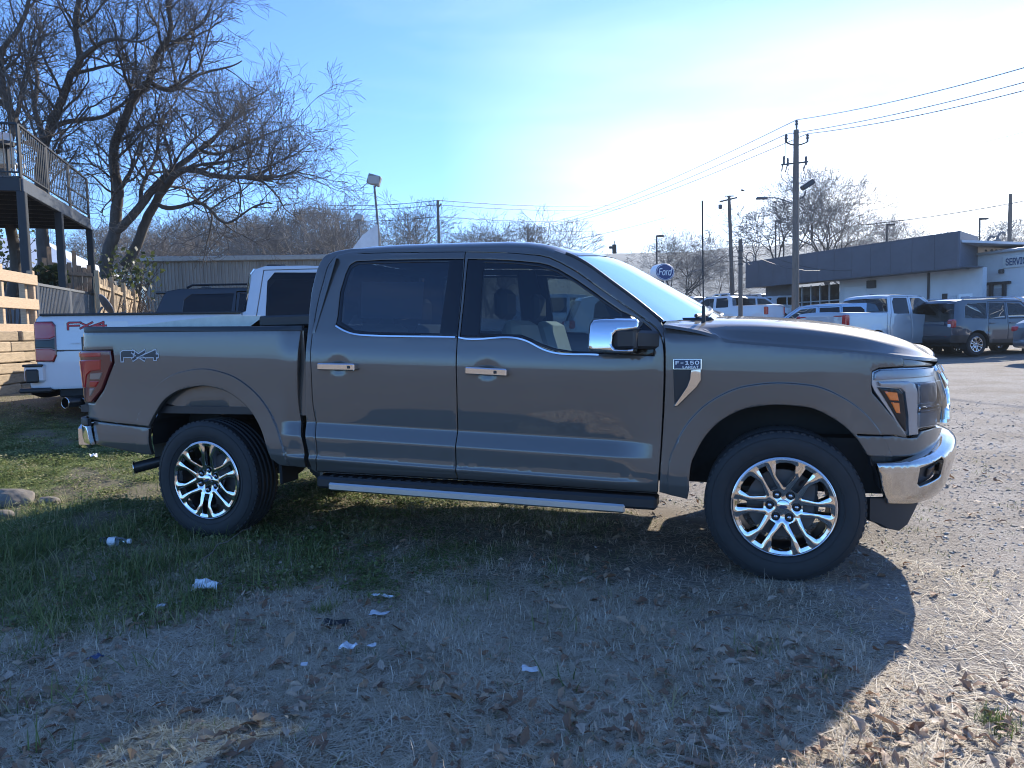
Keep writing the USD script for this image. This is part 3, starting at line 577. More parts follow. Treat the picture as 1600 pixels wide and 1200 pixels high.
side_panel("bumper_gap_filler", Polygon([(0.432, 0.701), (0.584, 0.687), (1.230, 0.661), (1.230, 0.587), (0.606, 0.619), (0.445, 0.628)]), BLACK, rows=(), M=noseM(-.03), thick=.03)
# air dam under the bumper
adm = []
for a in np.linspace(0, 1, 24):
    s = .10 + a * 1.2
    x, y = np.interp(s, _bs, _bp[:, 0]) - .05, np.interp(s, _bs, _bp[:, 1]) * .96
    b = .285 + .20 * ss(.26, .46, s) + .06 * ss(.12, .0, a)
    adm.append([(x, y, .46), (x, y, b), (x - .03, y * .97, b), (x - .03, y * .97, .46)])
ad = grid_mesh(np.array(adm))
obj("air_dam", flip(ad), BLACK, T, smooth=40); obj("air_dam", mirror(flip(ad)), BLACK, T, smooth=40)
# ---- fender badge and vent
badge = (-0.493, 1.170)
bc = body(*badge, .012)
obj("vent_recess", panel(Polygon([(-0.568, 1.142), (-0.476, 1.142), (-0.479, 1.097), (-0.497, 1.048), (-0.563, 0.948)]), noseM(.003), .02, .01, .02, .003, .002), BLACK, T, smooth=30)
vent = Polygon([(-0.476, 1.140), (-0.417, 1.148), (-0.417, 1.083), (-0.442, 1.044), (-0.546, 0.938), (-0.570, 0.938), (-0.497, 1.048), (-0.481, 1.090)])
side_panel("fender_vent_trim", vent, CHROME, rows=(), M=noseM(.018), thick=.03, edge=.005, drop=.008, step=.02)
side_panel("fender_badge_frame", Polygon([(-0.567, 1.200), (-0.415, 1.198), (-0.415, 1.140), (-0.568, 1.141)]), CHROME, rows=(), M=noseM(.016), thick=.02, edge=.003, drop=.003)
fbd = obj("fender_badge", panel(Polygon([(-0.562, 1.195), (-0.421, 1.193), (-0.421, 1.145), (-0.562, 1.146)]), noseM(.0185), .02, .01, .004, .002, .001), mat("badge_blue", (.02, .035, .075), .3), T, smooth=30)
def letters(text, c, width, height, off, m, parent, name="lettering", depth=.004, bold=True, yaw=0.0, on=None):
    t = meshkit.text_mesh(text, height, depth, bold)
    v = np.array(t.vertices); w = v[:, 0].max() - v[:, 0].min()
    v[:, 0] = (v[:, 0] - v[:, 0].min()) * (width / w); 
    on = on or (lambda a, b, o: body(a, b, o))
    q = on(c[0] + v[:, 0], c[1] + v[:, 1], off + v[:, 2])
    return obj(name, (q, np.array(t.faces)), m, parent)
WHITE = mat("white_lettering", (.75, .77, .78), .35)
letters("F-150", (-0.554, 1.169), .125, .019, .0195, WHITE, fbd)
letters("LARIAT", (-0.516, 1.149), .085, .012, .0195, WHITE, fbd)
# FX4 decal: outlined letters
fx = obj("decal", panel(Polygon([(-4.367, 1.294), (-4.020, 1.289), (-4.034, 1.226), (-4.361, 1.216)]).buffer(-.0), noseM(.0006), .03, .02, .001, .002, .0002), PAINT, T, smooth=30)
def outline_letters(strokes, wid, m1, m2, on, parent, off=.0012):
    from shapely.ops import unary_union
    for ch in strokes:
        sh = unary_union([LineString(s).buffer(wid, cap_style=3, join_style=2) for s in ch])
        ring = sh.difference(sh.buffer(-wid * .38, join_style=2))
        for g in getattr(ring, "geoms", [ring]):
            obj("letter_outline", panel(g, lambda u, v, o=0.0: on(u, v, np.asarray(o) + off), .03, .02, .001, .0002, .0001), m1, parent)
        ins = sh.buffer(-wid * .40, join_style=2)
        for g in getattr(ins, "geoms", [ins]):
            obj("letter_fill", panel(g, lambda u, v, o=0.0: on(u, v, np.asarray(o) + off * .8), .03, .02, .001, .0002, .0001), m2, parent)
def fx4(on, parent, x0, z0, w, h, m1, m2, wid):
    U = lambda a, b: (x0 + a * w, z0 + b * h)
    F = [[U(.02, -.12), U(.02, .85), U(.06, 1), U(.34, 1)], [U(.06, .48), U(.30, .48)]]
    X = [[U(.34, .98), U(.62, .02)], [U(.34, .02), U(.64, .98)]]
    F4 = [[U(.93, .02), U(.93, 1)], [U(.93, 1), U(.66, .42), U(.99, .42)]]
    outline_letters([F, X, F4], wid, m1, m2, on, parent)
a, b = (-4.348, 1.236), (-4.036, 1.285)
fx4(lambda u, v, o: body(u, v, np.asarray(o) + .001), fx, a[0], a[1], b[0] - a[0], b[1] - a[1], mat("decal_silver", (.45, .46, .48), .4), mat("decal_charcoal", (.02, .02, .022), .4), .015)

# ---- roof, windscreen, rear glass
xs = np.array([-2.775, -2.74, -2.67, -2.55, -2.35, -2.1, -1.85, -1.6, -1.46, -1.36, -1.29, -1.24])
ze = np.array([1.880, 1.894, 1.906, 1.915, 1.916, 1.910, 1.902, 1.893, 1.880, 1.862, 1.842, 1.815])   # height at the side rail
rf = []
for x, z in zip(xs, ze):
    yy = -body(x, z - .012)[1]
    e = 1 - .55 * ss(-1.45, -1.1, x)
    ys = [yy - .001, yy - .008, yy - .03, yy - .07, yy - .12, .45, .30, .15, 0]
    zs = [z - .014, z, z + .018, z + .032, z + .040, z + .050 * e + .002, z + .056 * e + .002, z + .060 * e + .002, z + .061 * e + .002]
    rf.append(np.stack([np.full(9, x), -np.array(ys), zs], 1))
R = np.array(rf); R = np.concatenate([R, (R * [1, -1, 1])[:, ::-1][:, 1:]], 1)
lo = R[0].copy(); lo[:, 0] -= .03; lo[:, 2] -= .05; lo[:, 1] *= .965
yf = R[-1][:, 1] / abs(R[-1][0, 1])
ed = np.array([body(*q) for q in arc([(-1.209, 1.822), (-1.173, 1.807), (-1.064, 1.743), (-0.946, 1.654), (-0.798, 1.541), (-0.714, 1.473), (-0.634, 1.406)], 16)])
ws = np.array([np.stack([e[0] + (.12 + .20 * k) * (1 - yf ** 2), (abs(e[1]) - .004) * yf, e[2] + (.045 - .02 * k) * (1 - yf ** 2)], 1) for e, k in zip(ed, np.linspace(0, 1, 16))])
if np.sign(yf[0]) > 0: pass
R = np.concatenate([lo[None], R[:-1], ws[:1]], 0)
obj("roof", flip(grid_mesh(R)), PAINT, T, smooth=60)
obj("windscreen", flip(grid_mesh(ws[1:, 1:-1] if False else ws[1:])), SCREEN, T, smooth=True)
obj("windscreen_header", flip(grid_mesh(np.stack([ws[0] + [0, 0, .002], ws[1] + [0, 0, .003]]))), GLOSSBLACK, T, smooth=True)
for s in (0, -1): obj("windscreen_pillar_trim", tube(ws[:, s] + [.002, 0, .002], .011, 6), BLACK, T, smooth=True)
obj("cowl_panel", box((-.47, 0, 1.40), (.22, 1.50, .05), .015), BLACK, T)
for q in ([(-.46, -.74, 1.435), (-.40, -.40, 1.455), (-.42, .05, 1.50)], [(-.38, .02, 1.44), (-.34, .30, 1.46), (-.46, .62, 1.49)]):
    w_ = obj("wiper", tube(curve_pts(q, 14), .012, 5), BLACK, T)
obj("rear_glass", (np.array([(-2.86, -.72, 1.42), (-2.86, .72, 1.42), (-2.78, .64, 1.84), (-2.78, -.64, 1.84)]), np.array([(0, 2, 1), (0, 3, 2)])), GLASS_R, T)
cw = Polygon([(-.93, .45), (.93, .45), (.955, 1.40), (.80, 1.87), (-.80, 1.87), (-.955, 1.40)]).difference(Polygon([(-.72, 1.43), (.72, 1.43), (.64, 1.83), (-.64, 1.83)]))
def backM(u, v, o=0.0):
    u, v = np.asarray(u, float), np.asarray(v, float)
    return np.stack([-2.85 + .19 * np.clip(v - 1.40, 0, 1) + .05 * np.clip(np.abs(u) - .80, 0, 1) - np.asarray(o) + 0 * u, u, v], -1)
obj("cab_back", panel(cw, backM, .05, .03, .02, .01, .01), PAINT, T, smooth=40)
# roof aerial fin, mast aerial
fin = np.array([(0, 0, 0), (.10, 0, .055), (.24, 0, .05), (.30, 0, 0)])
fm = panel(Polygon([(0, 0), (.05, .028), (.14, .035), (.26, .03), (.32, 0)]), lambda u, v, o=0.0: np.stack([np.asarray(u) - 2.66, -.035 - np.asarray(o) + 0 * u, np.asarray(v) + 1.965], -1), .03, .02, .07, .006, .008)
obj("roof_fin", fm, GLOSSBLACK, T, smooth=40)
mast0 = (-0.415, 1.398); mast1 = (-0.419, 2.069)
mp = obj("mast_aerial", tube([(mast0[0], -.80, mast0[1] - .03), (mast1[0], -.80, mast1[1])], .0045, 6), BLACK, T)
obj("aerial_base", tube([(mast0[0], -.80, mast0[1] - .03), (mast0[0], -.80, mast0[1] + .09)], [.014, .008], 8), BLACK, mp)
# ---- door mirror
def mirror_set(s):
    f = (lambda m: m) if s < 0 else mirror
    m0 = "y"
    bx0, bz1 = (-0.990, 1.420); bx1, bz0 = (-0.854, 1.236); ax1, az1 = (-0.726, 1.386); ex, ez = (-0.758, 1.248)
    O = [(-0.987, 1.396), (-0.969, 1.423), (-0.910, 1.427), (-0.739, 1.420), (-0.726, 1.407), (-0.730, 1.366), (-0.774, 1.357), (-0.839, 1.352), (-0.856, 1.335), (-0.860, 1.287), (-0.846, 1.267), (-0.755, 1.262), (-0.758, 1.245), (-0.792, 1.240), (-0.860, 1.243), (-0.912, 1.249), (-0.982, 1.253), (-0.994, 1.276)]
    def M(u, v, o=0.0):
        u, v = np.asarray(u, float), np.asarray(v, float)
        bulge = .035 * (1 - ((v - 1.265) / .16) ** 2) + .02 * (1 - ((u + .93) / .2) ** 2)
        return np.stack([u, -1.17 - bulge - np.asarray(o), v], -1)
    cap = panel(Polygon(O), M, .012, .010, .16, .010, .012)
    mp = obj("mirror_cap", f(cap), CHROME, T, smooth=50)
    c = (-0.859, 1.335)
    obj("mirror_body", f(box((c[0] + .015, -1.085, c[1]), (.20, .19, .195), .03)), BLACK, T, smooth=30)
    obj("mirror_glass", f(box((c[0] - .088, -1.085, c[1]), (.006, .15, .16), .002)), CHROME, T)
    a0 = (-0.800, 1.313)
    obj("mirror_arm", f(cat(beam((a0[0] - .02, -1.10, a0[1]), (a0[0] + .13, -.93, a0[1] - .01), .10, .10, .015), beam((a0[0] - .05, -1.19, a0[1] + .003), (a0[0] + .05, -1.17, a0[1] + .003), .04, .10, .012))), BLACK, T)
mirror_set(-1); mirror_set(1)
# ---- wheels
def build_wheel(path, mudr=.41, w=.275, rim=.262):
    tp = [(rim - .004, -.10), (rim + .012, -.118), (.30, -.134), (.335, -.1395), (.362, -.138), (.382, -.130), (.395, -.122), (mudr - .006, -.112), (mudr - .001, -.095)]
    for y in (-.066, -.022, .022, .066):
        tp += [(mudr, y - .014), (mudr - .010, y - .008), (mudr - .010, y + .008), (mudr, y + .014)]
    tp += [(mudr - .001, .095), (mudr - .006, .112), (.382, .130), (.335, .1395), (rim, .10)]
    ty = obj("tyre", flip(revolve_y(tp, 96)), RUBBER, path, smooth=45)
    lug = []
    for k in range(64):
        a = 2 * math.pi * k / 64
        for s in (-1, 1):
            aa = a + (.5 * 2 * math.pi / 64 if s > 0 else 0)
            R = np.array([[math.cos(aa), 0, -math.sin(aa)], [0, 1, 0], [math.sin(aa), 0, math.cos(aa)]])
            v, f = box((mudr - .0115, s * .100, 0), (.020, .036, .028), .004); lug.append((v @ R.T, f))
    obj("tread_blocks", cat(*lug), RUBBER, path, kind="stuff")
    for rr, dd in ((.300, .0012), (.372, .0012)):
        a = np.linspace(0, 2 * np.pi, 97)
        obj("sidewall_rib", tube(np.stack([rr * np.cos(a), 0 * a - (.1345 if rr < .33 else .1352), rr * np.sin(a)], 1), .0022, 5), RUBBER, path, smooth=True)
    # rim face: six slots and six windows cut in a dished disc
    disc = Point(0, 0).buffer(.258, 64)
    rot = lambda pts, k: [(x * math.cos(k) - y * math.sin(k), x * math.sin(k) + y * math.cos(k)) for x, y in pts]
    holes = []
    for k in range(6):
        a = k * math.pi / 3 + math.pi / 2
        wnd = Polygon([(.104, 0), (.155, .037), (.172, .046), (.226, .046), (.234, .03), (.237, 0), (.234, -.03), (.226, -.046), (.172, -.046), (.155, -.037)])
        sl = Polygon([(.102, .0165), (.232, .0185), (.232, -.0185), (.102, -.0165)])
        holes.append(Polygon(rot(list(wnd.exterior.coords), a)).buffer(-.004).buffer(.004)); holes.append(Polygon(rot(list(sl.exterior.coords), a + math.pi / 6)))
    face = disc
    for h in holes: face = face.difference(h)
    for k in range(6): holes.append(Point(.068 * math.cos(k * math.pi / 3), .068 * math.sin(k * math.pi / 3)).buffer(.0195, 12))
    for h in holes[-6:]: face = face.difference(h)
    edges = shapely.union_all([h.exterior for h in holes])
    def RM(u, v, o=0.0):
        u, v = np.asarray(u, float), np.asarray(v, float)
        r = np.hypot(u, v)
        d = shapely.distance(edges, shapely.points(u, v))
        y = -.122 + .030 * (1 - ss(.03, .20, r)) + .012 * ss(.15, .25, r) * 0 - .004 * ss(0, .006, d) - .004 * ss(.006, .024, d)
        return np.stack([u, y - np.asarray(o), v], -1)
    rf_ = obj("rim", panel(face, RM, .0085, .006, .045, .0035, .006), CHROME, path, smooth=32)
    obj("rim_lip", flip(revolve_y([(.236, -.095), (.250, -.112), (.258, -.124), (.2635, -.1265), (.268, -.124), (.267, -.112), (.262, -.10)], 96)), CHROME, path, smooth=50)
    obj("rim_barrel", revolve_y([(.256, -.11), (.240, -.06), (.225, .02), (.235, .10), (.258, .11)], 64), mat("barrel_metal", (.10, .10, .105), .35, .8), path, smooth=True)
    obj("brake_disc", cat(flip(revolve_y([(.0, -.022), (.185, -.022), (.185, -.004), (0, -.004)], 48)), flip(revolve_y([(0, -.06), (.07, -.06), (.07, -.02)], 24))), mat("brake_iron", (.12, .11, .105), .5, .6), path, smooth=30)
    obj("brake_caliper", box((.125, -.045, .05), (.09, .07, .17), .015), STEEL, path)
    for k in range(6):
        a = k * math.pi / 3
        c = np.array([.068 * math.cos(a), -.088, .068 * math.sin(a)])
        v, f = flip(revolve_y([(.0125, .02), (.0125, -.012), (.010, -.019), (.005, -.022), (0, -.0225)], 6))
        obj("lug_nut", (v + c, f), CHROME, path, smooth=25)
        v, f = flip(revolve_y([(.021, .012), (.021, .010), (0, .010)], 16)); obj("lug_seat", (v + c, f), BLACK, path)
    cp = obj("centre_cap", flip(revolve_y([(.036, -.08), (.036, -.108), (.033, -.113), (.02, -.117), (0, -.118)], 32)), CHROME, path, smooth=40)
    a = np.linspace(0, 2 * np.pi, 33)
    obj("cap_oval", panel(Polygon(np.stack([.021 * np.cos(a), .0095 * np.sin(a)], 1)), lambda u, v, o=0.0: np.stack([np.asarray(u, float), -.1185 - np.asarray(o) + 0 * u, np.asarray(v, float)], -1), .01, .006, .002, .001, .0005), mat("badge_blue", (.02, .035, .075)), path)
WHEELCLASS = "/World/_wheel"
UsdGeom.Xform.Define(stage, WHEELCLASS); stage.GetPrimAtPath(WHEELCLASS).SetSpecifier(Sdf.SpecifierClass)
build_wheel(WHEELCLASS)
def place_wheel(parent, name, loc, spin, steer=0.0, flipy=False, src=WHEELCLASS, scale=1.0):
    path = numbered(parent, name)
    x = UsdGeom.Xform.Define(stage, path)
    x.GetPrim().GetReferences().AddInternalReference(Sdf.Path(src)); x.GetPrim().SetInstanceable(True)
    x.AddTranslateOp().Set(Gf.Vec3d(*map(float, loc)))
    if steer or flipy: x.AddRotateZOp().Set(float(math.degrees(steer) + (180 if flipy else 0)))
    if spin: x.AddRotateYOp().Set(float(math.degrees(spin)))
    if scale != 1.0: x.AddScaleOp().Set(Gf.Vec3f(scale, scale, scale))
WY = -.855
place_wheel(T, "wheel", (0, WY, .405), math.radians(3)); place_wheel(T, "wheel", (-3.693, WY, .405), math.radians(-24))
place_wheel(T, "wheel", (0, -WY, .405), .3, flipy=True); place_wheel(T, "wheel", (-3.693, -WY, .405), .7, flipy=True)
# ---- wheel houses, frame, step, exhaust, flaps
def liner(A, z0, depth=.36, ymax=-.955):
    pts = [q for q in A if q[1] > z0]
    c = np.mean(A, 0)
    outer = np.array([(x, z) for x, z in pts]); sc = (outer - [c[0], .405]) * 1.015 + [c[0], .405]
    g = np.stack([np.stack([sc[:, 0], np.full(len(sc), ymax + .012), sc[:, 1]], 1), np.stack([sc[:, 0], np.full(len(sc), ymax + depth), sc[:, 1] * 1.0], 1)], 1)
    v, f = grid_mesh(g)
    back = np.stack([sc[:, 0], np.full(len(sc), ymax + depth), sc[:, 1]], 1)
    bc = back.mean(0, keepdims=True); nb = len(back); k = np.arange(nb - 1)
    return cat((v, f), (np.vstack([back, bc]), np.stack([k, k + 1, np.full(nb - 1, nb)], 1)))
for A, z0 in ((RARCH, .62), (FARCH, .50)):
    l = liner(A, z0)
    obj("wheel_house", l, DARK, T); obj("wheel_house", mirror(l), DARK, T)
side_panel("inner_bed_skin", Polygon([(-4.12, .94), (-3.9, 1.04), (-3.67, 1.07), (-3.45, 1.03), (-3.30, .90), (-3.40, .90), (-3.95, .90)]), PAINT, rows=(), off=-.06, thick=.01)
obj("frame", cat(box((-1.95, -.42, .52), (5.3, .10, .20)), box((-1.95, .42, .52), (5.3, .10, .20)), box((-.5, 0, .50), (1.6, .8, .18)), box((-2.2, .1, .47), (1.9, .5, .16)), box((-4.3, 0, .62), (.5, 1.0, .16)), box((.35, 0, .6), (.5, 1.5, .3))), DARK, T)
obj("floor_pan", box((-1.75, 0, .58), (2.25, 1.84, .14)), DARK, T)
obj("rear_axle", cat(tube([(-3.693, -.75, .405), (-3.693, .75, .405)], .05, 10), flip(revolve_y([(0, -.16), (.13, -.1), (.16, 0), (.13, .1), (0, .16)], 16, (-3.693, .0, .405)))), DARK, T)
obj("engine_sump", box((.05, 0, .62), (.9, .7, .5), .05), DARK, T)
st0, st1, st2, st3 = (-2.724, 0.416), (-0.836, 0.366), (-2.821, 0.437), (-0.662, 0.389)
obj("running_board", cat(beam((st2[0], -.93, st2[1] - .005), (st3[0], -.93, st3[1] + .005), .15, .075, .015)), BLACK, T)
obj("step_trim", beam((st0[0], -1.012, st0[1] - .005), (st1[0], -1.012, st1[1] - .005), .022, .050, .010), mat("brushed_metal", (.66, .67, .66), .30, 1.0), T)
for k in range(30):
    t = (k + 1.5) / 32; obj("step_tread", box((st2[0] + (st3[0] - st2[0]) * t, -.925, st2[1] + (st3[1] - st2[1]) * t + .036), (.03, .11, .008), .002), RUBBER, T)
for t in (.12, .5, .86):
    x = st2[0] + (st3[0] - st2[0]) * t; obj("step_bracket", beam((x, -.88, .42), (x, -.45, .52), .06, .04), DARK, T)
e0, e1 = (-4.413, 0.443), (-4.170, 0.497)
ex = obj("exhaust_pipe", tube([(e0[0], -.86, e0[1]), (e1[0], -.70, e1[1] + .01), (-3.75, -.50, .58)], .040, 18, cap=False), mat("exhaust_dark", (.04, .04, .042), .35, .7), T, smooth=50)
a = np.linspace(0, 2 * np.pi, 25); dirv = np.array([-.75, -.55, -.1]); dirv /= np.linalg.norm(dirv)
s1 = np.cross(dirv, [0, 0, 1]); s1 /= np.linalg.norm(s1); s2 = np.cross(dirv, s1)
obj("exhaust_tip", tube(np.array([e0[0], -.86, e0[1]]) + .043 * (np.cos(a)[:, None] * s1 + np.sin(a)[:, None] * s2), .0045, 6), CHROME, ex, smooth=True)
obj("mud_flap", box((-3.13, -.84, .50), (.02, .20, .22), .008), DARK, T); obj("mud_flap", box((-3.13, .84, .50), (.02, .20, .22), .008), DARK, T)
obj("hitch", box((-4.86, 0, .48), (.14, .09, .09), .01), DARK, T)
# ---- cabin
def seat(x, y, w, z0=.80):
    bk = box((0, 0, .30), (.13, w, .62), .05, rot=np.array([[math.cos(.28), 0, -math.sin(.28)], [0, 1, 0], [math.sin(.28), 0, math.cos(.28)]]))
    p = obj("seat", cat((bk[0] + [x - .12, y, z0 + .12], bk[1]), box((x + .18, y, z0 + .02), (.52, w, .16), .05)), LEATHER, T, smooth=30)
    hr = box((0, 0, 0), (.09, .26, .20), .035); obj("headrest", (hr[0] + [x - .29, y, z0 + .83], hr[1]), TRIM, p, smooth=30)
seat(-1.42, -.40, .52, .72); seat(-1.42, .40, .52, .72); seat(-2.40, -.44, .60, .72); seat(-2.40, .44, .60, .72)
obj("dashboard", box((-.72, 0, 1.12), (.36, 1.62, .36), .06), TRIM, T, smooth=30)
obj("console", box((-1.30, 0, .86), (.95, .26, .36), .03), TRIM, T)
a = np.linspace(0, 2 * np.pi, 33)
sw = np.stack([-.98 + .07 * np.sin(a), .40 + .19 * np.cos(a), 1.18 + .175 * np.sin(a)], 1)
obj("steering_wheel", cat(tube(sw, .016, 6), beam((-.98, .22, 1.18), (-.98, .58, 1.18), .03, .05, .01), tube([(-.97, .40, 1.17), (-.75, .40, 1.10)], .035, 8)), TRIM, T)
obj("headliner", box((-2.05, 0, 1.895), (1.40, 1.22, .02)), TRIM, T)
for s in (-1, 1):
    obj("door_card", panel(door_all.intersection(shapely.box(-4, .5, 1, 1.24)).buffer(-.03), lambda u, v, o=0.0, s=s: body(u, v, np.asarray(o) - .075) * [1, -s, 1], .08, .05, .02, .01, .01), TRIM, T)
    obj("pillar_trim", panel(Polygon([(-1.98, 1.20), (-1.72, 1.20), (-1.80, 1.86), (-1.95, 1.86)]), lambda u, v, o=0.0, s=s: body(u, v, np.asarray(o) - .06) * [1, -s, 1], .05, .03, .02, .005, .005), TRIM, T)
obj("seat_belt", beam((-1.86, -.72, 1.72), (-1.90, -.80, 1.20), .045, .004), mat("belt_grey", (.25, .26, .27), .7), T)
obj("wooden_stake", beam((-1.02, -.30, 1.05), (-.90, -.28, 1.46), .07, .03, .004), mat("raw_wood", (.42, .26, .13), .7, var=.25, scale=9, stretch=(1, 1, 8)), "/World", label="wooden board propped inside the cab behind the grey pickup's front window", cat="board")

# ================================================================ other vehicles: one builder, from a side outline and a section
GL_DARK = pane("dark_car_glass", (.05, .06, .065)); GL_MID = pane("mid_car_glass", (.42, .47, .47)); GL_CLEAR = pane("clear_car_glass", (.68, .74, .73))
def vehicle(path, segs, W, belt, tumble, wheels, R, paint_m, side_windows, mats, lower=None, ends=(.35, .35), arch=.07, step=.10, clad=None, crown=.035, wheel_scale=None, detail=True, zb=.42, shut=()):
    """segs: (part name, [(x, z) ...]) running from the rear sill over the roof to the front sill; x = 0 at the tail. Side skin has the wheel arches and windows cut out."""
    allp = [p for _, s in segs for p in s]
    x0, x1 = min(p[0] for p in allp), max(p[0] for p in allp)
    def half(x, z):
        x, z = np.asarray(x, float), np.asarray(z, float)
        w = W - .045 * np.clip((.75 - z) / .45, 0, 1.3) ** 2 - .035 * ss(.80, belt, z) ** 2 * .8 - np.clip(z - belt, 0, 2) * tumble
        w = w - .10 * np.clip((x0 + ends[0] - x) / ends[0], 0, 1.2) ** 2.2 - .16 * np.clip((x - x1 + ends[1]) / ends[1], 0, 1.2) ** 2
        for wx in wheels:
            r = np.hypot(x - wx, z - R); w = w + .022 * (1 - ss(R + arch + .08, R + arch + .11, r)) * (z < belt)
        return w
    M = lambda u, v, o=0.0: np.stack([np.asarray(u, float), -half(u, v) - np.asarray(o), np.asarray(v, float)], -1)
    out = []
    for _, s in segs: out += s if not out else s[1:] if s[0] == out[-1] else s
    pol = Polygon(out).buffer(0)
    pol = pol.intersection(shapely.box(x0 - 1, zb, x1 + 1, 4))
    for wx in wheels: pol = pol.difference(Point(wx, R).buffer(R + arch, 24)).difference(shapely.box(wx - R - arch, 0, wx + R + arch, R * .9))
    pol = max(pol.geoms, key=lambda g: g.area) if hasattr(pol, "geoms") else pol
    hol = pol
    for w in side_windows: hol = hol.difference(Polygon(w[0]))
    pieces = [hol]
    for cut in shut:                                   # shut lines between the panels
        nxt = []
        for h in pieces:
            d = h.difference(LineString(cut).buffer(.005)); nxt += [g for g in getattr(d, "geoms", [d]) if g.area > .002]
        pieces = nxt
    for h in pieces:
        g = panel(h, M, step, .03, .03, .007, .006)
        obj("side_panel", g, paint_m, path, smooth=40); obj("side_panel", mirror(g), paint_m, path, smooth=40)
    for w in side_windows:
        g = panel(Polygon(w[0]).buffer(.008), lambda u, v, o=0.0: M(u, v, np.asarray(o) - .010), .15, .05, .004, .002, .001)
        obj("side_window", g, w[1], path, smooth=40); obj("side_window", mirror(g), w[1], path, smooth=40)
    if clad is not None:
        for lo in clad:
            c = Polygon(lo).intersection(pol.buffer(.002))
            for q in getattr(c, "geoms", [c]):
                if q.area > .003:
                    g = panel(q, lambda u, v, o=0.0: M(u, v, np.asarray(o) + .008), .1, .03, .02, .005, .004)
                    obj("lower_cladding", g, BLACK, path, smooth=40); obj("lower_cladding", mirror(g), BLACK, path, smooth=40)
    for name, s in segs:
        p = np.array(s, float)
        t = np.r_[0, np.cumsum(np.linalg.norm(np.diff(p, axis=0), axis=1))]
        k = max(3, int(t[-1] / .10)); tt = np.unique(np.r_[np.linspace(0, t[-1], k), t])
        q = np.stack([np.interp(tt, t, p[:, 0]), np.interp(tt, t, p[:, 1])], 1)
        d = np.gradient(q, axis=0); d /= np.linalg.norm(d, axis=1)[:, None]; n = np.stack([-d[:, 1], d[:, 0]], 1)
        e = np.linspace(-1, 1, 15); h = half(q[:, 0], q[:, 1])
        b = crown * (1 - np.abs(e) ** 2.6)
        bx = np.where(np.abs(n[:, :1]) > .6, 2.0, 1.0) * b[None]
        G = np.stack([q[:, :1] + n[:, :1] * bx, h[:, None] * e[None], q[:, 1:] + n[:, 1:] * bx], -1)
        obj(name, grid_mesh(G), mats.get(name, paint_m), path, smooth=50)
    if detail:
        obj("underbody", cat(box(((x0 + x1) / 2, 0, zb + .05), ((x1 - x0) * .93, W * 1.5, .16))), DARK, path)
        for wx in wheels:
            a = np.linspace(-.3, math.pi + .3, 22)
            c = np.stack([wx + (R + arch + .01) * np.cos(a), 0 * a, R + (R + arch + .01) * np.sin(a)], 1)
            for s in (-1, 1):
                obj("wheel_house", grid_mesh(np.stack([c + [0, s * (W - .04), 0], c + [0, s * (W - .42), 0]], 1)), DARK, path)
    for wx in wheels:
        for s in (-1, 1):
            if not detail: plain_wheel(path, wx, s * (W - .145), R); continue
            place_wheel(path, "wheel", (wx, s * (W - .145), R), .4 * wx, flipy=s > 0, scale=R / .41, src=wheel_scale or WHEELCLASS)
    return half, M
def lamp(path, name, c, s, m, both=True, bev=.015, rz=0.0):
    obj(name, box(c, s, bev, rz), m, path, smooth=30)
    if both: obj(name, box((c[0], -c[1], c[2]), s, bev, -rz), m, path, smooth=30)
def plain_wheel(path, x, y, R):
    sg = 1 if y > 0 else -1
    w_ = thing("wheel", loc=(x, y, R), parent=path)
    f = (lambda m: m) if sg < 0 else mirror
    obj("tyre", f(flip(revolve_y([(R * .62, -.10), (R * .80, -.125), (R * .95, -.115), (R, -.08), (R, .08), (R * .9, .11)], 28))), RUBBER, w_, smooth=40)
    obj("rim", f(flip(revolve_y([(R * .66, -.12), (R * .60, -.10), (R * .2, -.07), (0, -.08)], 20))), mat("alloy", (.30, .30, .31), .35, .8), w_, smooth=40)
def side_mirror(path, x, y, z, m):
    for s in (-1, 1): obj("door_mirror", box((x, s * (y + .12), z), (.16, .20, .17), .04), m, path, smooth=30)
WHITE_P = paint("white_paint", (.46, .46, .48), 0.0, .4); BLACK_P = paint("black_paint", (.006, .0065, .008), .1, .3, 1.4); SLATE_P = paint("slate_blue_paint", (.012, .020, .032), .4, .4)
SILVER_P = paint("silver_paint", (.36, .37, .385), .6, .38); ICE_P = paint("pale_blue_paint", (.34, .42, .52), .5, .4); GREY_P = paint("dark_grey_paint", (.06, .062, .066), .5, .4); BLUE_P = paint("navy_paint", (.02, .04, .10), .4, .4); RED_P = paint("deep_red_paint", (.22, .02, .02), .4, .4)
def pickup_segs(H=1.96, rail=1.42, bed=1.75, L=5.9, cab=1.86, hood=1.36):
    c0 = bed + .05; c1 = c0 + cab
    return [("rear_bumper", [(.02, .48), (-.10, .52), (-.11, .70), (-.08, .73), (.0, .735)]), ("tailgate", [(.0, .735), (.0, 1.1), (.01, rail - .04), (.05, rail)]), ("bed_cover", [(.05, rail), (.9, rail + .005), (bed, rail)]),
            ("cab_rear", [(bed, rail), (c0 + .01, rail + .03)]), ("rear_glass", [(c0 + .01, rail + .03), (c0 + .10, H - .13)]), ("roof", [(c0 + .10, H - .13), (c0 + .15, H - .055), (c0 + .28, H - .01), (c0 + .8, H), (c1 - .35, H - .02), (c1 - .15, H - .06)]),
            ("windscreen", [(c1 - .15, H - .06), (c1 + .20, H - .30), (c1 + .62, hood + .03)]), ("hood", [(c1 + .62, hood + .03), (c1 + .70, hood), (L - .45, hood - .06), (L - .2, hood - .13)]), ("grille", [(L - .2, hood - .13), (L - .12, hood - .25), (L - .10, .75)]), ("front_bumper", [(L - .10, .75), (L - .0, .72), (L, .5), (L - .12, .40)])]
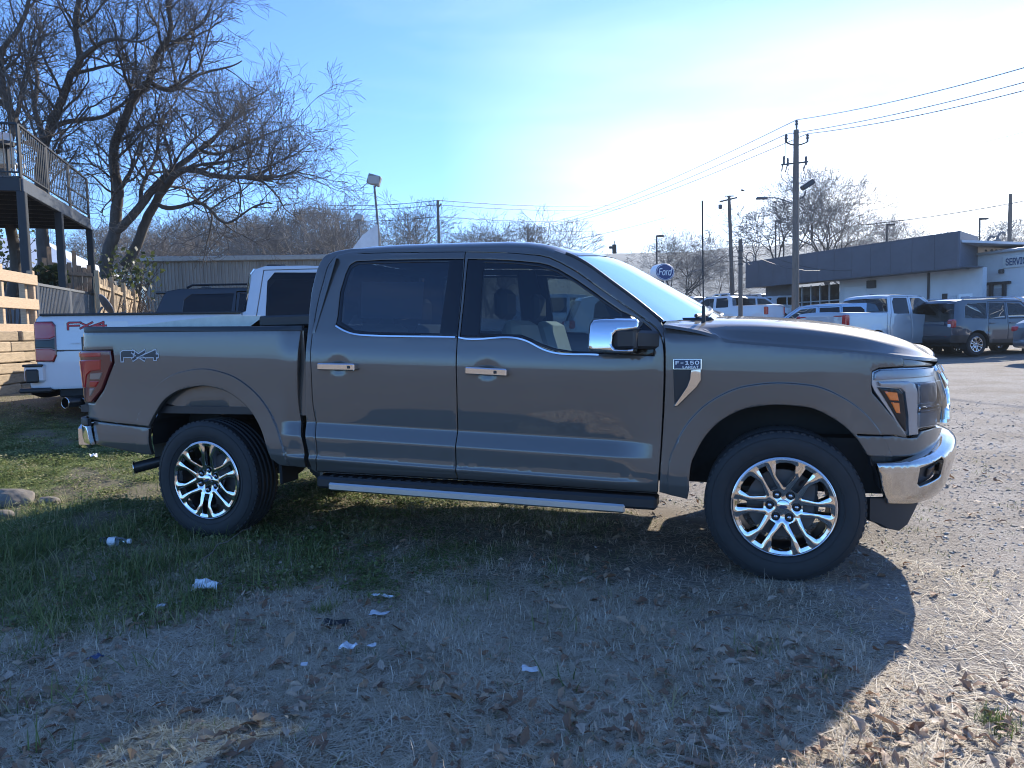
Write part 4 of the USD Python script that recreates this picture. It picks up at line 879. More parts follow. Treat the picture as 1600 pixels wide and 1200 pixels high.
def pickup_windows(H, belt, c0, cab, gr, gf):
    t = H - .10
    return [([(c0 + .26, belt + .02), (c0 + .30, t - .12), (c0 + .40, t), (c0 + .98, t), (c0 + .94, belt), (c0 + .40, belt)], gr), ([(c0 + 1.10, belt), (c0 + 1.12, t), (c0 + cab - .30, t - .01), (c0 + cab - .05, t - .14), (c0 + cab + .30, belt + .02), (c0 + cab + .30, belt - .05), (c0 + 1.8, belt - .04)], gf)]
def pickup_shut(H, belt, c0, cab, bed):
    return [[(bed + .01, .3), (bed + .01, 1.5)], [(c0 + .10, .42), (c0 + .06, 1.0), (c0 + .14, belt), (c0 + .26, H - .07), (c0 + 1.03, H - .045), (c0 + 1.03, .42)], [(c0 + 1.03, H - .045), (c0 + cab - .2, H - .06), (c0 + cab + .42, belt), (c0 + cab + .45, .42)]]
def heading(dx, dy): return math.atan2(dy, dx)
HULLS_ = {}
# ---- white heavy pickup behind, left
Hs, rail_s, bed_s, cab_s = 2.16, 1.50, 2.42, 2.0
p0 = np.array((-8.589, 1.893, 0.772))
az = math.radians(55.5); WP_RZ = math.pi / 2 - az
gz = float(ground_z(-7.4, 2.6)) - .07
hd = np.array([math.sin(az), math.cos(az)]); sd = np.array([-hd[1], hd[0]])
wp_loc = np.array([p0[0], p0[1]]) + sd * 1.0
WP = thing("pickup_truck", "white heavy duty pickup half hidden behind the grey pickup's box", "pickup truck", (wp_loc[0], wp_loc[1], gz), WP_RZ)
c0 = bed_s + .05
half_w, M_w = vehicle(WP, pickup_segs(Hs, rail_s, bed_s, 6.5, cab_s, 1.42), 1.02, 1.42, .30, (1.32, 5.35), .42, WHITE_P, pickup_windows(Hs, 1.44, c0, cab_s, GL_DARK, GL_DARK),
        dict(bed_cover=BLACK, rear_glass=GL_DARK, windscreen=GL_MID, grille=GLOSSBLACK, front_bumper=CHROME, rear_bumper=BLACK), shut=pickup_shut(Hs, 1.44, c0, cab_s, bed_s) + [[(-.1, 1.06), (1.0, 1.06)]], step=.09, zb=.58)
obj("bed_rail_cap", cat(beam((.06, -.955, rail_s + .012), (bed_s, -.965, rail_s + .012), .07, .03, .008), beam((.06, .955, rail_s + .012), (bed_s, .965, rail_s + .012), .07, .03, .008)), BLACK, WP)
def wlamp(name, pol, m, off, thick=.03):
    g = panel(Polygon(pol), lambda u, v, o=0.0: M_w(u, v, np.asarray(o) + off), .03, .015, thick, .008, .008)
    obj(name, g, m, WP, smooth=40); obj(name, mirror(g), m, WP, smooth=40)
wlamp("tail_lamp", [(-.015, .93), (-.02, 1.40), (.0, 1.43), (.20, 1.43), (.235, 1.38), (.235, 1.0), (.20, .92)], LENS_DARKRED, .012)
wlamp("tail_lamp_lens", [(-.01, 1.21), (-.015, 1.40), (.01, 1.42), (.19, 1.42), (.225, 1.37), (.225, 1.24), (.16, 1.21)], LENS_RED, .020)
wlamp("tail_lamp_lens", [(-.01, .94), (-.01, 1.09), (.16, 1.09), (.225, 1.06), (.225, 1.0), (.19, .935)], LENS_RED, .020)
wlamp("reverse_lens", [(-.01, 1.10), (-.01, 1.20), (.16, 1.20), (.22, 1.22), (.22, 1.08), (.16, 1.10)], GLOSSBLACK, .018)
obj("bumper_recess", box((-.05, -1.0, .755), (.15, .10, .17), .02), BLACK, WP); obj("bumper_step", box((-.02, -.95, .575), (.36, .24, .06), .02), BLACK, WP)
obj("bumper_top_pad", box((-.04, -.90, .885), (.22, .30, .03), .01), BLACK, WP)
obj("rear_bumper_end", box((-.02, -.93, .78), (.24, .20, .22), .03), WHITE_P, WP)
obj("side_sill", box((.62, -.92, .55), (.80, .10, .16), .02), DARK, WP)
ant = obj("roof_fin", box((c0 + .42, 0, Hs + .05), (.28, .07, .06), .02), GLOSSBLACK, WP)
for q in ((-8.235, 1.952, 0.613), (-8.167, 2.130, 0.592)):
    lp = rotz((np.array([[q[0] - wp_loc[0], q[1] - wp_loc[1], q[2] - gz]]), np.zeros((0, 3), int)), -WP_RZ)[0][0]
    to = np.array([-.62, -.78, 0])
    tpth = obj("exhaust_tip", tube([lp, lp - to * .35], .065, 20, cap=False), mat("exhaust_dark", (.04, .04, .042)), WP, smooth=50)
    a = np.linspace(0, 2 * np.pi, 25); s1 = np.array([to[1], -to[0], 0])
    obj("exhaust_ring", tube(lp + .067 * (np.cos(a)[:, None] * s1 + np.sin(a)[:, None] * np.array([0, 0, 1.0])), .005, 6), CHROME, tpth, smooth=True)
    obj("exhaust_inside", tube([lp - to * .08, lp - to * .09], .064, 20), DARK, tpth)
wdec = obj("decal", panel(Polygon([(.33, 1.30), (1.05, 1.30), (1.05, 1.42), (.33, 1.42)]), lambda u, v, o=0.0: M_w(u, v, np.asarray(o) + .001), .06, .03, .001, .001, .0002), WHITE_P, WP, smooth=40)
fx4(lambda u, v, o: M_w(u, v, np.asarray(o) + .001), wdec, .36, 1.335, .44, .075, BLACK, mat("decal_red", (.45, .02, .03), .4), .014)
obj("fuel_flap_line", beam((.40, -1.018, 1.15), (.62, -1.018, 1.15), .003, .012), mat("decal_silver", (.45, .46, .48)), WP)
# ---- black SUV behind the white pickup
def suv_segs(L, H, hood, rake=.25, nose=.12, tail=.0, bump=.62):
    return [("rear_bumper", [(.05, .42), (-.02, .46), (-.03, bump - .06), (.0, bump)]), ("tailgate", [(.0, bump), (.01, .95), (.06 + tail * .3, 1.06)]), ("rear_glass", [(.06 + tail * .3, 1.06), (rake + tail, H - .14)]),
            ("roof", [(rake + tail, H - .14), (rake + tail + .06, H - .06), (rake + tail + .3, H - .015), (L * .42, H), (L * .55, H - .03), (L * .60, H - .06)]), ("windscreen", [(L * .60, H - .06), (L * .67, H - .28), (L * .755, hood + .05)]),
            ("hood", [(L * .755, hood + .05), (L * .78, hood + .02), (L * .90, hood - .05), (L - nose - .08, hood - .13)]), ("grille", [(L - nose - .08, hood - .13), (L - nose, hood - .25), (L - .04, .62)]), ("front_bumper", [(L - .04, .62), (L, .56), (L - .02, .40), (L - .12, .34)])]
def suv_windows(L, H, belt, rake, gl_rear, gl_mid, gl_front):
    t = H - .13
    return [([(rake + .30, belt + .05), (rake + .36, t - .10), (rake + .48, t), (L * .30, t + .01), (L * .285, belt + .02)], gl_rear), ([(L * .305, belt + .01), (L * .32, t + .01), (L * .455, t), (L * .45, belt)], gl_mid),
            ([(L * .475, belt), (L * .48, t), (L * .585, t - .03), (L * .66, t - .26), (L * .705, belt + .02)], gl_front)]
def suv_shut(L, H, belt): return [[(L * .29, .5), (L * .30, belt), (L * .31, H - .08)], [(L * .465, .3), (L * .465, H - .07)], [(L * .725, .3), (L * .725, belt + .05), (L * .60, H - .09), (L * .31, H - .08)]]
def suv(path, L, H, W, hood, belt, rake, wheels, R, pm, gl, mats, clad=None, detail=True, tumble=.26, step=.10):
    m = dict(rear_glass=gl[0], windscreen=gl[2], grille=GLOSSBLACK); m.update(mats)
    r = vehicle(path, suv_segs(L, H, hood, rake), W, belt, tumble, wheels, R, pm, suv_windows(L, H, belt, rake, gl[0], gl[1], gl[2]), m, clad=clad, detail=detail, step=step, shut=suv_shut(L, H, belt) if detail else (), zb=.34)
    side_mirror(path, L * .69, W - .06, belt + .03, pm)
    for s in (-1, 1):
        for x in (L * .33, L * .50): obj("door_handle", box((x, s * (W + .008), belt - .12), (.19, .025, .035), .008), pm, path)
    return r
sv = np.array((-10.602, 5.717, 1.738)); az2 = math.radians(62)
SUVB = thing("suv", "black suv with tinted glass behind the white pickup's box", "suv", (sv[0] + .5 * math.cos(az2) * 0 - math.cos(az2) * .9, sv[1] + math.sin(az2) * .9, (-9.099, 5.768, 2.349)[2] - 1.98), math.pi / 2 - az2)
suv(SUVB, 5.3, 1.95, .99, 1.20, 1.22, .36, (1.05, 4.15), .40, BLACK_P, (GL_DARK, GL_DARK, GL_DARK), dict(rear_bumper=BLACK))
for s in (-1, 1): obj("roof_rail", tube([(.75, s * .70, 1.955), (.85, s * .70, 2.0), (2.8, s * .70, 2.02), (3.0, s * .70, 1.96)], .022, 6), GLOSSBLACK, SUVB)
obj("roof_spoiler", box((.34, 0, 1.87), (.34, 1.30, .05), .02), BLACK_P, SUVB); obj("roof_fin", box((.95, 0, 1.99), (.2, .06, .06), .02), GLOSSBLACK, SUVB)
# ---- right: slate compact SUV, seen from its tail corner
LZ = .26
bz = np.array((6.616, 20.743, 0.331)); az3 = math.radians(59); hd3 = np.array([math.sin(az3), math.cos(az3)]); sd3 = np.array([-hd3[1], hd3[0]])
def put(px_pt, az, xl, yl):
    h = np.array([math.sin(az), math.cos(az)]); s = np.array([-h[1], h[0]])
    return np.array(px_pt[:2]) - h * xl - s * yl
l = put(bz, az3, .90, -.80)
BS = thing("suv", "slate blue compact suv seen from its tail corner across the lot", "suv", (l[0], l[1], float(ground_z(*l))), math.pi / 2 - az3)
clad = [[(-.2, .3), (4.6, .3), (4.6, .52), (3.9, .52), (1.5, .50), (1.3, .62), (-.2, .66)]]
suv(BS, 4.39, 1.74, .94, 1.10, 1.12, .16, (.90, 3.57), .36, SLATE_P, (GL_MID, GL_CLEAR, GL_CLEAR), dict(rear_bumper=BLACK), clad=clad, tumble=.20)
for s in (-1, 1): obj("roof_rail", tube([(.5, s * .70, 1.70), (.6, s * .70, 1.79), (2.5, s * .70, 1.80), (2.8, s * .68, 1.70)], .022, 6), SILVER, BS)
obj("plate", box((-.035, .12, .78), (.02, .32, .17), .004), WHITE, BS); obj("lettering", rotz((np.array(meshkit.text_mesh("FORD", .05, .004, True).vertices) @ np.array([[0, -1, 0], [0, 0, 1], [-1, 0, 0]], float), np.array(meshkit.text_mesh("FORD", .05, .004, True).faces)), 0, (-.048, .20, .76)), BLUE_P, BS)
for s in (-1, 1):
    obj("tail_lamp", box((.075, s * .80, 1.0), (.16, .24, .27), .04), LENS_RED, BS, smooth=30); obj("reverse_lens", box((.00, s * .78, .95), (.05, .12, .10), .02), WHITE, BS)
    obj("reflector", box((-.03, s * .60, .60), (.02, .2, .04), .004), LENS_RED, BS); obj("side_marker", box((.36, s * .925, .66), (.12, .02, .05), .005), LENS_RED, BS)
obj("tailgate_bar", box((-.02, 0, 1.02), (.03, 1.2, .10), .01), GREY_P, BS)
# ---- silver pickup with a red lamp bar
az4 = math.radians(49)
l = put(np.array((2.790, 18.917, 0.367)), az4, .0, -.98)
SP = thing("pickup_truck", "silver pickup with a red light bar across its tailgate", "pickup truck", (l[0], l[1], float(ground_z(*l))), math.pi / 2 - az4)
vehicle(SP, pickup_segs(1.97, 1.42, 1.72, 5.9, 1.86, 1.34), 1.0, 1.36, .30, (1.25, 4.95), .41, SILVER_P, pickup_windows(1.97, 1.37, 1.77, 1.86, GL_DARK, GL_MID), dict(bed_cover=BLACK, rear_glass=GL_MID, windscreen=GL_CLEAR, grille=GLOSSBLACK, front_bumper=BLACK, rear_bumper=SILVER_P), shut=pickup_shut(1.97, 1.37, 1.77, 1.86, 1.72))
for s in (-1, 1): obj("tail_lamp", box((.06, s * .90, 1.14), (.18, .17, .46), .03), LENS_RED, SP, smooth=30)
obj("light_bar", box((-.025, 0, 1.33), (.04, 1.66, .035), .01), LENS_RED, SP); obj("lettering", box((-.025, .0, 1.22), (.03, .5, .02), .004), SILVER, SP)
obj("roof_fin", box((2.2, 0, 2.0), (.2, .06, .05), .02), GLOSSBLACK, SP)
# ---- pale blue SUV facing left, dark SUV and white pickup at the right edge
l = put(np.array((0.270, 22.844, 1.342)), math.radians(-68), 4.55, 0)
IS = thing("suv", "pale blue suv with a light roof facing left behind the silver pickup", "suv", (l[0], l[1], float(ground_z(*l))), math.pi / 2 - math.radians(-68))
suv(IS, 4.6, 1.72, .93, 1.08, 1.10, .35, (.95, 3.70), .36, ICE_P, (GL_DARK, GL_DARK, GL_CLEAR), dict(roof=SILVER_P))
for s in (-1, 1): obj("head_lamp", box((4.30, s * .72, .86), (.22, .34, .14), .03), mat("lamp_grey", (.30, .32, .35)), IS, smooth=30)
l = put(np.array((6.832, 18.086, 0.357)), math.radians(66), .0, .86)
DS = thing("suv", "dark suv cut off by the right edge, red tail lamp showing", "suv", (l[0], l[1], float(ground_z(*l))), math.pi / 2 - math.radians(66))
suv(DS, 4.7, 1.42, .92, .98, .98, .62, (.95, 3.7), .34, GREY_P, (GL_DARK, GL_MID, GL_CLEAR), dict(rear_bumper=GREY_P))
for s in (-1, 1): obj("tail_lamp", box((.06, s * .76, .93), (.16, .30, .15), .03), LENS_RED, DS, smooth=30)
l = put(np.array((11.196, 30.977, 0.872)), math.radians(72), .0, -1.0)
WR = thing("pickup_truck", "white pickup with a covered box at the right edge by the service wing", "pickup truck", (l[0], l[1], float(ground_z(*l)) + .05), math.pi / 2 - math.radians(72))
vehicle(WR, pickup_segs(2.06, 1.54, 1.75, 5.9, 1.86, 1.36), 1.0, 1.38, .30, (1.25, 4.95), .41, WHITE_P, pickup_windows(2.06, 1.48, 1.80, 1.86, GL_DARK, GL_MID), dict(bed_cover=BLACK, rear_glass=GL_DARK, windscreen=GL_MID, grille=GLOSSBLACK), step=.15)
for s in (-1, 1): obj("tail_lamp", box((.06, s * .90, 1.14), (.18, .17, .40), .03), LENS_RED, WR, smooth=30)
# ---- the far rows: three bodies, copied
def cls(name):
    p = f"/World/_{name}"; UsdGeom.Xform.Define(stage, p); stage.GetPrimAtPath(p).SetSpecifier(Sdf.SpecifierClass); return p
def far_suv(nm, pm, H=1.72, L=4.6):
    p = cls(nm); suv(p, L, H, .93, 1.05, 1.08, .30, (.95, L - .9), .35, pm, (GL_DARK, GL_DARK, GL_CLEAR), {}, detail=False, step=.25)
    for s in (-1, 1): obj("tail_lamp", box((.05, s * .78, .98), (.14, .24, .22), .03), LENS_RED, p); obj("head_lamp", box((L - .22, s * .72, .82), (.2, .30, .13), .03), mat("lamp_grey", (.30, .32, .35)), p)
    return p
def far_pickup(nm, pm):
    p = cls(nm); vehicle(p, pickup_segs(), 1.0, 1.36, .30, (1.25, 4.95), .41, pm, pickup_windows(1.96, 1.37, 1.8, 1.86, GL_DARK, GL_CLEAR), dict(bed_cover=BLACK, rear_glass=GL_DARK, windscreen=GL_CLEAR, grille=GLOSSBLACK), step=.25, detail=False)
    for s in (-1, 1): obj("tail_lamp", box((.06, s * .90, 1.14), (.18, .17, .40), .03), LENS_RED, p); obj("head_lamp", box((5.62, s * .80, 1.0), (.2, .26, .2), .03), mat("lamp_grey", (.30, .32, .35)), p)
    side_mirror(p, 4.05, .95, 1.42, pm)
    return p
FS = {k: far_suv("suv_" + k, m) for k, m in dict(white=WHITE_P, black=BLACK_P, grey=GREY_P, silver=SILVER_P, navy=BLUE_P).items()}
FP = {k: far_pickup("pickup_" + k, m) for k, m in dict(white=WHITE_P, grey=GREY_P).items()}
far = [  # class, position, heading, name, label
    (FP["white"], (1.422, 33.682, 1.533), -62, "pickup_truck", "white pickup facing left beside the big utility pole"),
    (FS["grey"], (-0.479, 36.755, 1.528), -60, "suv", "dark grey suv in the far row right of the short pole"),
    (FS["silver"], (-1.641, 39.535, 1.567), 62, "suv", "silver suv with red tail lamp in the far row left of the short pole"),
    (FS["white"], (-2.523, 44.498, 1.524), -60, "suv", "white suv in the far row just right of the mast aerial"),
    (FS["black"], (-3.532, 46.278, 1.552), 64, "suv", "black suv in the far row seen past the mast aerial"),
    (FS["navy"], (-0.904, 49.196, 1.631), -58, "suv", "navy suv deep in the far row behind the dark grey one"),
    (FS["silver"], (0.243, 52.698, 1.667), -58, "suv", "silver suv in front of the storefront's left corner"),
    (FS["white"], (1.114, 47.731, 1.661), 62, "suv", "white suv parked under the grey fascia by the storefront"),
    (FS["black"], (-1.757, 59.407, 1.699), -60, "suv", "black suv in the second far row below the hill"),
    (FP["white"], (0.954, 62.351, 1.813), -62, "pickup_truck", "white pickup in the second far row left of the storefront"),
    (FS["grey"], (-3.663, 63.002, 1.649), 60, "suv", "grey suv in the second far row near the round sign's foot"),
    (FS["white"], (-4.993, 56.299, 1.505), 60, "suv", "white suv glimpsed over the windscreen's foot, far away"),
    (FS["white"], (-0.990, 70.125, 1.792), -60, "suv", "white suv in the third far row between the two leaning poles"),
    (FS["silver"], (2.364, 73.270, 1.854), -60, "suv", "silver suv in the third far row farthest right"),
    (FS["white"], (-4.744, 14.465, 1.409), 70, "suv", "white suv seen through the grey pickup's front window"),
    (FS["silver"], (-8.152, 19.686, 1.470), 70, "suv", "silver suv seen through the grey pickup's cab behind the seats"),
]
for src, q, a, nm, lb in far:
    z = float(ground_z(q[0], q[1]))
    copy_of(src, nm, lb, "pickup truck" if "pickup" in nm else "suv", (q[0], q[1], z), math.pi / 2 - math.radians(a), group="vehicles parked across the lot")

# ================================================================ left: terrace, timber wall, fences, deck
LUMBER = mat("new_lumber", (.42, .29, .175), .7, var=.28, scale=5, stretch=(2, 2, 14), bump=.15, rnd=.12)
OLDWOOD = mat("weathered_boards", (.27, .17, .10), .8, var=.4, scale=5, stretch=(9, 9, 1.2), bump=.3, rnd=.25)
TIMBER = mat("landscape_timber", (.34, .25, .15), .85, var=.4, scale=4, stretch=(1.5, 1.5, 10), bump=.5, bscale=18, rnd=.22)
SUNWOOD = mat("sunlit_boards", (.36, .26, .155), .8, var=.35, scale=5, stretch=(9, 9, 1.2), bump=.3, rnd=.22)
DKSTEEL = mat("painted_steel", (.010, .012, .015), .5); GALV = mat("grey_steel", (.13, .135, .14), .6, .3)
V3 = lambda p: np.array(p, float)
TZ = 1.42
_a0, _a1 = V3((-11.740, 3.894, 1.438)), V3((-12.544, 5.214, 1.433))
tA, tB, tC = _a0 - (_a1 - _a0) * 2.2, _a1 * 1.0, V3((-12.952, 5.820, 1.554))
ter = np.array([tA[:2], tB[:2], tC[:2], V3((-14.071, 7.984, 1.850))[:2], V3((-17.832, 13.514, 2.399))[:2], V3((-45.779, 43.539, 4.057))[:2], V3((-82.427, 32.073, 4.905))[:2], V3((-24.012, 2.150, 2.296))[:2]])
tm = trimesh.creation.extrude_polygon(Polygon(ter).buffer(0), 1.6, engine="earcut")
tm = (np.array(tm.vertices) + [0, 0, TZ - 1.6], np.array(tm.faces))
obj("terrace", tm, mat("terrace_soil", (.16, .12, .075), .95, var=.45, scale=2.5, bump=.5), kind="structure")
TW = thing("timber_wall", "retaining wall of stacked landscape timbers below the new wooden rail fence", "wall")
dv = (tB - tA); dv[2] = 0; Lw = np.linalg.norm(dv); dv /= Lw; nv_ = np.array([dv[1], -dv[0], 0])
if nv_ @ V3(_r) < 0: nv_ = -nv_
zc_ = .35; r_ = np.random.default_rng(3)
while zc_ < TZ + .05:
    h = .175; x = -.3 * r_.random()
    while x < Lw + .12:
        l = 1.1 + 1.5 * r_.random(); e = min(x + l, Lw + .15 + .06 * r_.random())
        a = tA + dv * x; b = tA + dv * (e - .012); q = nv_ * (.12 + .018 * r_.standard_normal())
        obj("timber", beam([*(a[:2] + q[:2]), zc_ + h / 2 + .006 * r_.standard_normal()], [*(b[:2] + q[:2]), zc_ + h / 2 + .006 * r_.standard_normal()], .20, h - .012, .016), TIMBER, TW)
        x = e
    zc_ += h
RF = thing("rail_fence", "new lumber rail fence standing on the timber wall", "fence")
f0, f1 = _a0 - (_a1 - _a0) * 1.8, _a0 + (_a1 - _a0) * .95; f0[2] = f1[2] = 0
up = lambda p, z: np.array([p[0], p[1], z])
for zz in (1.62, 2.06, 2.50): obj("rail", beam(up(f0, zz - .05) - nv_ * .0 + nv_ * .06, up(f1, zz) + nv_ * .06 + dv * .08, .045, .185 if zz > 1.7 else .17, .006), LUMBER, RF)
for t in (0, .35, .68, 1.0): obj("post", box(up(f0 + (f1 - f0) * t, 2.04), (.10, .10, 1.26), .008, rz=math.atan2(dv[1], dv[0])), LUMBER, RF)
obj("brace_post", box(up(f1 - dv * .16 - nv_ * .08, 1.98), (.10, .10, 1.05), .008, rz=math.atan2(dv[1], dv[0])), LUMBER, RF)
MR = thing("metal_railing", "grey metal railing with thin balusters beside the deck posts", "railing")
m0, m1 = V3((-12.571, 5.310, 2.255)), V3((-14.551, 8.463, 2.461)); m0[2] = m1[2] = 0
obj("top_rail", beam(up(m0, 2.44), up(m1, 2.46), .045, .05, .005), GALV, MR); obj("bottom_rail", beam(up(m0, 1.52), up(m1, 1.52), .035, .035, .005), GALV, MR)
for t in np.linspace(.015, .985, 46): obj("baluster", box(up(m0 + (m1 - m0) * t, 1.98), (.012, .012, .90)), GALV, MR)
for t in (0, .5, 1): obj("post", box(up(m0 + (m1 - m0) * t, 1.95), (.05, .05, 1.06), .005), GALV, MR)
def picket_fence(name, label, p0, p1, z0, z1, n, m, rails=True, brace=False, tall=()):
    t = thing(name, label, "fence"); p0, p1 = up(p0, 0), up(p1, 0); d = p1 - p0; L = np.linalg.norm(d); d /= L; a = math.atan2(d[1], d[0]); nn = np.array([d[1], -d[0], 0])
    if nn @ (CAM - p0) < 0: nn = -nn
    r = np.random.default_rng(len(label))
    for k in range(n):
        w = L / n - .012; q = p0 + d * (L * (k + .5) / n); h = (z1 - z0) + .05 * r.standard_normal() + (.28 if k in tall else 0)
        obj("picket", box([*(q + nn * .006 * r.standard_normal())[:2], z0 + h / 2], (w, .02, h), .004, rz=a + .02 * r.standard_normal()), m, t)
    if rails:
        for f in (.12, .86): obj("rail", beam(up(p0 + nn * .045, z0 + (z1 - z0) * f), up(p1 + nn * .045, z0 + (z1 - z0) * f), .04, .09, .005), m, t)
    if brace:
        s = L / brace
        for k in range(brace):
            obj("post", box([*(p0 + d * s * k + nn * .07)[:2], (z0 + z1) / 2 + .05], (.09, .09, z1 - z0 + .1), .006, rz=a), m, t)
            obj("brace", beam(up(p0 + d * (s * k + .1) + nn * .05, z0 + .25), up(p0 + d * (s * (k + 1) - .1) + nn * .05, z1 - .3), .03, .08, .004), m, t)
    return t
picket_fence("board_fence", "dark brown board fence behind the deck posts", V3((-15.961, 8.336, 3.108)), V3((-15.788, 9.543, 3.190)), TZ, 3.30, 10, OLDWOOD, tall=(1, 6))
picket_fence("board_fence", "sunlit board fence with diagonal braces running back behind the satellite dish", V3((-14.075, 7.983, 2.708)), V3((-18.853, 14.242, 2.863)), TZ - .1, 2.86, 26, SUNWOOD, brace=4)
SD = thing("satellite_dish", "dark satellite dish seen from behind in front of the sunlit board fence", "satellite dish", (-12.557, 6.781, 2.084))
aR = np.linspace(0, .21, 8); a = np.linspace(0, 2 * np.pi, 33)
ez = np.array([.35, .80, .48]); ez /= np.linalg.norm(ez); e1 = np.cross(ez, [0, 0, 1]); e1 /= np.linalg.norm(e1); e2 = np.cross(e1, ez)
D_ = (aR[:, None, None] * (np.cos(a)[None, :, None] * e1 + 1.12 * np.sin(a)[None, :, None] * e2)) + (1.1 * aR ** 2)[:, None, None] * ez
obj("dish", grid_mesh(D_), mat("dish_grey", (.05, .05, .052), .5), SD, smooth=True)
obj("rim", tube(D_[-1], .009, 6), mat("dish_rim", (.30, .30, .31), .5), SD)
obj("arm", tube([-.2 * e2, .16 * e2 * 0 - .30 * e2 + .30 * ez, .36 * ez - .12 * e2], .014, 6), GALV, SD); obj("mast", tube([-.05 * ez, (-.04, -.12, -.15), (-.04, -.12, -1.15)], .022, 8), GALV, SD)
# deck on steel posts
DK = thing("deck", "black steel deck with a baluster railing on tall posts, top left", "deck")
dA, dB = V3((-13.550, 5.947, 4.416)), V3((-16.515, 10.258, 4.525)); dA[2] = dB[2] = 0
dd = dB - dA; Ld = np.linalg.norm(dd); dd /= Ld; dl = np.array([-dd[1], dd[0], 0])
if dl @ V3(_r) > 0: dl = -dl
DZ = 4.57; WD = 3.6
obj("edge_beam", beam(up(dA, DZ - .14), up(dB, DZ - .14), .08, .26, .01), mat("beam_grey", (.05, .06, .075), .5), DK)
obj("edge_beam", beam(up(dA + dl * WD, DZ - .14), up(dA, DZ - .14), .08, .26, .01), DKSTEEL, DK); obj("edge_beam", beam(up(dB + dl * WD, DZ - .14), up(dB, DZ - .14), .08, .26, .01), DKSTEEL, DK)
obj("edge_beam", beam(up(dA + dl * WD, DZ - .14), up(dB + dl * WD, DZ - .14), .08, .26, .01), DKSTEEL, DK)
for t in np.linspace(.1, .9, 8): obj("joist", beam(up(dA + dd * Ld * t + dl * .05, DZ - .16), up(dA + dd * Ld * t + dl * (WD - .05), DZ - .16), .05, .18), DKSTEEL, DK)
for k in range(24): obj("deck_board", beam(up(dA + dl * (WD * (k + .5) / 24), DZ + .012), up(dB + dl * (WD * (k + .5) / 24), DZ + .012), WD / 24 - .008, .03), mat("deck_boards", (.10, .085, .075), .8, var=.3), DK)
for p, h in ((dA, .0), (dA + dd * Ld * .47, 0), (dB, 0), (dA + dl * WD, 0), (dB + dl * WD, 0), (dA + dd * Ld * .47 + dl * WD, 0)): obj("post", box(up(p, (TZ + DZ - .27) / 2), (.15, .15, DZ - .27 - TZ), .01, rz=math.atan2(dd[1], dd[0])), DKSTEEL, DK)
RT = DZ + 1.02
for a_, b_ in ((dA, dB), (dA + dl * WD, dA)):
    obj("top_rail", beam(up(a_, RT), up(b_, RT), .05, .045, .006), DKSTEEL, DK); obj("bottom_rail", beam(up(a_, DZ + .10), up(b_, DZ + .10), .035, .03), DKSTEEL, DK)
    n = int(np.linalg.norm(b_ - a_) / .125)
    for k in range(1, n): obj("baluster", box(up(a_ + (b_ - a_) * k / n, (RT + DZ + .1) / 2), (.014, .014, RT - DZ - .1)), DKSTEEL, DK)
for p in (dA, dA + dd * Ld / 3, dA + dd * Ld * 2 / 3, dB, dA + dl * WD): obj("rail_post", box(up(p, (RT + DZ) / 2), (.05, .05, RT - DZ), .005), DKSTEEL, DK)
obj("mid_rail", beam(up(dA + dd * Ld * .62, DZ + .48), up(dB, DZ + .48), .03, .03), DKSTEEL, DK)
CH = thing("patio_chair", "white patio chair on the deck behind the railing", "chair", up(dA + dd * 1.1 + dl * .55, DZ + .03), math.atan2(dd[1], dd[0]))
WPL = mat("white_resin", (.68, .67, .63), .45)
bkc = curve_pts([(-.22, 0, .42), (-.30, 0, .70), (-.34, 0, .95), (-.38, 0, 1.0)], 10)
obj("backrest", grid_mesh(np.stack([bkc + [0, y, -.02 * (y / .2) ** 2] for y in np.linspace(-.24, .24, 7)], 1)), WPL, CH, smooth=True); obj("seat", box((0, 0, .42), (.46, .48, .035), .012), WPL, CH)
for sx in (-.2, .2):
    for sy in (-.2, .2): obj("leg", tube([(sx, sy, .41), (sx * 1.15, sy * 1.15, 0)], .018, 6), WPL, CH)
for sy in (-.25, .25): obj("armrest", tube(curve_pts([(-.30, sy, .68), (.0, sy, .66), (.2, sy, .62), (.22, sy, .42)], 10), .02, 6), WPL, CH)
TBL = thing("table", "dark table with a pale cloth on the deck at the left edge", "table", up(dA + dl * 1.0 + dd * .5, DZ + .03))
obj("table_top", box((0, 0, .74), (1.1, 1.1, .10), .01), DKSTEEL, TBL); obj("table_cloth", box((.1, 0, .80), (.7, .7, .015), .004), mat("pink_cloth", (.5, .22, .22), .8), TBL)
for sx in (-.45, .45):
    for sy in (-.45, .45): obj("leg", box((sx, sy, .345), (.05, .05, .69)), DKSTEEL, TBL)
# metal clad shed behind, house with the white roof
SH = thing("shed", "long grey metal clad shed with a flat coping behind the black suv", "shed")
s0, s1 = V3((-20.180, 15.923, 3.207)), V3((-13.837, 18.536, 3.092)); s0[2] = s1[2] = 0; sd_ = s1 - s0; Ls = np.linalg.norm(sd_); sd_ /= Ls; sn = np.array([sd_[1], -sd_[0], 0])
if sn @ (CAM - s0) < 0: sn = -sn
CLAD = mat("weathered_cladding", (.30, .285, .26), .55, .2, var=.3, scale=1.5, stretch=(3, 3, .4), rnd=.1)
npan = 14
for k in range(npan):
    a_, b_ = s0 + sd_ * Ls * k / npan, s0 + sd_ * Ls * (k + 1) / npan
    u = np.linspace(0, 1, 25); rib = np.where((np.arange(25) % 6) < 2, .035, 0.0)
    lo = a_ + (b_ - a_) * u[:, None] + sn * rib[:, None]; G = np.stack([lo + [0, 0, .5], lo + [0, 0, 4.10]], 1)
    obj("wall_panel", grid_mesh(G), CLAD, SH)
obj("coping", beam(up(s0 - sd_ * .1 + sn * .02, 4.19), up(s1 + sd_ * .1 + sn * .02, 4.19), .35, .17, .02), mat("coping_metal", (.36, .35, .33), .5, .3, var=.2), SH)
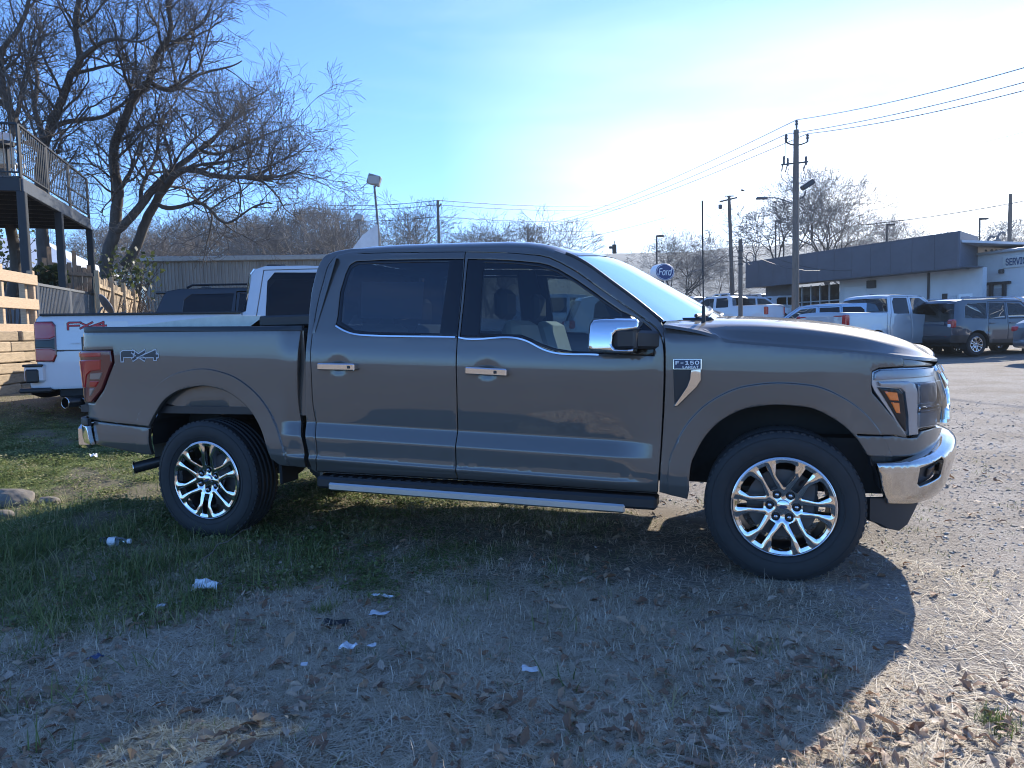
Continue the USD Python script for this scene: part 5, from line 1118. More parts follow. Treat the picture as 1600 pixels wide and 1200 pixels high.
obj("roof", box(up((s0 + s1) / 2 - sn * 3.2, 4.06), (Ls, 6.0, .10), rz=math.atan2(sd_[1], sd_[0])), CLAD, SH); obj("end_wall", box(up(s1 - sn * 3.05 - sd_ * .06, 2.2), (.1, 5.8, 3.7), rz=math.atan2(sd_[1], sd_[0])), CLAD, SH)
HO = thing("house", "low house with a bright white roof behind the deck posts", "house")
h0, h1 = V3((-36.341, 21.345, 5.038)), V3((-31.621, 23.869, 5.009)); h0[2] = h1[2] = 0; hd_ = h1 - h0; Lh = np.linalg.norm(hd_); hd_ /= Lh; hn = np.array([-hd_[1], hd_[0], 0])
obj("wall", box(up((h0 + h1) / 2 + hn * 3, 3.0), (Lh - .6, 6, 4.2), rz=math.atan2(hd_[1], hd_[0])), mat("house_siding", (.10, .10, .105), .8), HO)
Rr = np.array([up(h0 - hn * .3, 5.05), up(h1 - hn * .3, 5.05), up(h1 - hd_ * 3 + hn * 3, 6.9), up(h0 + hn * 3, 6.9), up(h1 + hn * 6.3, 5.05), up(h0 + hn * 6.3, 5.05)])
obj("roof", (Rr, np.array([(0, 1, 2), (0, 2, 3), (3, 2, 4), (3, 4, 5), (1, 4, 2)])), mat("white_roof", (.78, .78, .76), .6), HO)
obj("eave", beam(up(h0 - hn * .3, 4.98), up(h1 - hn * .3, 4.98), .05, .14), mat("house_siding", (.1, .1, .105)), HO)
# rocks on the verge
STONE = mat("field_stone", (.17, .15, .125), .9, var=.4, scale=6, bump=.6, bscale=14, rnd=.15)
def rock(label, p, s, seed):
    m = trimesh.creation.icosphere(3, 1.0); v = np.array(m.vertices); v *= (.72 + .55 * meshkit.fbm(v * 1.3 + seed, 3, seed))[:, None]
    c = np.array([p[0], p[1], float(ground_z(p[0], p[1])) + s[2] * .25])
    obj("rock", (v * s + c, np.array(m.faces)), STONE, smooth=50, label=label, cat="rock")
rock("large flat stone in the grass left of the exhaust, near the left edge", (-6.019, -0.538), (.19, .13, .10), 4); rock("smaller pale stone right of the large flat one in the grass", (-5.761, -0.437), (.10, .07, .05), 9)
rock("small stone at the left edge below the large flat one", (-5.670, -0.891), (.08, .06, .04), 14)

# ================================================================ right: dealership, signs, poles, wires, hill
BRICKW = mat("painted_wall", (.56, .57, .58), .7, var=.10, scale=.8, bump=.2, bscale=9); FASC = mat("fascia_metal", (.080, .084, .10), .5, .3, var=.15, scale=.5)
BD = thing("dealership", "low dealership building with a dark metal fascia over white walls", "building")
bL, bR = V3((0.088, 49.506, 4.122)), V3((10.162, 36.941, 3.092)); bL[2] = bR[2] = 0; bd = bR - bL; Lb = np.linalg.norm(bd); bd /= Lb; bn = np.array([bd[1], -bd[0], 0])
if bn @ (CAM - bR) < 0: bn = -bn
ba = math.atan2(bd[1], bd[0])
FZ0, FZ1 = 4.10, 5.92
def on_wall(t, off, z): return up(bL + bd * t + bn * off, z)
nf = 12
for k in range(nf):
    a_, b_ = Lb * k / nf, Lb * (k + 1) / nf
    obj("fascia_panel", box(on_wall((a_ + b_) / 2, -.05, (FZ0 + FZ1) / 2), (b_ - a_ - .012, .12, FZ1 - FZ0), .008, rz=ba), FASC, BD)
rt = V3((11.809, 40.180, 3.192)); rt[2] = 0; br = rt - bR; Lr = np.linalg.norm(br); br /= Lr
obj("fascia_return", box(up(bR + br * Lr / 2, (FZ0 + FZ1) / 2), (Lr, .10, FZ1 - FZ0), .008, rz=math.atan2(br[1], br[0])), mat("fascia_light", (.085, .095, .12), .5, .3), BD)
obj("roof", box(on_wall(Lb / 2, -7.2, FZ1 - .5), (Lb, 14.0, .12), rz=ba), mat("roof_membrane", (.5, .5, .5), .8), BD)
obj("soffit", box(on_wall(Lb / 2, -.95, FZ0 + .06), (Lb, 1.7, .05), rz=ba), FASC, BD)
WO = -1.75
def wall_px(px, z=2.0):                        # parameter along the wall plane where the ray of that bearing meets it
    return px
def tpar(p): return float((V3(p)[:2] - bL[:2]) @ bd[:2])
tt_ = [tpar(q) for q in ((2.039, 47.497, 3.518), (4.925, 44.733, 3.295), (6.231, 43.046, 3.176), (10.628, 38.449, 2.820))]
obj("wall", box(on_wall((tt_[1] + Lb) / 2, WO - .15, 2.15), (Lb - tt_[1], .3, 4.0), rz=ba), BRICKW, BD)
obj("wall", box(on_wall(tt_[0] / 2, WO - .15, 2.15), (tt_[0], .3, 4.0), rz=ba), mat("dark_wall", (.10, .11, .13), .7), BD)
SGL = pane("store_glass", (.20, .23, .25))
n = 5
for k in range(n):
    a_ = tt_[0] + (tt_[1] - tt_[0]) * k / n; b_ = tt_[0] + (tt_[1] - tt_[0]) * (k + 1) / n
    w = obj("store_window", box(on_wall((a_ + b_) / 2, WO, 2.1), (b_ - a_ - .06, .02, 3.7), rz=ba), SGL, BD)
    obj("frame", cat(box(on_wall(a_, WO + .02, 2.1), (.07, .08, 3.8), rz=ba), box(on_wall((a_ + b_) / 2, WO + .02, 2.95), (b_ - a_, .06, .06), rz=ba)), mat("alu_frame", (.5, .5, .5), .4, .6), w)
obj("store_interior", box(on_wall((tt_[0] + tt_[1]) / 2, WO - 4, 1.9), (tt_[1] - tt_[0], .1, 3.6), rz=ba), mat("dim_interior", (.06, .055, .05), .8), BD)
obj("roller_door", box(on_wall((tt_[1] + tt_[2]) / 2 + .2, WO + .02, 2.05), (tt_[2] - tt_[1] - .5, .06, 3.3), .01, rz=ba), mat("door_white", (.62, .63, .63), .6), BD)
for k in range(6): obj("door_rib", box(on_wall((tt_[1] + tt_[2]) / 2 + .2, WO + .058, .7 + .55 * k), (tt_[2] - tt_[1] - .56, .012, .03), rz=ba), mat("door_white", (.62, .63, .63)), BD)
def wall_item(name, px, z, w, h, m, off=.03, d=.06, label=None):
    t = px if not isinstance(px, tuple) else tpar(px)
    return obj(name, box(on_wall(t, WO + off, z), (w, d, h), .006, rz=ba), m, BD, label=label)
wall_item("wall_vent", (6.417, 42.685, 3.904), 3.75, .55, .45, STEEL, .10, .2)
obj("downspout", box(on_wall(tpar((9.253, 40.114, 3.288)), WO + .06, 2.1), (.09, .09, 4.0), rz=ba), STEEL, BD)
pw = wall_item("poster", (10.625, 38.448, 2.985), 2.35, .75, 1.0, WHITE, .03, .04); wall_item("poster_picture", (10.625, 38.448, 2.985), 2.35, .50, .72, mat("poster_ink", (.30, .32, .38), .7, var=.5, scale=5), .055, .02)
wall_item("poster", (10.113, 39.021, 3.031), 2.3, .5, 1.0, mat("poster_pale", (.5, .52, .55), .7, var=.35, scale=6), .03, .04); wall_item("poster", (9.860, 39.361, 3.057), 2.35, .30, 1.15, BLACK, .03, .04)
# service wing
sw0 = rt + br * 0 - bn * 0; swd = bd; SWZ = 5.05
obj("service_wall", box(up(sw0 + bd * 8 - bn * .2, SWZ / 2), (16, .35, SWZ), rz=ba), BRICKW, BD)
rfv = np.array([up(sw0 - bd * .1 + bn * .15, SWZ), up(sw0 + bd * 16 + bn * .15, SWZ), up(sw0 + bd * 16 - bn * 9, SWZ + 1.1), up(sw0 - bd * .1 - bn * 9, SWZ + 1.1)])
obj("service_roof", grid_mesh(np.array([[rfv[0], rfv[1]], [rfv[3], rfv[2]]])), mat("white_roof", (.78, .78, .76)), BD); obj("gutter", beam(rfv[0] + [0, 0, -.08], rfv[1] + [0, 0, -.08], .12, .12, .02), mat("alu_frame", (.5, .5, .5)), BD)
svt = lambda q: float((V3(q)[:2] - sw0[:2]) @ bd[:2])
def on_sw(t, off, z): return up(sw0 + bd * t + bn * off, z)
s_a = svt((12.618, 38.966, 4.411))
obj("sign_board", box(on_sw(s_a + 1.35, .03, 4.42), (2.7, .06, .62), .01, rz=ba), mat("sign_cream", (.55, .56, .54), .6), BD)
tm_ = meshkit.text_mesh("SERVICE", .34, .02, True); v = np.array(tm_.vertices); v[:, 0] *= 1.22 / np.ptp(v[:, 0])
obj("lettering", (sw0 + bd * (s_a + .16) + bn * .065 + np.array([0, 0, 4.24]) + v[:, :1] * bd + v[:, 1:2] * np.array([0, 0, 1.0]) + v[:, 2:] * bn, np.array(tm_.faces)), mat("sign_blue", (.03, .07, .14), .5), BD)
obj("door", box(on_sw(svt((12.247, 39.270, 2.796)), .03, 1.6), (1.0, .06, 3.0), .01, rz=ba), mat("door_grey", (.30, .31, .33), .6), BD)
for p in ((11.674, 38.881, 2.800), (12.620, 38.758, 2.761)): obj("gate_post", box(on_sw(svt(p), .12, 1.75), (.16, .16, 3.3), .01, rz=ba), DKSTEEL, BD)
obj("gate_lintel", box(on_sw(svt((12.135, 38.815, 3.439)), .12, 3.36), (1.3, .14, .14), .01, rz=ba), DKSTEEL, BD); obj("wall_lamp", box(on_sw(svt((12.469, 38.815, 3.916)), .18, 3.95), (.2, .25, .22), .04, rz=ba), STEEL, BD)
for q, h in (((12.794, 41.955, 5.529), .9), ((13.098, 42.050, 5.522), .7), ((13.331, 42.123, 5.692), 1.1)):
    p = V3(q); p[2] = SWZ + .1; obj("vent_pipe", tube(curve_pts([p, p + [0, 0, h * .8], p + [.12, 0, h], p + [.35, .1, h * .95]], 10), .07, 6), GALV, BD)
obj("roof_unit", box(on_sw(3.5, -6, SWZ + 1.35), (4, 2, .9), .05, rz=ba), mat("unit_grey", (.30, .31, .33), .6), BD)
# blue oval sign
OS = thing("oval_sign", "blue oval dealer sign with white script seen past the windscreen", "sign", up(V3((-4.680, 39.632, 4.752)), 0), -math.radians(17.4) * 0)
oc = V3((-4.680, 39.632, 4.733)); ox, oy = V3(_r) * [1, 1, 0], np.array([0, 0, 1.0]); ox /= np.linalg.norm(ox); on_ = np.array([ox[1], -ox[0], 0])
c_, s_ = math.cos(.45), math.sin(.45); ox, on_ = ox * c_ + on_ * -s_ * -1 * -1, None
ox /= np.linalg.norm(ox); on_ = np.array([ox[1], -ox[0], 0])
if on_ @ (CAM - oc) < 0: on_ = -on_
a = np.linspace(0, 2 * np.pi, 49)[:-1]
ell = lambda k: Polygon(np.stack([.70 * k * np.cos(a), .50 * k * np.sin(a)], 1))
def oM(u, v, o=0.0): return (oc - up(oc, 0) * [1, 1, 0]) * 0 + np.array([0, 0, oc[2]]) + np.asarray(u, float)[..., None] * ox + np.asarray(v, float)[..., None] * oy + (np.asarray(o) + .25 + 0 * np.asarray(u, float))[..., None] * on_
obj("cabinet", panel(ell(1.0), oM, .1, .05, .50, .02, .02), mat("sign_white", (.75, .75, .74), .5), OS, smooth=40)
obj("face", panel(ell(.95), lambda u, v, o=0.0: oM(u, v, np.asarray(o) + .012), .1, .05, .01, .005, .003), mat("sign_face_blue", (.012, .03, .12), .3), OS, smooth=40)
obj("face_line", panel(ell(.88).difference(ell(.845)), lambda u, v, o=0.0: oM(u, v, np.asarray(o) + .018), .1, .05, .01, .002, .001), WHITE, OS)
tm_ = meshkit.text_mesh("Ford", .40, .012, False); v = np.array(tm_.vertices); v[:, 0] += .28 * v[:, 1]; v[:, 0] -= (v[:, 0].min() + v[:, 0].max()) / 2; v[:, 0] *= .98 / np.ptp(v[:, 0]); v[:, 1] -= .19
obj("lettering", (oM(v[:, 0], v[:, 1], .022 + v[:, 2]), np.array(tm_.faces)), WHITE, OS)
obj("pole", tube([(0, 0, 0), (0, 0, oc[2] - .4)], .09, 10), GALV, OS)
# utility poles and lamps
POLEW = mat("pole_wood", (.13, .105, .085), .85, var=.35, scale=3, stretch=(8, 8, .7), rnd=.15)
def pole(label, top, base_z=None, r=(.11, .16), lean=(0, 0), cat_="utility pole", name="utility_pole", m=None):
    top = V3(top); bz_ = float(ground_z(top[0], top[1])) - .2
    base = np.array([top[0] + lean[0], top[1] + lean[1], bz_])
    t = thing(name, label, cat_, base); tp = top - base
    obj("pole", tube(np.array([[0, 0, 0], tp * .5, tp]), [r[1], (r[0] + r[1]) / 2, r[0]], 12), m or POLEW, t, smooth=40)
    return t, tp, base
INS = mat("insulator_grey", (.07, .07, .075), .4)
RX = V3(_r) * [1, 1, 0]; RX /= np.linalg.norm(RX); FX = np.array([-RX[1], RX[0], 0])
MP, mtop, mbase = pole("tall wooden utility pole with two lamps in front of the dealership", (2.452, 35.576, 11.282), r=(.13, .19))
ins_pts = []
for dz, dx in ((.28, 0.02), (-.42, .58), (-.42, -.50)):
    p = mtop + RX * dx + [0, 0, dz]; ins_pts.append(mbase + p + [0, 0, .22])
    obj("insulator", cat(tube([p + [0, 0, -.18], p + [0, 0, .22]], .05, 8), tube([p + [0, 0, -.02], p + [0, 0, .03]], .09, 8), tube([p + [0, 0, .10], p + [0, 0, .15]], .08, 8)), INS, MP)
    if dx: obj("bracket", tube(curve_pts([mtop + [0, 0, -.75], mtop + RX * dx * .6 + [0, 0, -.70], p + [0, 0, -.18]], 8), .035, 6), STEEL, MP)
for dx, dz in ((-.62, -1.72), (-.42, -1.80), (.5, -1.75)): obj("cutout_switch", cat(tube([mtop + RX * dx + [0, 0, dz], mtop + RX * dx + [0, 0, dz + .42]], .06, 6), tube([mtop + RX * (dx - .12) + [0, 0, dz - .3], mtop + RX * (dx - .02) + [0, 0, dz + .1]], .03, 6)), INS, MP)
obj("arm", beam(mtop + RX * -.75 + [0, 0, -1.72], mtop + RX * .62 + [0, 0, -1.60], .07, .07), STEEL, MP)
for dx in (-.65, -.35, .35): obj("jumper_wire", tube(curve_pts([mtop + RX * dx + [0, 0, -1.9], mtop + RX * dx * 1.15 + [0, 0, -2.3], mtop + RX * dx * .5 + [0, 0, -2.65], mtop + [0, 0, -2.5]], 10), .018, 5), INS, MP)
obj("transformer_lead", tube([mtop + RX * -.55 + [0, 0, -.25], mtop + RX * -.55 + [0, 0, -1.45]], .012, 4), INS, MP)
la = mtop + [0, 0, -3.55]
obj("street_lamp_arm", tube(curve_pts([la + [0, 0, -.25], la + RX * -.5 + [0, 0, .02], la + RX * -1.1 + [0, 0, .18], la + RX * -1.5 + [0, 0, .2]], 12), .03, 6), GALV, MP); obj("street_lamp_head", box(la + RX * -1.72 + [0, 0, .18], (.60, .28, .13), .05, rz=math.atan2(RX[1], RX[0])), GALV, MP)
obj("floodlight_arm", tube(curve_pts([la + [0, 0, .12], la + RX * .35 + [0, 0, .18], la + RX * .5 + [0, 0, .45], la + RX * .5 + [0, 0, .62]], 10), .03, 6), STEEL, MP)
obj("floodlight", beam(la + RX * .32 + [0, 0, .62], la + RX * .88 + [0, 0, .98], .42, .26, .04), STEEL, MP)
LP, ltop, lbase = pole("leaning wooden pole left of the short thick pole", (-1.145, 57.503, 11.947), r=(.12, .20), lean=(RX * .35)[:2])
obj("crossarm", beam(ltop + RX * -.75 + [0, 0, -.45], ltop + RX * .65 + [0, 0, -.15], .10, .12), POLEW, LP); obj("crossarm", beam(ltop + RX * -.3 + [0, 0, -.02], ltop + RX * .4 + [0, 0, -.02], .08, .08), POLEW, LP)
obj("hardware", box(ltop + RX * -.7 + [0, 0, -.85], (.3, .3, .35), .06), INS, LP)
SPl, stop_, sbase = pole("short thick wooden pole with a coil of cable beside its top", (-0.238, 27.400, 5.031), r=(.085, .10))
a = np.linspace(0, 2 * np.pi, 25); rc = V3((0.145, 27.520, 4.227)) - sbase
obj("cable_coil", tube(rc + .16 * np.cos(a)[:, None] * RX + .26 * np.sin(a)[:, None] * np.array([0, 0, 1.0]), .022, 6), INS, SPl)
for k, dz in enumerate((-.45, -.75, -1.0)): obj("strap", tube([stop_ + [0, 0, dz], stop_ + [0, 0, dz - .06]], .11, 10), STEEL, SPl)
P3, p3t, p3b = pole("utility pole with a short arm standing behind the cab roof", (-23.516, 50.504, 12.104), r=(.11, .16))
obj("bracket", beam(p3t + [0, 0, -.65], p3t + RX * .28 + [0, 0, -.25], .10, .10), POLEW, P3)
P4, p4t, p4b = pole("thin distant pole past the middle of the cab roof", (-23.471, 76.713, 13.184), r=(.12, .16))
P5, p5t, p5b = pole("utility pole rising behind the right end of the service wing", (19.811, 61.963, 11.263), r=(.13, .18))
for lb, q in (("thin light pole beside the oval sign", (-6.726, 55.756, 8.867)), ("thin light pole left of the tall utility pole", (2.717, 64.998, 10.677)), ("thin light pole above the middle of the dark fascia", (10.660, 59.100, 9.111)), ("thin light pole at the right end of the dark fascia", (16.955, 58.974, 9.119))):
    lt, ltp, lbs = pole(lb, q, r=(.06, .09), cat_="light pole", name="light_pole", m=STEEL)
    obj("lamp_head", box(ltp + RX * .28 + [0, 0, .0], (.62, .30, .14), .03, rz=math.atan2(RX[1], RX[0])), STEEL, lt)
for lb, q, sc, ln in (("square floodlight on a leaning pole behind the cab", (-16.622, 26.466, 8.343), 1.0, .45), ("smaller square floodlight on a pole left of the leaning one", (-24.715, 39.651, 9.074), .9, .0)):
    lt, ltp, lbs = pole(lb, q, r=(.05, .08), cat_="floodlight", name="floodlight_pole", m=GALV, lean=(RX * ln)[:2])
    hdv = box((0, 0, 0), (.60 * sc, .38 * sc, .46 * sc), .04, rot=np.array([[.95, .0, .31], [0, 1, 0], [-.31, 0, .95]])); obj("lamp_head", rotz(hdv, math.atan2(RX[1], RX[0]), ltp + [0, 0, .28 * sc]), mat("lamp_housing", (.20, .19, .18), .6), lt)
    gl = box((0, -.20 * sc, -.02), (.50 * sc, .02, .36 * sc), .01); obj("lamp_glass", rotz(gl, math.atan2(RX[1], RX[0]), ltp + [0, 0, .28 * sc]), mat("lamp_glass_grey", (.35, .33, .30), .3), lt)
    obj("bracket", tube([ltp + [0, 0, -.1], ltp + RX * .12 + [0, 0, .12], ltp + RX * .25 * sc + [0, 0, .3]], .03, 6), GALV, lt)
BN = thing("banner", "white triangular banner standing behind the cab's rear corner", "banner")
bpts = np.array([(-17.286, 25.210, 5.255), (-16.758, 25.375, 5.939), (-16.127, 25.573, 6.445), (-16.045, 25.599, 6.385), (-16.055, 25.595, 5.227)])
obj("cloth", cat((bpts, np.array([(0, 1, 4), (1, 2, 4), (2, 3, 4)])), (bpts + FX * .05, np.array([(0, 4, 1), (1, 4, 2), (2, 4, 3)]))), mat("banner_white", (.66, .66, .66), .7, var=.15, scale=2), BN)
q = V3((-16.079, 25.640, 5.233)); obj("pole", tube([up(q, .3), bpts[3] + [0, 0, .1]], .02, 6), GALV, BN)
TS = thing("traffic_signal", "small dark traffic signal hanging above the far end of the windscreen", "traffic signal", (-14.886, 84.638, 11.196))
obj("signal_head", box((0, 0, 0), (.5, .4, 1.1), .06), DARK, TS); obj("hanger", tube([(0, 0, .5), (0, 0, 1.0)], .05, 5), DARK, TS); obj("visor", box((-.45, 0, .2), (.4, .3, .3), .05), DARK, TS)
# wires: each span is a thing
WIRE = mat("wire_black", (.03, .03, .032), .6)
def wire(label, a, b, sag, r=.012, n=24):
    r = r * 1.45
    a, b = V3(a), V3(b); t = np.linspace(0, 1, n)[:, None]; p = a + (b - a) * t; p[:, 2] -= sag * 4 * (t * (1 - t))[:, 0]
    obj("overhead_wire", tube(p, r, 4, cap=False), WIRE, label=label, cat="wire")
far_ = (V3((-31.358, 110.918, 18.727)), V3((-30.968, 111.040, 18.514)), V3((-31.567, 110.853, 18.120))); near_ = (V3((10.493, 21.327, 9.541)), V3((10.996, 22.533, 9.439)), V3((10.519, 21.335, 8.815)))
for k, (ip, nm) in enumerate(zip(ins_pts, ("highest power line, from the tall pole's top", "middle power line, from the tall pole's right insulator", "lowest of the three power lines, from the tall pole's left insulator"))):
    wire(nm + " to the upper right", ip, near_[(0, 2, 1)[k]], .25, .011); wire(nm + " back to the left", ip, far_[(0, 2, 1)[k]], .9, .014)
wire("faint wire from the tall pole towards the right edge", mbase + mtop + [0, 0, -2.2], (13.926, 37.071, 10.736), .3, .006)
wire("wire over the dark fascia to the right edge", (7.284, 46.518, 7.671), (17.973, 48.815, 9.045), .15, .016)
wire("pale service drop from the tall pole across the fascia", (1.631, 40.559, 5.379), (5.467, 38.615, 4.322), .25, .012); wire("service line from the short pole to the dealership", (-0.238, 27.400, 4.607), (4.582, 42.529, 4.689), .35, .008)
wire("guy wire running down left from the leaning pole", (-1.168, 55.400, 7.207), (-5.867, 53.930, 5.078), .3, .012); wire("second guy wire from the short pole to the left", (-0.264, 27.392, 4.740), (-2.953, 35.981, 4.413), .25, .008)
for k, y in enumerate((0, -.35, -1.3)):
    nm = ("upper", "second", "lowest")[k]
    wire(f"{nm} wire from the arm pole behind the cab to the left", p3b + p3t + [0, 0, y], V3((-36.883, 52.609, 13.096)) + [0, 0, y], .25, .016); wire(f"{nm} wire from the arm pole behind the cab to the right", p3b + p3t + [0, 0, y], V3((-12.344, 95.911, 18.400)) + [0, 0, y * 1.5], .5, .018)
wire("thin far wire from the distant pole past the roof to the right", p4b + p4t + [0, 0, -.2], (-7.411, 118.410, 17.361), .3, .02); wire("thin far wire rising right behind the traffic signal", (-23.354, 87.227, 12.567), (-7.962, 76.326, 13.320), .2, .014)
# bird
BI = thing("bird", "tiny bird flying left of the tall utility pole", "bird", (-0.112, 57.826, 12.329))
obj("body", tube(np.array([[-.16, 0, 0], [-.06, 0, .02], [.08, 0, .02], [.2, 0, .0]]), [.012, .05, .045, .01], 8), DARK, BI, smooth=True)
for s in (-1, 1): obj("wing", (np.array([(.06, s * .03, .02), (-.04, s * .03, .02), (.0, s * .25, .12), (-.10, s * .40, .06)]), np.array([(0, 1, 2), (1, 3, 2)])), DARK, BI)
# wooded hill
hb = np.linspace(math.radians(-75), math.radians(50), 150); prof = []
for k, dist in enumerate((520, 620, 720, 820, 930, 1080, 1300)):
    f = [0, .35, .66, .88, 1.0, .9, .3][k]
    top = 40 + 56 * ss(math.radians(-35), math.radians(-5), hb) - 8 * ss(math.radians(0), math.radians(22), hb)
    n_ = meshkit.fbm(np.stack([hb * 9, 0 * hb + k * .3, 0 * hb], -1), 5, 2) - .5; n2 = meshkit.fbm(np.stack([hb * 90, 0 * hb + k, 0 * hb], -1), 2, 5) - .5
    z = f * (top * (1 + .22 * n_) + 7 * n2) - 1.5 * (k == 0)
    prof.append(np.stack([CAM[0] + dist * np.sin(hb), CAM[1] + dist * np.cos(hb), z], -1))
obj("hills", flip(grid_mesh(np.array(prof))), mat("winter_woodland", (.105, .090, .072), .95, var=.5, scale=.06, bump=.6, bscale=.12), smooth=True, kind="structure", label="long wooded hill beyond the lot")

# ================================================================ bare trees
BARK = mat("bark", (.085, .070, .058), .9, var=.45, scale=6, stretch=(1, 1, .35), bump=.6, bscale=20)
TWIG = mat("twigs", (.105, .088, .074), .9, var=.3, scale=1.5)
class Tree:
    def __init__(s, seed, tw=.006): s.tw = tw; s.r = np.random.default_rng(seed); s.big, s.small = [], []
    def limb(s, pts, r0, r1, n=18, sides=8):
        p = curve_pts(pts, n); p[1:-1] += s.r.normal(0, r0 * .05, (n - 2, 3)); rr = np.linspace(r0, r1, n); s.big.append(tube(p, rr, sides, cap=False)); return p, rr
    def shoots(s, p, rr, level, dens, length, gmin=.15, droop=.0, up=.25):
        """Side branches along a limb; each carries its own until the twigs."""
        seg = np.linalg.norm(np.diff(p, axis=0), axis=1); L = seg.sum(); cum = np.r_[0, np.cumsum(seg)]
        for _ in range(max(2, int(L * dens))):
            t = L * (gmin + (1 - gmin) * s.r.random() ** .85); q = np.array([np.interp(t, cum, p[:, k]) for k in range(3)]); r = float(np.interp(t, cum, rr))
            k = min(np.searchsorted(cum, t), len(p) - 1); d = p[k] - p[k - 1]; d = d / (np.linalg.norm(d) + 1e-9)
            a = s.r.normal(size=3); a -= (a @ d) * d; a /= np.linalg.norm(a) + 1e-9
            v = d * s.r.uniform(.35, .9) + a * s.r.uniform(.6, 1.0) + np.array([0, 0, up]); v /= np.linalg.norm(v)
            ln = length * s.r.uniform(.55, 1.25) * (1.15 - .5 * t / L)
            m = 7 if level > 1 else 4
            pts = [q]
            for _ in range(m):
                v = v + s.r.normal(0, .17 if level > 1 else .22, 3) + np.array([0, 0, .05 - droop]); v /= np.linalg.norm(v); pts.append(pts[-1] + v * ln / m)
            pts = np.array(pts); r0 = min(r * .62, ln * .016 + .004); rr2 = np.linspace(r0, max(s.tw, r0 * .35), len(pts))
            (s.big if level >= 3 else s.small).append(tube(pts, rr2, 5 if level >= 3 else 3, cap=False))
            if level > 1: s.shoots(pts, rr2, level - 1, dens * 1.7, length * .52, .15, droop + .015, up * .6)
    def build(s, path, tw=None):
        obj("trunk", cat(*s.big), BARK, path, smooth=60); obj("crown", cat(*s.small), tw or TWIG, path)
def traced_tree(label, d0, limbs, seed, dens=1.5, length=2.6, extra=None, level=3):
    t = Tree(seed); r = np.random.default_rng(seed + 1)
    base = limbs[0][0][0]; org = np.array([base[0], base[1], float(ground_z(base[0], base[1]))])
    for pts, r0, r1 in limbs:
        p, rr = t.limb(np.array(pts) - org, r0 * .58, r1 * .6, max(10, 4 * len(pts)))
        t.shoots(p, rr, level, dens * 2.1, length, .22 if r0 > .2 else .05)
    path = thing("tree", label, "tree", org); t.build(path)
L1 = [
 ([(-19.740, 13.964, 3.297), (-19.770, 13.955, 4.160), (-19.510, 14.036, 4.891), (-19.307, 13.995, 5.664), (-19.158, 13.937, 6.167), (-19.109, 13.743, 6.904), (-18.707, 13.554, 7.669), (-18.213, 13.394, 8.138), (-17.723, 13.338, 8.754), (-16.991, 13.148, 9.078), (-16.401, 12.914, 9.714), (-15.839, 12.775, 10.091), (-15.625, 12.528, 10.915), (-15.343, 12.406, 11.511)], .36, .07),
 ([(-19.510, 14.036, 4.891), (-18.978, 14.098, 5.231), (-18.616, 14.316, 5.745), (-18.084, 14.797, 6.664), (-17.699, 15.232, 7.171), (-17.452, 15.728, 7.693), (-17.341, 16.182, 8.083), (-16.975, 16.820, 8.827), (-16.550, 17.477, 9.393)], .26, .05),
 ([(-19.773, 14.583, 3.861), (-19.287, 14.735, 4.586), (-18.887, 14.755, 5.315), (-18.404, 14.697, 5.872), (-17.660, 14.510, 6.433), (-16.800, 14.256, 6.670), (-15.866, 14.129, 6.429), (-14.924, 13.899, 6.211), (-13.752, 13.742, 6.102), (-12.817, 13.616, 6.037), (-12.307, 13.566, 6.200)], .30, .04),
 ([(-18.274, 14.633, 5.770), (-17.056, 14.385, 5.604), (-15.970, 14.096, 5.461), (-15.183, 13.923, 4.880), (-14.453, 13.732, 5.014), (-13.916, 13.691, 5.252), (-13.306, 13.672, 5.279)], .13, .03),
 ([(-17.068, 13.229, 9.075), (-16.658, 13.776, 8.950), (-16.314, 14.408, 9.526), (-15.887, 14.960, 9.846), (-15.473, 15.509, 10.232)], .14, .03),
 ([(-18.615, 14.317, 5.766), (-18.887, 14.860, 6.743), (-18.923, 15.373, 7.519), (-19.093, 15.843, 8.707), (-19.067, 16.271, 9.291), (-19.000, 16.711, 10.106)], .12, .03),
 ([(-19.158, 13.937, 6.167), (-18.594, 13.695, 6.377), (-18.167, 13.514, 6.697), (-18.018, 13.456, 6.942)], .13, .09),
 ([(-17.452, 15.728, 7.693), (-16.248, 15.476, 7.421), (-15.166, 15.291, 7.600), (-14.077, 15.108, 7.784), (-13.385, 15.114, 7.891)], .11, .025),
 ([(-16.800, 14.256, 6.670), (-15.486, 13.828, 6.662), (-14.323, 13.564, 6.596), (-13.266, 13.266, 6.653)], .10, .025),
 ([(-16.401, 12.914, 9.714), (-16.129, 13.627, 10.334), (-15.831, 14.140, 10.951), (-15.659, 14.403, 11.595)], .10, .03), ([(-17.723, 13.338, 8.754), (-17.501, 12.779, 9.116), (-17.330, 12.413, 9.608), (-17.192, 12.142, 10.203)], .10, .03), ([(-19.142, 13.942, 6.106), (-18.983, 13.154, 6.152), (-18.839, 12.570, 6.374), (-18.825, 12.155, 6.366)], .07, .02)]
traced_tree("big forked bare tree leaning right over the black suv and shed", 24, L1, 5, 1.25, 2.5)
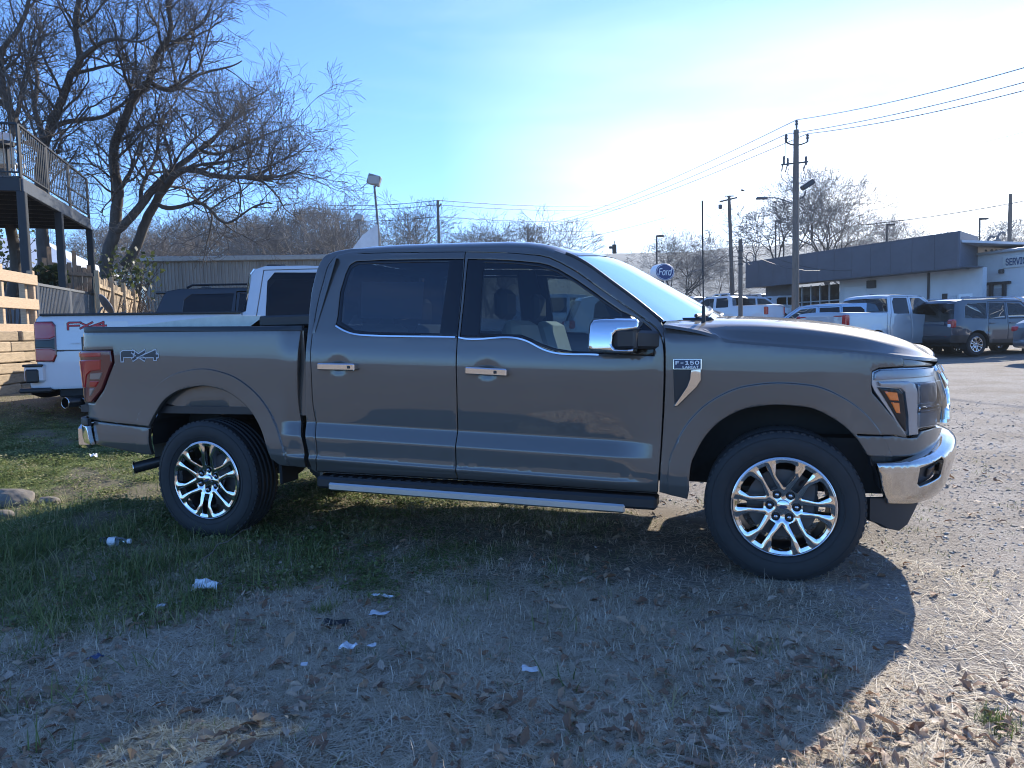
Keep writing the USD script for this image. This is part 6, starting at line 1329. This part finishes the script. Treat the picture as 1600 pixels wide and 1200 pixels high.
L2 = [
 ([(-19.690, 11.361, 2.586), (-19.401, 11.346, 5.135), (-19.174, 11.313, 6.729), (-18.953, 11.277, 7.144), (-18.363, 11.252, 7.955), (-17.838, 11.207, 8.694), (-17.426, 11.126, 9.042), (-17.307, 10.954, 9.806), (-16.999, 10.840, 10.429), (-16.710, 10.721, 11.311)], .33, .08),
 ([(-19.170, 11.314, 6.782), (-19.476, 11.533, 7.636), (-19.829, 11.736, 8.326), (-19.975, 12.005, 8.933), (-20.443, 12.278, 9.874), (-20.504, 12.573, 10.922)], .16, .05), ([(-17.426, 11.126, 9.042), (-16.631, 10.956, 9.232), (-15.928, 10.861, 9.284), (-15.126, 10.798, 9.088), (-14.574, 10.761, 9.159)], .13, .03),
 ([(-18.953, 11.277, 7.144), (-19.027, 11.568, 7.491), (-18.807, 12.161, 7.838), (-18.494, 12.783, 8.062), (-18.067, 13.231, 8.554), (-17.932, 13.482, 8.820)], .15, .05), ([(-19.208, 11.302, 6.730), (-19.347, 10.839, 7.391), (-19.390, 10.512, 7.809), (-19.766, 10.184, 8.233)], .13, .05), ([(-17.838, 11.207, 8.694), (-17.666, 11.784, 9.032), (-17.539, 12.348, 9.344), (-17.303, 12.841, 9.752)], .09, .03), ([(-17.307, 10.954, 9.806), (-16.435, 10.807, 10.005), (-15.838, 10.785, 10.553)], .08, .03)]
traced_tree("tall bare tree rising behind the deck railing", 21, L2, 8, 1.2, 2.3)
L3 = [([(-18.221, 9.201, 2.299), (-18.042, 9.257, 4.730), (-17.911, 9.298, 6.454), (-17.777, 9.340, 6.847), (-17.800, 9.228, 7.387), (-17.799, 9.123, 8.026), (-17.636, 9.069, 8.575), (-17.198, 9.102, 8.986), (-16.819, 9.116, 9.468), (-16.557, 9.093, 10.243)], .26, .06), ([(-17.777, 9.340, 6.847), (-17.908, 9.718, 7.715), (-18.123, 10.070, 8.416), (-18.103, 10.390, 9.261), (-17.989, 10.740, 10.205)], .10, .03), ([(-17.800, 9.228, 7.387), (-17.764, 8.820, 8.048), (-17.744, 8.617, 8.732)], .12, .04)]
traced_tree("bare tree at the far left edge behind the deck's chair", 19, L3, 11, 1.2, 2.2)
# free-standing bare trees far off: three forms, copied
def form(nm, seed, H, spread, trunks=1, depth=9):
    """A bare crown grown by forking: every shoot ends in two or three thinner ones."""
    p = cls(nm); t = Tree(seed); r = t.r
    def grow(q, d, ln, rad, k):
        n = 4 if k > 5 else 3
        pts = [q]
        for _ in range(n - 1):
            d = d + r.normal(0, .13, 3) + np.array([0, 0, .05 if k > 3 else -.02]); d /= np.linalg.norm(d); pts.append(pts[-1] + d * ln / (n - 1))
        (t.big if k > 5 else t.small).append(tube(np.array(pts), np.linspace(rad, max(.010, rad * .74), n), 6 if k > 5 else 3, cap=False))
        if k == 0: return
        m = 3 if r.random() < (.62 if k > 6 else .30) else 2; a0 = r.uniform(0, 6.28)
        e1 = np.cross(d, [.3, .2, 1.0]); e1 /= np.linalg.norm(e1); e2 = np.cross(d, e1)
        for j in range(m):
            a = a0 + j * 6.283 / m + r.uniform(-.4, .4); th = r.uniform(.28, .62) * spread
            v = d * math.cos(th) + (e1 * math.cos(a) + e2 * math.sin(a)) * math.sin(th); v[2] = max(v[2], -.15)
            grow(pts[-1], v / np.linalg.norm(v), ln * r.uniform(.70, .90), max(.010, rad * (.70 if m == 2 else .60)), k - 1)
            if k in (6, 5, 4) and r.random() < .6:
                w_ = d * .4 + (e1 * math.cos(a + 1.5) + e2 * math.sin(a + 1.5)); grow(pts[len(pts) // 2], w_ / np.linalg.norm(w_), ln * .55, max(.010, rad * .4), k - 3)
    for k in range(trunks):
        a = r.uniform(0, 6.28); o = .08 * H * (trunks > 1)
        grow(np.array([o * math.cos(a), o * math.sin(a), -.3]), np.array([.25 * (trunks > 1) * math.cos(a), .25 * (trunks > 1) * math.sin(a), 1.0]), H * .24, H * .020 / trunks ** .4, depth - (trunks > 1))
    zt = max(m[0][:, 2].max() for m in t.small); f = H / zt
    t.big = [(v * f, g) for v, g in t.big]; t.small = [(v * f, g) for v, g in t.small]
    t.build(p, mat("grey_twigs", (.17, .145, .125), .9, var=.3, scale=1.0)); return p
F1 = form("broad_bare_tree", 21, 10, 1.15); F2 = form("upright_bare_tree", 23, 10, .85); F3 = form("many_stemmed_bare_tree", 29, 10, 1.0, trunks=3)
def plant(F, q, h, rz, label, group, nm="tree", cat_="tree", H0=10.0, wide=1.0):
    q = V3(q); z = float(ground_z(q[0], q[1])); copy_of(F, nm, label, cat_, (q[0], q[1], z), rz, group, (h / H0 * wide, h / H0 * wide, h / H0))
def hgt(q): return V3(q)[2]
for F, top, w, rz, lb in ((F1, (6.135, 61.876, 13.180), .95, .4, "big spreading bare tree behind the dealership and the tall pole"), (F2, (2.065, 64.794, 11.308), .95, 1.2, "lower bare tree left of the big spreading one behind the dealership"), (F1, (-5.272, 54.116, 8.192), 1.0, 2.2, "small bare tree behind the blue oval sign"),
                          (F2, (-31.259, 60.655, 13.775), 1.05, .9, "rounded bare tree behind the rear of the cab roof"), (F1, (-26.011, 70.679, 14.073), 1.1, 3.1, "bare tree behind the middle of the cab roof, left of two"), (F2, (-25.130, 77.242, 14.670), 1.15, 1.9, "bare tree behind the middle of the cab roof, right of two"), (F3, (-33.235, 84.136, 14.494), 1.0, .2, "low far bare tree between the arm pole and the twin trees"),
                          (F2, (-29.931, 44.306, 11.807), 1.1, 4.0, "bare tree left of the leaning floodlight"), (F1, (-31.409, 50.130, 10.944), .9, 5.0, "low bare tree behind the small floodlight"), (F3, (14.733, 78.187, 9.764), 1.1, .7, "bare brushy tree above the middle of the dark fascia"), (F3, (10.871, 73.835, 9.749), 1.1, 2.7, "bare brushy tree behind the fascia right of the big tree"),
                          (F3, (29.578, 98.548, 11.479), 1.5, 3.7, "faint bare trees behind the service wing's roof"), (F3, (-3.804, 72.388, 6.854), 1.2, 1.5, "low bare tree in front of the hill right of the oval sign")):
    plant(F, top, hgt(top), rz, lb, None, wide=w)
r_ = np.random.default_rng(17)
for k in range(11):
    px = 135 + 400 * (k + r_.random()) / 11; 
    d = r_.uniform(56, 92); yy = r_.uniform(318, 352) if px > 330 else r_.uniform(330, 375)
    b = math.radians(-17.35) + math.atan((px - 800) / 1147.5); x, y = CAM[0] + d / math.cos(b + math.radians(17.35)) * math.sin(b), CAM[1] + d / math.cos(b + math.radians(17.35)) * math.cos(b)
    h = 1.36 + (530 - yy) / 1147.5 * d
    copy_of((F2, F3, F1, F3)[k % 4], "tree", "bare winter tree in the brown thicket behind the metal clad shed", "tree", (x, y, float(ground_z(x, y))), r_.uniform(0, 6.28), "bare trees of the thicket behind the shed", (h / 10 * 1.1, h / 10 * 1.1, h / 10))
# ivy and brush at the big tree's foot
LEAFG = usdkit.material(stage, "/World/Looks/ivy_leaf", {"oi": ("object_info", {}), "geo": ("geometry", {}), "rr": ("rgb_ramp", {"ramp": [(0, (.020, .032, .010)), (.6, (.05, .065, .022)), (1, (.13, .12, .05))]}), "d": ("principled_bsdf", {"roughness": .5}), "t": ("translucent_bsdf", {"color": (.10, .13, .04)}), "m": ("mix_closure", {"fac": .3})},
    [("geo.random_per_island", "rr.fac"), ("rr.color", "d.base_color"), ("d.BSDF", "m.closure1"), ("t.BSDF", "m.closure2")], surface="m.closure")
def leaf_cloud(c, s, n, size, seed):
    r = np.random.default_rng(seed); p = r.normal(0, 1, (n, 3)); p /= np.linalg.norm(p, axis=1)[:, None]; p *= (r.random((n, 1)) ** .45); p = p * s + c
    a, b = r.normal(size=(n, 3)), r.normal(size=(n, 3)); a /= np.linalg.norm(a, axis=1)[:, None]; b -= (a * b).sum(1)[:, None] * a; b /= np.linalg.norm(b, axis=1)[:, None]
    z = size * r.uniform(.6, 1.3, (n, 1)); v = np.stack([p - a * z, p + b * z * .6, p + a * z, p - b * z * .6], 1).reshape(-1, 3); k = np.arange(n)[:, None] * 4
    return v, np.vstack([k + [0, 1, 2], k + [0, 2, 3]])
for lb, q, s, n in (("evergreen brush around the foot of the big forked tree", (-18.663, 13.254, 3.506), (1.5, 1.0, .8), 160), ("ivy covered brush right of the big tree's foot", (-17.732, 13.126, 3.396), (.9, .8, .9), 110), ("small green shrub under the deck by the dark fence", (-15.578, 8.142, 2.854), (.5, .4, .35), 300), ("sunlit shrub behind the deck's first post", (-22.921, 12.969, 4.294), (1.6, 1.0, 1.6), 420)):
    q = V3(q); sp = thing("shrub", lb, "shrub", (q[0], q[1], 0)); t = Tree(n)
    for k in range(9):
        a = k * .7; t.limb([(0, 0, TZ - .4), (.3 * s[0] * math.cos(a), .3 * s[1] * math.sin(a), q[2] - .3), (.8 * s[0] * math.cos(a), .8 * s[1] * math.sin(a), q[2] + .5 * s[2] * math.sin(a * 3))], .03, .008, 8, 5)
    obj("stems", cat(*t.big), BARK, sp); obj("leaves", leaf_cloud(np.array([0, 0, q[2]]), s, n, .085, n), LEAFG, sp)
bt = Tree(77)
bp = thing("brush", "tangle of bare brown brush between the sunlit fence and the black suv", "brush", up(V3((-15.956, 11.481, 2.817)), 0))
for k in range(46):
    a = bt.r.uniform(0, 6.28); b0 = np.array([bt.r.uniform(-1.6, 2.6), bt.r.uniform(-.8, .8), .4]); ln = bt.r.uniform(1.2, 2.4); d = np.array([math.cos(a) * .5, math.sin(a) * .5, .9])
    p = [b0, b0 + d * ln * .5, b0 + d * ln * .8 + [.3 * math.cos(a), .3 * math.sin(a), 0], b0 + d * ln + [.5 * math.cos(a), .5 * math.sin(a), -.2]]
    q, rr = bt.limb(p, .018, .006, 8, 4); bt.shoots(q, rr, 2, 4.5, .7, .2)
obj("stems", cat(*bt.big), BARK, bp); obj("twigs", cat(*bt.small), TWIG, bp)

# ================================================================ ground cover
def leafy(name, ramp, trans=.25, rough=.6, tcol=None):
    _mats[name] = usdkit.material(stage, "/World/Looks/" + name, {"oi": ("object_info", {}), "geo": ("geometry", {}), "ad": ("math", {"math_type": "add"}), "fr": ("math", {"math_type": "fraction"}), "rr": ("rgb_ramp", {"ramp": ramp}), "d": ("principled_bsdf", {"roughness": rough, "specular_ior_level": .3}), "t": ("translucent_bsdf", {}), "m": ("mix_closure", {"fac": trans})},
        [("oi.random", "ad.value1"), ("geo.random_per_island", "ad.value2"), ("ad.value", "fr.value1"), ("fr.value", "rr.fac"), ("rr.color", "d.base_color"), ("rr.color", "t.color"), ("d.BSDF", "m.closure1"), ("t.BSDF", "m.closure2")], surface="m.closure")
    return _mats[name]
GRASSM = leafy("grass_blade", [(0, (.09, .13, .038)), (.35, (.15, .20, .062)), (.7, (.23, .26, .09)), (.86, (.30, .29, .14)), (1, (.44, .38, .23))], .35)
STRAWM = leafy("dry_blade", [(0, (.30, .23, .155)), (.25, (.56, .47, .345)), (.6, (.70, .615, .475)), (.85, (.78, .71, .585)), (1, (.38, .25, .155))], .35)
LEAFM = leafy("dead_leaf", [(0, (.16, .09, .055)), (.3, (.28, .16, .095)), (.6, (.38, .26, .17)), (.85, (.46, .37, .28)), (1, (.18, .095, .055))], .15)
GRAVM = usdkit.material(stage, "/World/Looks/gravel_stone", {"oi": ("object_info", {}), "rr": ("rgb_ramp", {"ramp": [(0, (.20, .175, .15)), (.35, (.30, .268, .235)), (.7, (.38, .345, .305)), (.93, (.46, .43, .39)), (1, (.58, .55, .51))]}), "p": ("principled_bsdf", {"roughness": .75})}, [("oi.random", "rr.fac"), ("rr.color", "p.base_color")], surface="p.BSDF")
def blades(n, h0, h1, w, spread, lean, r, segs=3, flat=.0):
    vs, fs = [], []; k = 0
    for _ in range(n):
        a = r.uniform(0, 6.28); h = r.uniform(h0, h1); b = np.array([r.normal(0, spread), r.normal(0, spread), -.004]); d = np.array([math.cos(a), math.sin(a), 0]); l = r.uniform(.2, 1) * lean
        s = np.array([-d[1], d[0], 0]) * w * r.uniform(.6, 1.2) / 2; up = max(.12, 1 - l) if r.random() > flat else .10; q = b.copy(); pts = []
        for j in range(segs + 1):
            t = j / segs; pts.append(b + d * h * l * t ** 1.7 + np.array([0, 0, h * up * (t - .25 * l * t * t)]))
        for j in range(segs): vs += [pts[j] - s * (1 - j / segs * .7), pts[j] + s * (1 - j / segs * .7)]
        vs.append(pts[-1])
        for j in range(segs - 1): o = k + 2 * j; fs += [(o, o + 1, o + 3), (o, o + 3, o + 2)]
        o = k + 2 * (segs - 1); fs.append((o, o + 1, o + 2)); k += 2 * segs + 1
    return np.array(vs), np.array(fs)
def instancer(name, label, protos, mats_, pos, idx, quat, scale):
    path = numbered("/World", name); pi = UsdGeom.PointInstancer.Define(stage, path)
    rel = pi.CreatePrototypesRel()
    for k, (m, mm) in enumerate(zip(protos, mats_)):
        o = usdkit.mesh(stage, f"{path}/source_{k}", m, mm); rel.AddTarget(o.GetPath())
    pi.CreatePositionsAttr(Vt.Vec3fArray.FromNumpy(pos.astype(np.float32))); pi.CreateProtoIndicesAttr(Vt.IntArray.FromNumpy(idx.astype(np.int32)))
    pi.CreateOrientationsAttr(Vt.QuathArray([Gf.Quath(float(q[0]), float(q[1]), float(q[2]), float(q[3])) for q in quat]))
    pi.CreateScalesAttr(Vt.Vec3fArray.FromNumpy(np.broadcast_to(scale[:, None], (len(scale), 3)).astype(np.float32)))
    tag(pi, label, kind="stuff")
def yawq(a, tilt=0.0, ta=0.0):
    cy, sy = np.cos(a / 2), np.sin(a / 2); ct, st = np.cos(tilt / 2), np.sin(tilt / 2)
    qx, qy = st * np.cos(ta), st * np.sin(ta)          # tilt about a level axis, then turn
    return np.stack([cy * ct, cy * qx - sy * qy, cy * qy + sy * qx, sy * ct], 1)
CX, CY = CAM[0], CAM[1]
def in_view(x, y, pad=.12):
    dx, dy = x - CX, y - CY; f = dx * -.29858 + dy * .95438; l = dx * .95438 + dy * .29858
    return (f > 1.5) & (np.abs(l) < f * (.70 + pad))
def sample(n, x0, x1, y0, y1, r):
    x, y = r.uniform(x0, x1, n), r.uniform(y0, y1, n); k = in_view(x, y); return x[k], y[k]
r = np.random.default_rng(101)
# green grass
x, y = sample(125000, -14, 2.2, -4.0, 9, r); m = area_masks(x, y); dist = np.hypot(x - CX, y - CY)
keep = r.random(len(x)) < np.clip(m[0] * 1.0 + .05 * (m[1] > .3) * (dist < 5) + .035 * m[2] * (y > -.8) * (x < 2), 0, 1) * np.clip((6.5 / dist) ** 1.3, 0, 1) * (.45 + .55 * ss(.38, .56, meshkit.fbm(np.stack([x * 3.5, y * 3.5, 0 * x], -1), 3, 51)))
x, y = x[keep], y[keep]; tall = ss(-2.2, -3.0, x) * ss(-.6, -1.5, y + .2 * (x + 3))
def clover(n, r):
    p = np.stack([r.normal(0, .045, n), r.normal(0, .045, n), r.uniform(.004, .045, n)], 1); a = r.uniform(0, 6.28, n); sz = r.uniform(.006, .013, n)[:, None]
    d = np.stack([np.cos(a), np.sin(a), r.normal(0, .35, n)], 1); e = np.stack([-np.sin(a), np.cos(a), r.normal(0, .35, n)], 1)
    v = np.stack([p - d * sz, p + e * sz * .75, p + d * sz, p - e * sz * .75], 1).reshape(-1, 3); k = np.arange(n)[:, None] * 4
    return v, np.vstack([k + [0, 1, 2], k + [0, 2, 3]])
pr = [clover(34, r), clover(30, r), blades(18, .03, .075, .0046, .04, 1.2, r)] + [blades(14, .08, .19, .0048, .04, 1.1, r, 4) for _ in range(3)]
idx = np.where(r.random(len(x)) < .05 + .75 * tall, r.integers(3, 6, len(x)), r.integers(0, 3, len(x)))
idx = np.where(((area_masks(x, y)[0] < .25) | (x > -2.4 + .5 * r.normal(size=len(x)))) & (idx < 2), 2, idx)
instancer("grass", "green grass growing in tufts over the left of the verge", pr, [GRASSM] * 6, np.stack([x, y, ground_z(x, y)], 1), idx, yawq(r.uniform(0, 6.28, len(x))), r.uniform(.6, 1.35, len(x)))
# straw
x, y = sample(138000, -4.2, 3.0, -4.0, 1.6, r); m = area_masks(x, y)
w_ = m[1] * .95 + .24 * m[0] + .10 * m[2] * (y < -.5) + .20 * m[3] * m[2] + .10 * (1 - m[2]) * (y < 0)
pn = meshkit.fbm(np.stack([x * 4.5, y * 4.5, 0 * x], -1), 3, 31); w_ = w_ * (.55 + .8 * ss(.36, .58, pn))
keep = r.random(len(x)) < np.clip(w_, 0, 1); x, y, pn = x[keep], y[keep], pn[keep]
pr = [blades(12, .03, .09, .0048, .035, 1.4, r, 4, .6) for _ in range(4)] + [blades(7, .06, .13, .0030, .025, .8, r, 4) for _ in range(2)] + [blades(12, .05, .16, .0050, .06, 1.5, r, 4, 1.0) for _ in range(3)]
idx = np.where(r.random(len(x)) < .03 + .07 * ss(.55, .7, pn), r.integers(4, 6, len(x)), np.where(r.random(len(x)) < .62, r.integers(6, 9, len(x)), r.integers(0, 4, len(x))))
instancer("dry_grass", "pale dry winter grass matted over the near verge", pr, [STRAWM] * 9, np.stack([x, y, ground_z(x, y)], 1), idx, yawq(r.uniform(0, 6.28, len(x))), r.uniform(.55, 1.15, len(x)))
for lb, q, n in (("small green grass tussock in the sunlit leaf litter at lower right", (0.626, -2.287), 26), ("low yellow green tuft in the middle of the verge", (-2.199, -1.956), 12)):
    z0 = float(ground_z(q[0], q[1])); v, f = cat(*[(lambda m: (m[0] + [r.normal(0, .035), r.normal(0, .035), 0], m[1]))(blades(14, .04, .10, .004, .02, 1.0, r)) for _ in range(n)])
    obj("grass_tussock", (v + [q[0], q[1], z0], f), GRASSM, label=lb, cat="grass tussock")
# fallen leaves
def leaf(r):
    n = 7; t = np.linspace(-1, 1, n); w = .42 * (1 - np.abs(t) ** 1.7) * (1 + .25 * np.sin(t * 9 + r.uniform(0, 6))); c = r.uniform(-.5, .5); cc = r.uniform(.1, .6)
    mid = np.stack([t, .08 * np.sin(2 * t + r.uniform(0, 6)), c * t * t * .6], 1); L = mid + np.stack([0 * t, w, cc * w * (1 + .4 * r.normal(size=n))], 1); R_ = mid + np.stack([0 * t, -w, cc * w * (1 + .4 * r.normal(size=n))], 1)
    return grid_mesh(np.stack([L, mid, R_], 1) * .5)
x, y = sample(24000, -4, 3.2, -4.0, 2.5, r); m = area_masks(x, y)
keep = r.random(len(x)) < np.clip((.08 + 1.1 * m[3] * (.45 + .55 * ss(-1.0, .6, x)) + .22 * m[1] + .05 * m[0]) * (.35 + 1.3 * ss(.40, .62, meshkit.fbm(np.stack([x * 3, y * 3, 0 * x], -1), 3, 41))), 0, 1); x, y = x[keep], y[keep]
pr = [leaf(r) for _ in range(8)]
instancer("fallen_leaves", "curled brown leaves scattered over the verge", pr, [LEAFM] * 8, np.stack([x, y, ground_z(x, y) + r.uniform(.006, .03, len(x))], 1), r.integers(0, 8, len(x)), yawq(r.uniform(0, 6.28, len(x)), np.abs(r.normal(0, .5, len(x))), r.uniform(0, 6.28, len(x))), r.lognormal(math.log(.042), .35, len(x)).clip(.018, .095))
# gravel
def pebble(r):
    m = trimesh.creation.icosphere(1, 1.0); v = np.array(m.vertices) * (1 + .28 * r.normal(size=(len(m.vertices), 1))).clip(.55, 1.5) * [1, r.uniform(.6, .9), r.uniform(.28, .5)]; return v, np.array(m.faces)
x, y = sample(130000, -3.0, 9.0, -4.0, 9.0, r); m = area_masks(x, y); dist = np.hypot(x - CX, y - CY)
keep = r.random(len(x)) < np.clip(m[2] * .62 * np.clip((4.2 / dist) ** 1.5, 0, 1) + .05 * (1 - m[0]) * (y < 1), 0, 1) * (1 - .45 * m[3]); x, y = x[keep], y[keep]; dist = dist[keep]
instancer("gravel", "loose grey gravel covering the right of the verge", [pebble(r) for _ in range(7)], [GRAVM] * 7, np.stack([x, y, ground_z(x, y) + .002], 1), r.integers(0, 7, len(x)), yawq(r.uniform(0, 6.28, len(x)), r.normal(0, .35, len(x)), r.uniform(0, 6.28, len(x))), r.lognormal(math.log(.0055), .42, len(x)).clip(.003, .018) * np.clip(dist / 4.5, .8, 1.6))
# litter: each piece a thing
PAPER = mat("white_paper", (.62, .63, .64), .6, var=.2, scale=30); FOIL = mat("plastic_film", (.58, .60, .62), .25, coat=.6, var=.2, scale=25); BLUEL = mat("dark_blue_wrapper", (.03, .05, .12), .35); DKLIT = mat("black_scrap", (.015, .015, .016), .6)
def scrap(name, label, cat_, p, sx, sy, m, seed, rz=0.0, lift=.012, curl=.35):
    r = np.random.default_rng(seed); n = 9; u, v = np.meshgrid(np.linspace(-1, 1, n), np.linspace(-1, 1, n), indexing="ij")
    q = np.stack([u * 1.3 + seed, v * 1.3, 0 * u], -1); z = (meshkit.fbm(q, 3, seed) - .4) * curl * (sx + sy) * .6; e = 1 - .18 * meshkit.noise(q * 2 + 3, seed)
    X = np.stack([u * sx / 2 * e, v * sy / 2 * e, z], -1).reshape(-1, 3); c, s = math.cos(rz), math.sin(rz); X = X @ np.array([[c, s, 0], [-s, c, 0], [0, 0, 1]])
    z0 = float(ground_z(p[0], p[1])) + lift - X[:, 2].min() * .6; g = grid_mesh((X + [p[0], p[1], z0]).reshape(n, n, 3))
    obj(name, g, m, smooth=True, label=label, cat=cat_)
scrap("plastic_sheet", "crumpled white plastic sheet in the grass below the grey pickup's rear wheel", "plastic scrap", (-2.996, -1.842), .17, .09, FOIL, 3, .2, .03, .5)
scrap("paper_scrap", "small bright paper scrap left of and below the crumpled plastic sheet", "paper scrap", (-3.059, -2.099), .05, .04, PAPER, 5, .4, .02)
scrap("paper_scrap", "thin white strip of paper lying in the middle of the verge", "paper scrap", (-2.012, -1.690), .13, .03, PAPER, 6, -.1, .02); scrap("paper_scrap", "grey paper scrap just below the thin white strip", "paper scrap", (-1.907, -1.926), .10, .05, PAPER, 7, .1, .012)
scrap("plastic_wrapper", "shiny torn wrapper in the dry grass below the middle of the grey pickup", "wrapper", (-1.812, -2.392), .08, .055, FOIL, 8, -.3, .03, .5); scrap("paper_scrap", "small scrap right of the shiny torn wrapper", "paper scrap", (-1.738, -2.315), .04, .03, PAPER, 18, .3, .02)
scrap("paper_chip", "small square white chip left of the shiny torn wrapper", "paper chip", (-1.904, -2.574), .03, .035, PAPER, 9, .5, .03, .1); scrap("blue_wrapper", "crushed dark blue wrapper at the edge of the tall green grass", "wrapper", (-2.859, -2.689), .06, .05, BLUEL, 10, 0, .02, .6)
scrap("black_scrap", "flat black plastic scrap in the dry grass right of the green patch", "plastic scrap", (-2.039, -2.105), .14, .06, DKLIT, 12, .2, .008, .2); scrap("paper_scrap", "pale scrap lying in the dry grass left of the dark shadow edge", "paper scrap", (-1.015, -2.359), .07, .05, PAPER, 13, .3, .02)
scrap("paper_scrap", "curled pale leaf like scrap standing in the grass behind the exhaust", "paper scrap", (-6.577, 0.790), .07, .09, PAPER, 14, .9, .04, .8); scrap("paper_scrap", "upright pale curl in the green grass left of the torn sheet", "paper scrap", (-3.022, -2.272), .03, .07, mat("tan_paper", (.40, .33, .25), .7), 15, .6, .03, .9)
B_ = (-4.126, -1.343); bt_ = thing("crushed_bottle", "crushed clear plastic bottle with a white cap lying in the green grass", "bottle", (B_[0], B_[1], float(ground_z(B_[0], B_[1])) + .045), .35)
PET = pane("clear_plastic", (.80, .86, .88), 1.45)
t_ = np.linspace(0, 1, 14); obj("bottle", tube(np.stack([-.10 + .18 * t_, 0 * t_, .004 * np.sin(9 * t_)], 1), np.interp(t_, [0, .05, .3, .35, .6, .75, .9, 1], [.015, .030, .031, .026, .031, .029, .014, .012]), 12), PET, bt_, smooth=40)
obj("cap", tube([(.08, 0, 0), (.10, 0, 0)], .016, 12), PAPER, bt_); obj("label", tube([(-.04, 0, 0), (.01, 0, .002)], .0315, 12, cap=False), PAPER, bt_)
for lb, q, ang, L in (("dry bent twig lying on the gravel below the grey pickup's front door", (-0.208, -1.565), .3, .5), ("short dark twig standing near the front tyre's shadow", (0.127, -1.155), 1.9, .12), ("dead stem leaning in the green grass below the rear wheel", (-3.220, -1.416), .9, .35)):
    z0 = float(ground_z(q[0], q[1])); n = 8; t = np.linspace(-.5, .5, n); p = np.stack([q[0] + L * t * math.cos(ang), q[1] + L * t * math.sin(ang), z0 + .015 + .03 * np.cos(4 * t) * (L > .2) + (L > .3) * (L < .4) * (t + .5) * .2], 1); p[1:-1] += np.random.default_rng(int(L * 100)).normal(0, .008, (n - 2, 3)); obj("twig", tube(p, np.linspace(.005, .002, n), 5), TWIG, label=lb, cat="twig")

# ================================================================ the air
HZ = usdkit.material(stage, "/World/Looks/haze", {"v": ("principled_volume", {"color": (.74, .87, 1.0), "density": .00030, "anisotropy": .35})}, volume="v.volume")
hv, hf = box((0, 0, 61.5), (8200, 8200, 127)); 
obj("haze", (hv, hf), HZ, kind="stuff", label="thin bluish winter haze over the lot and the hill")
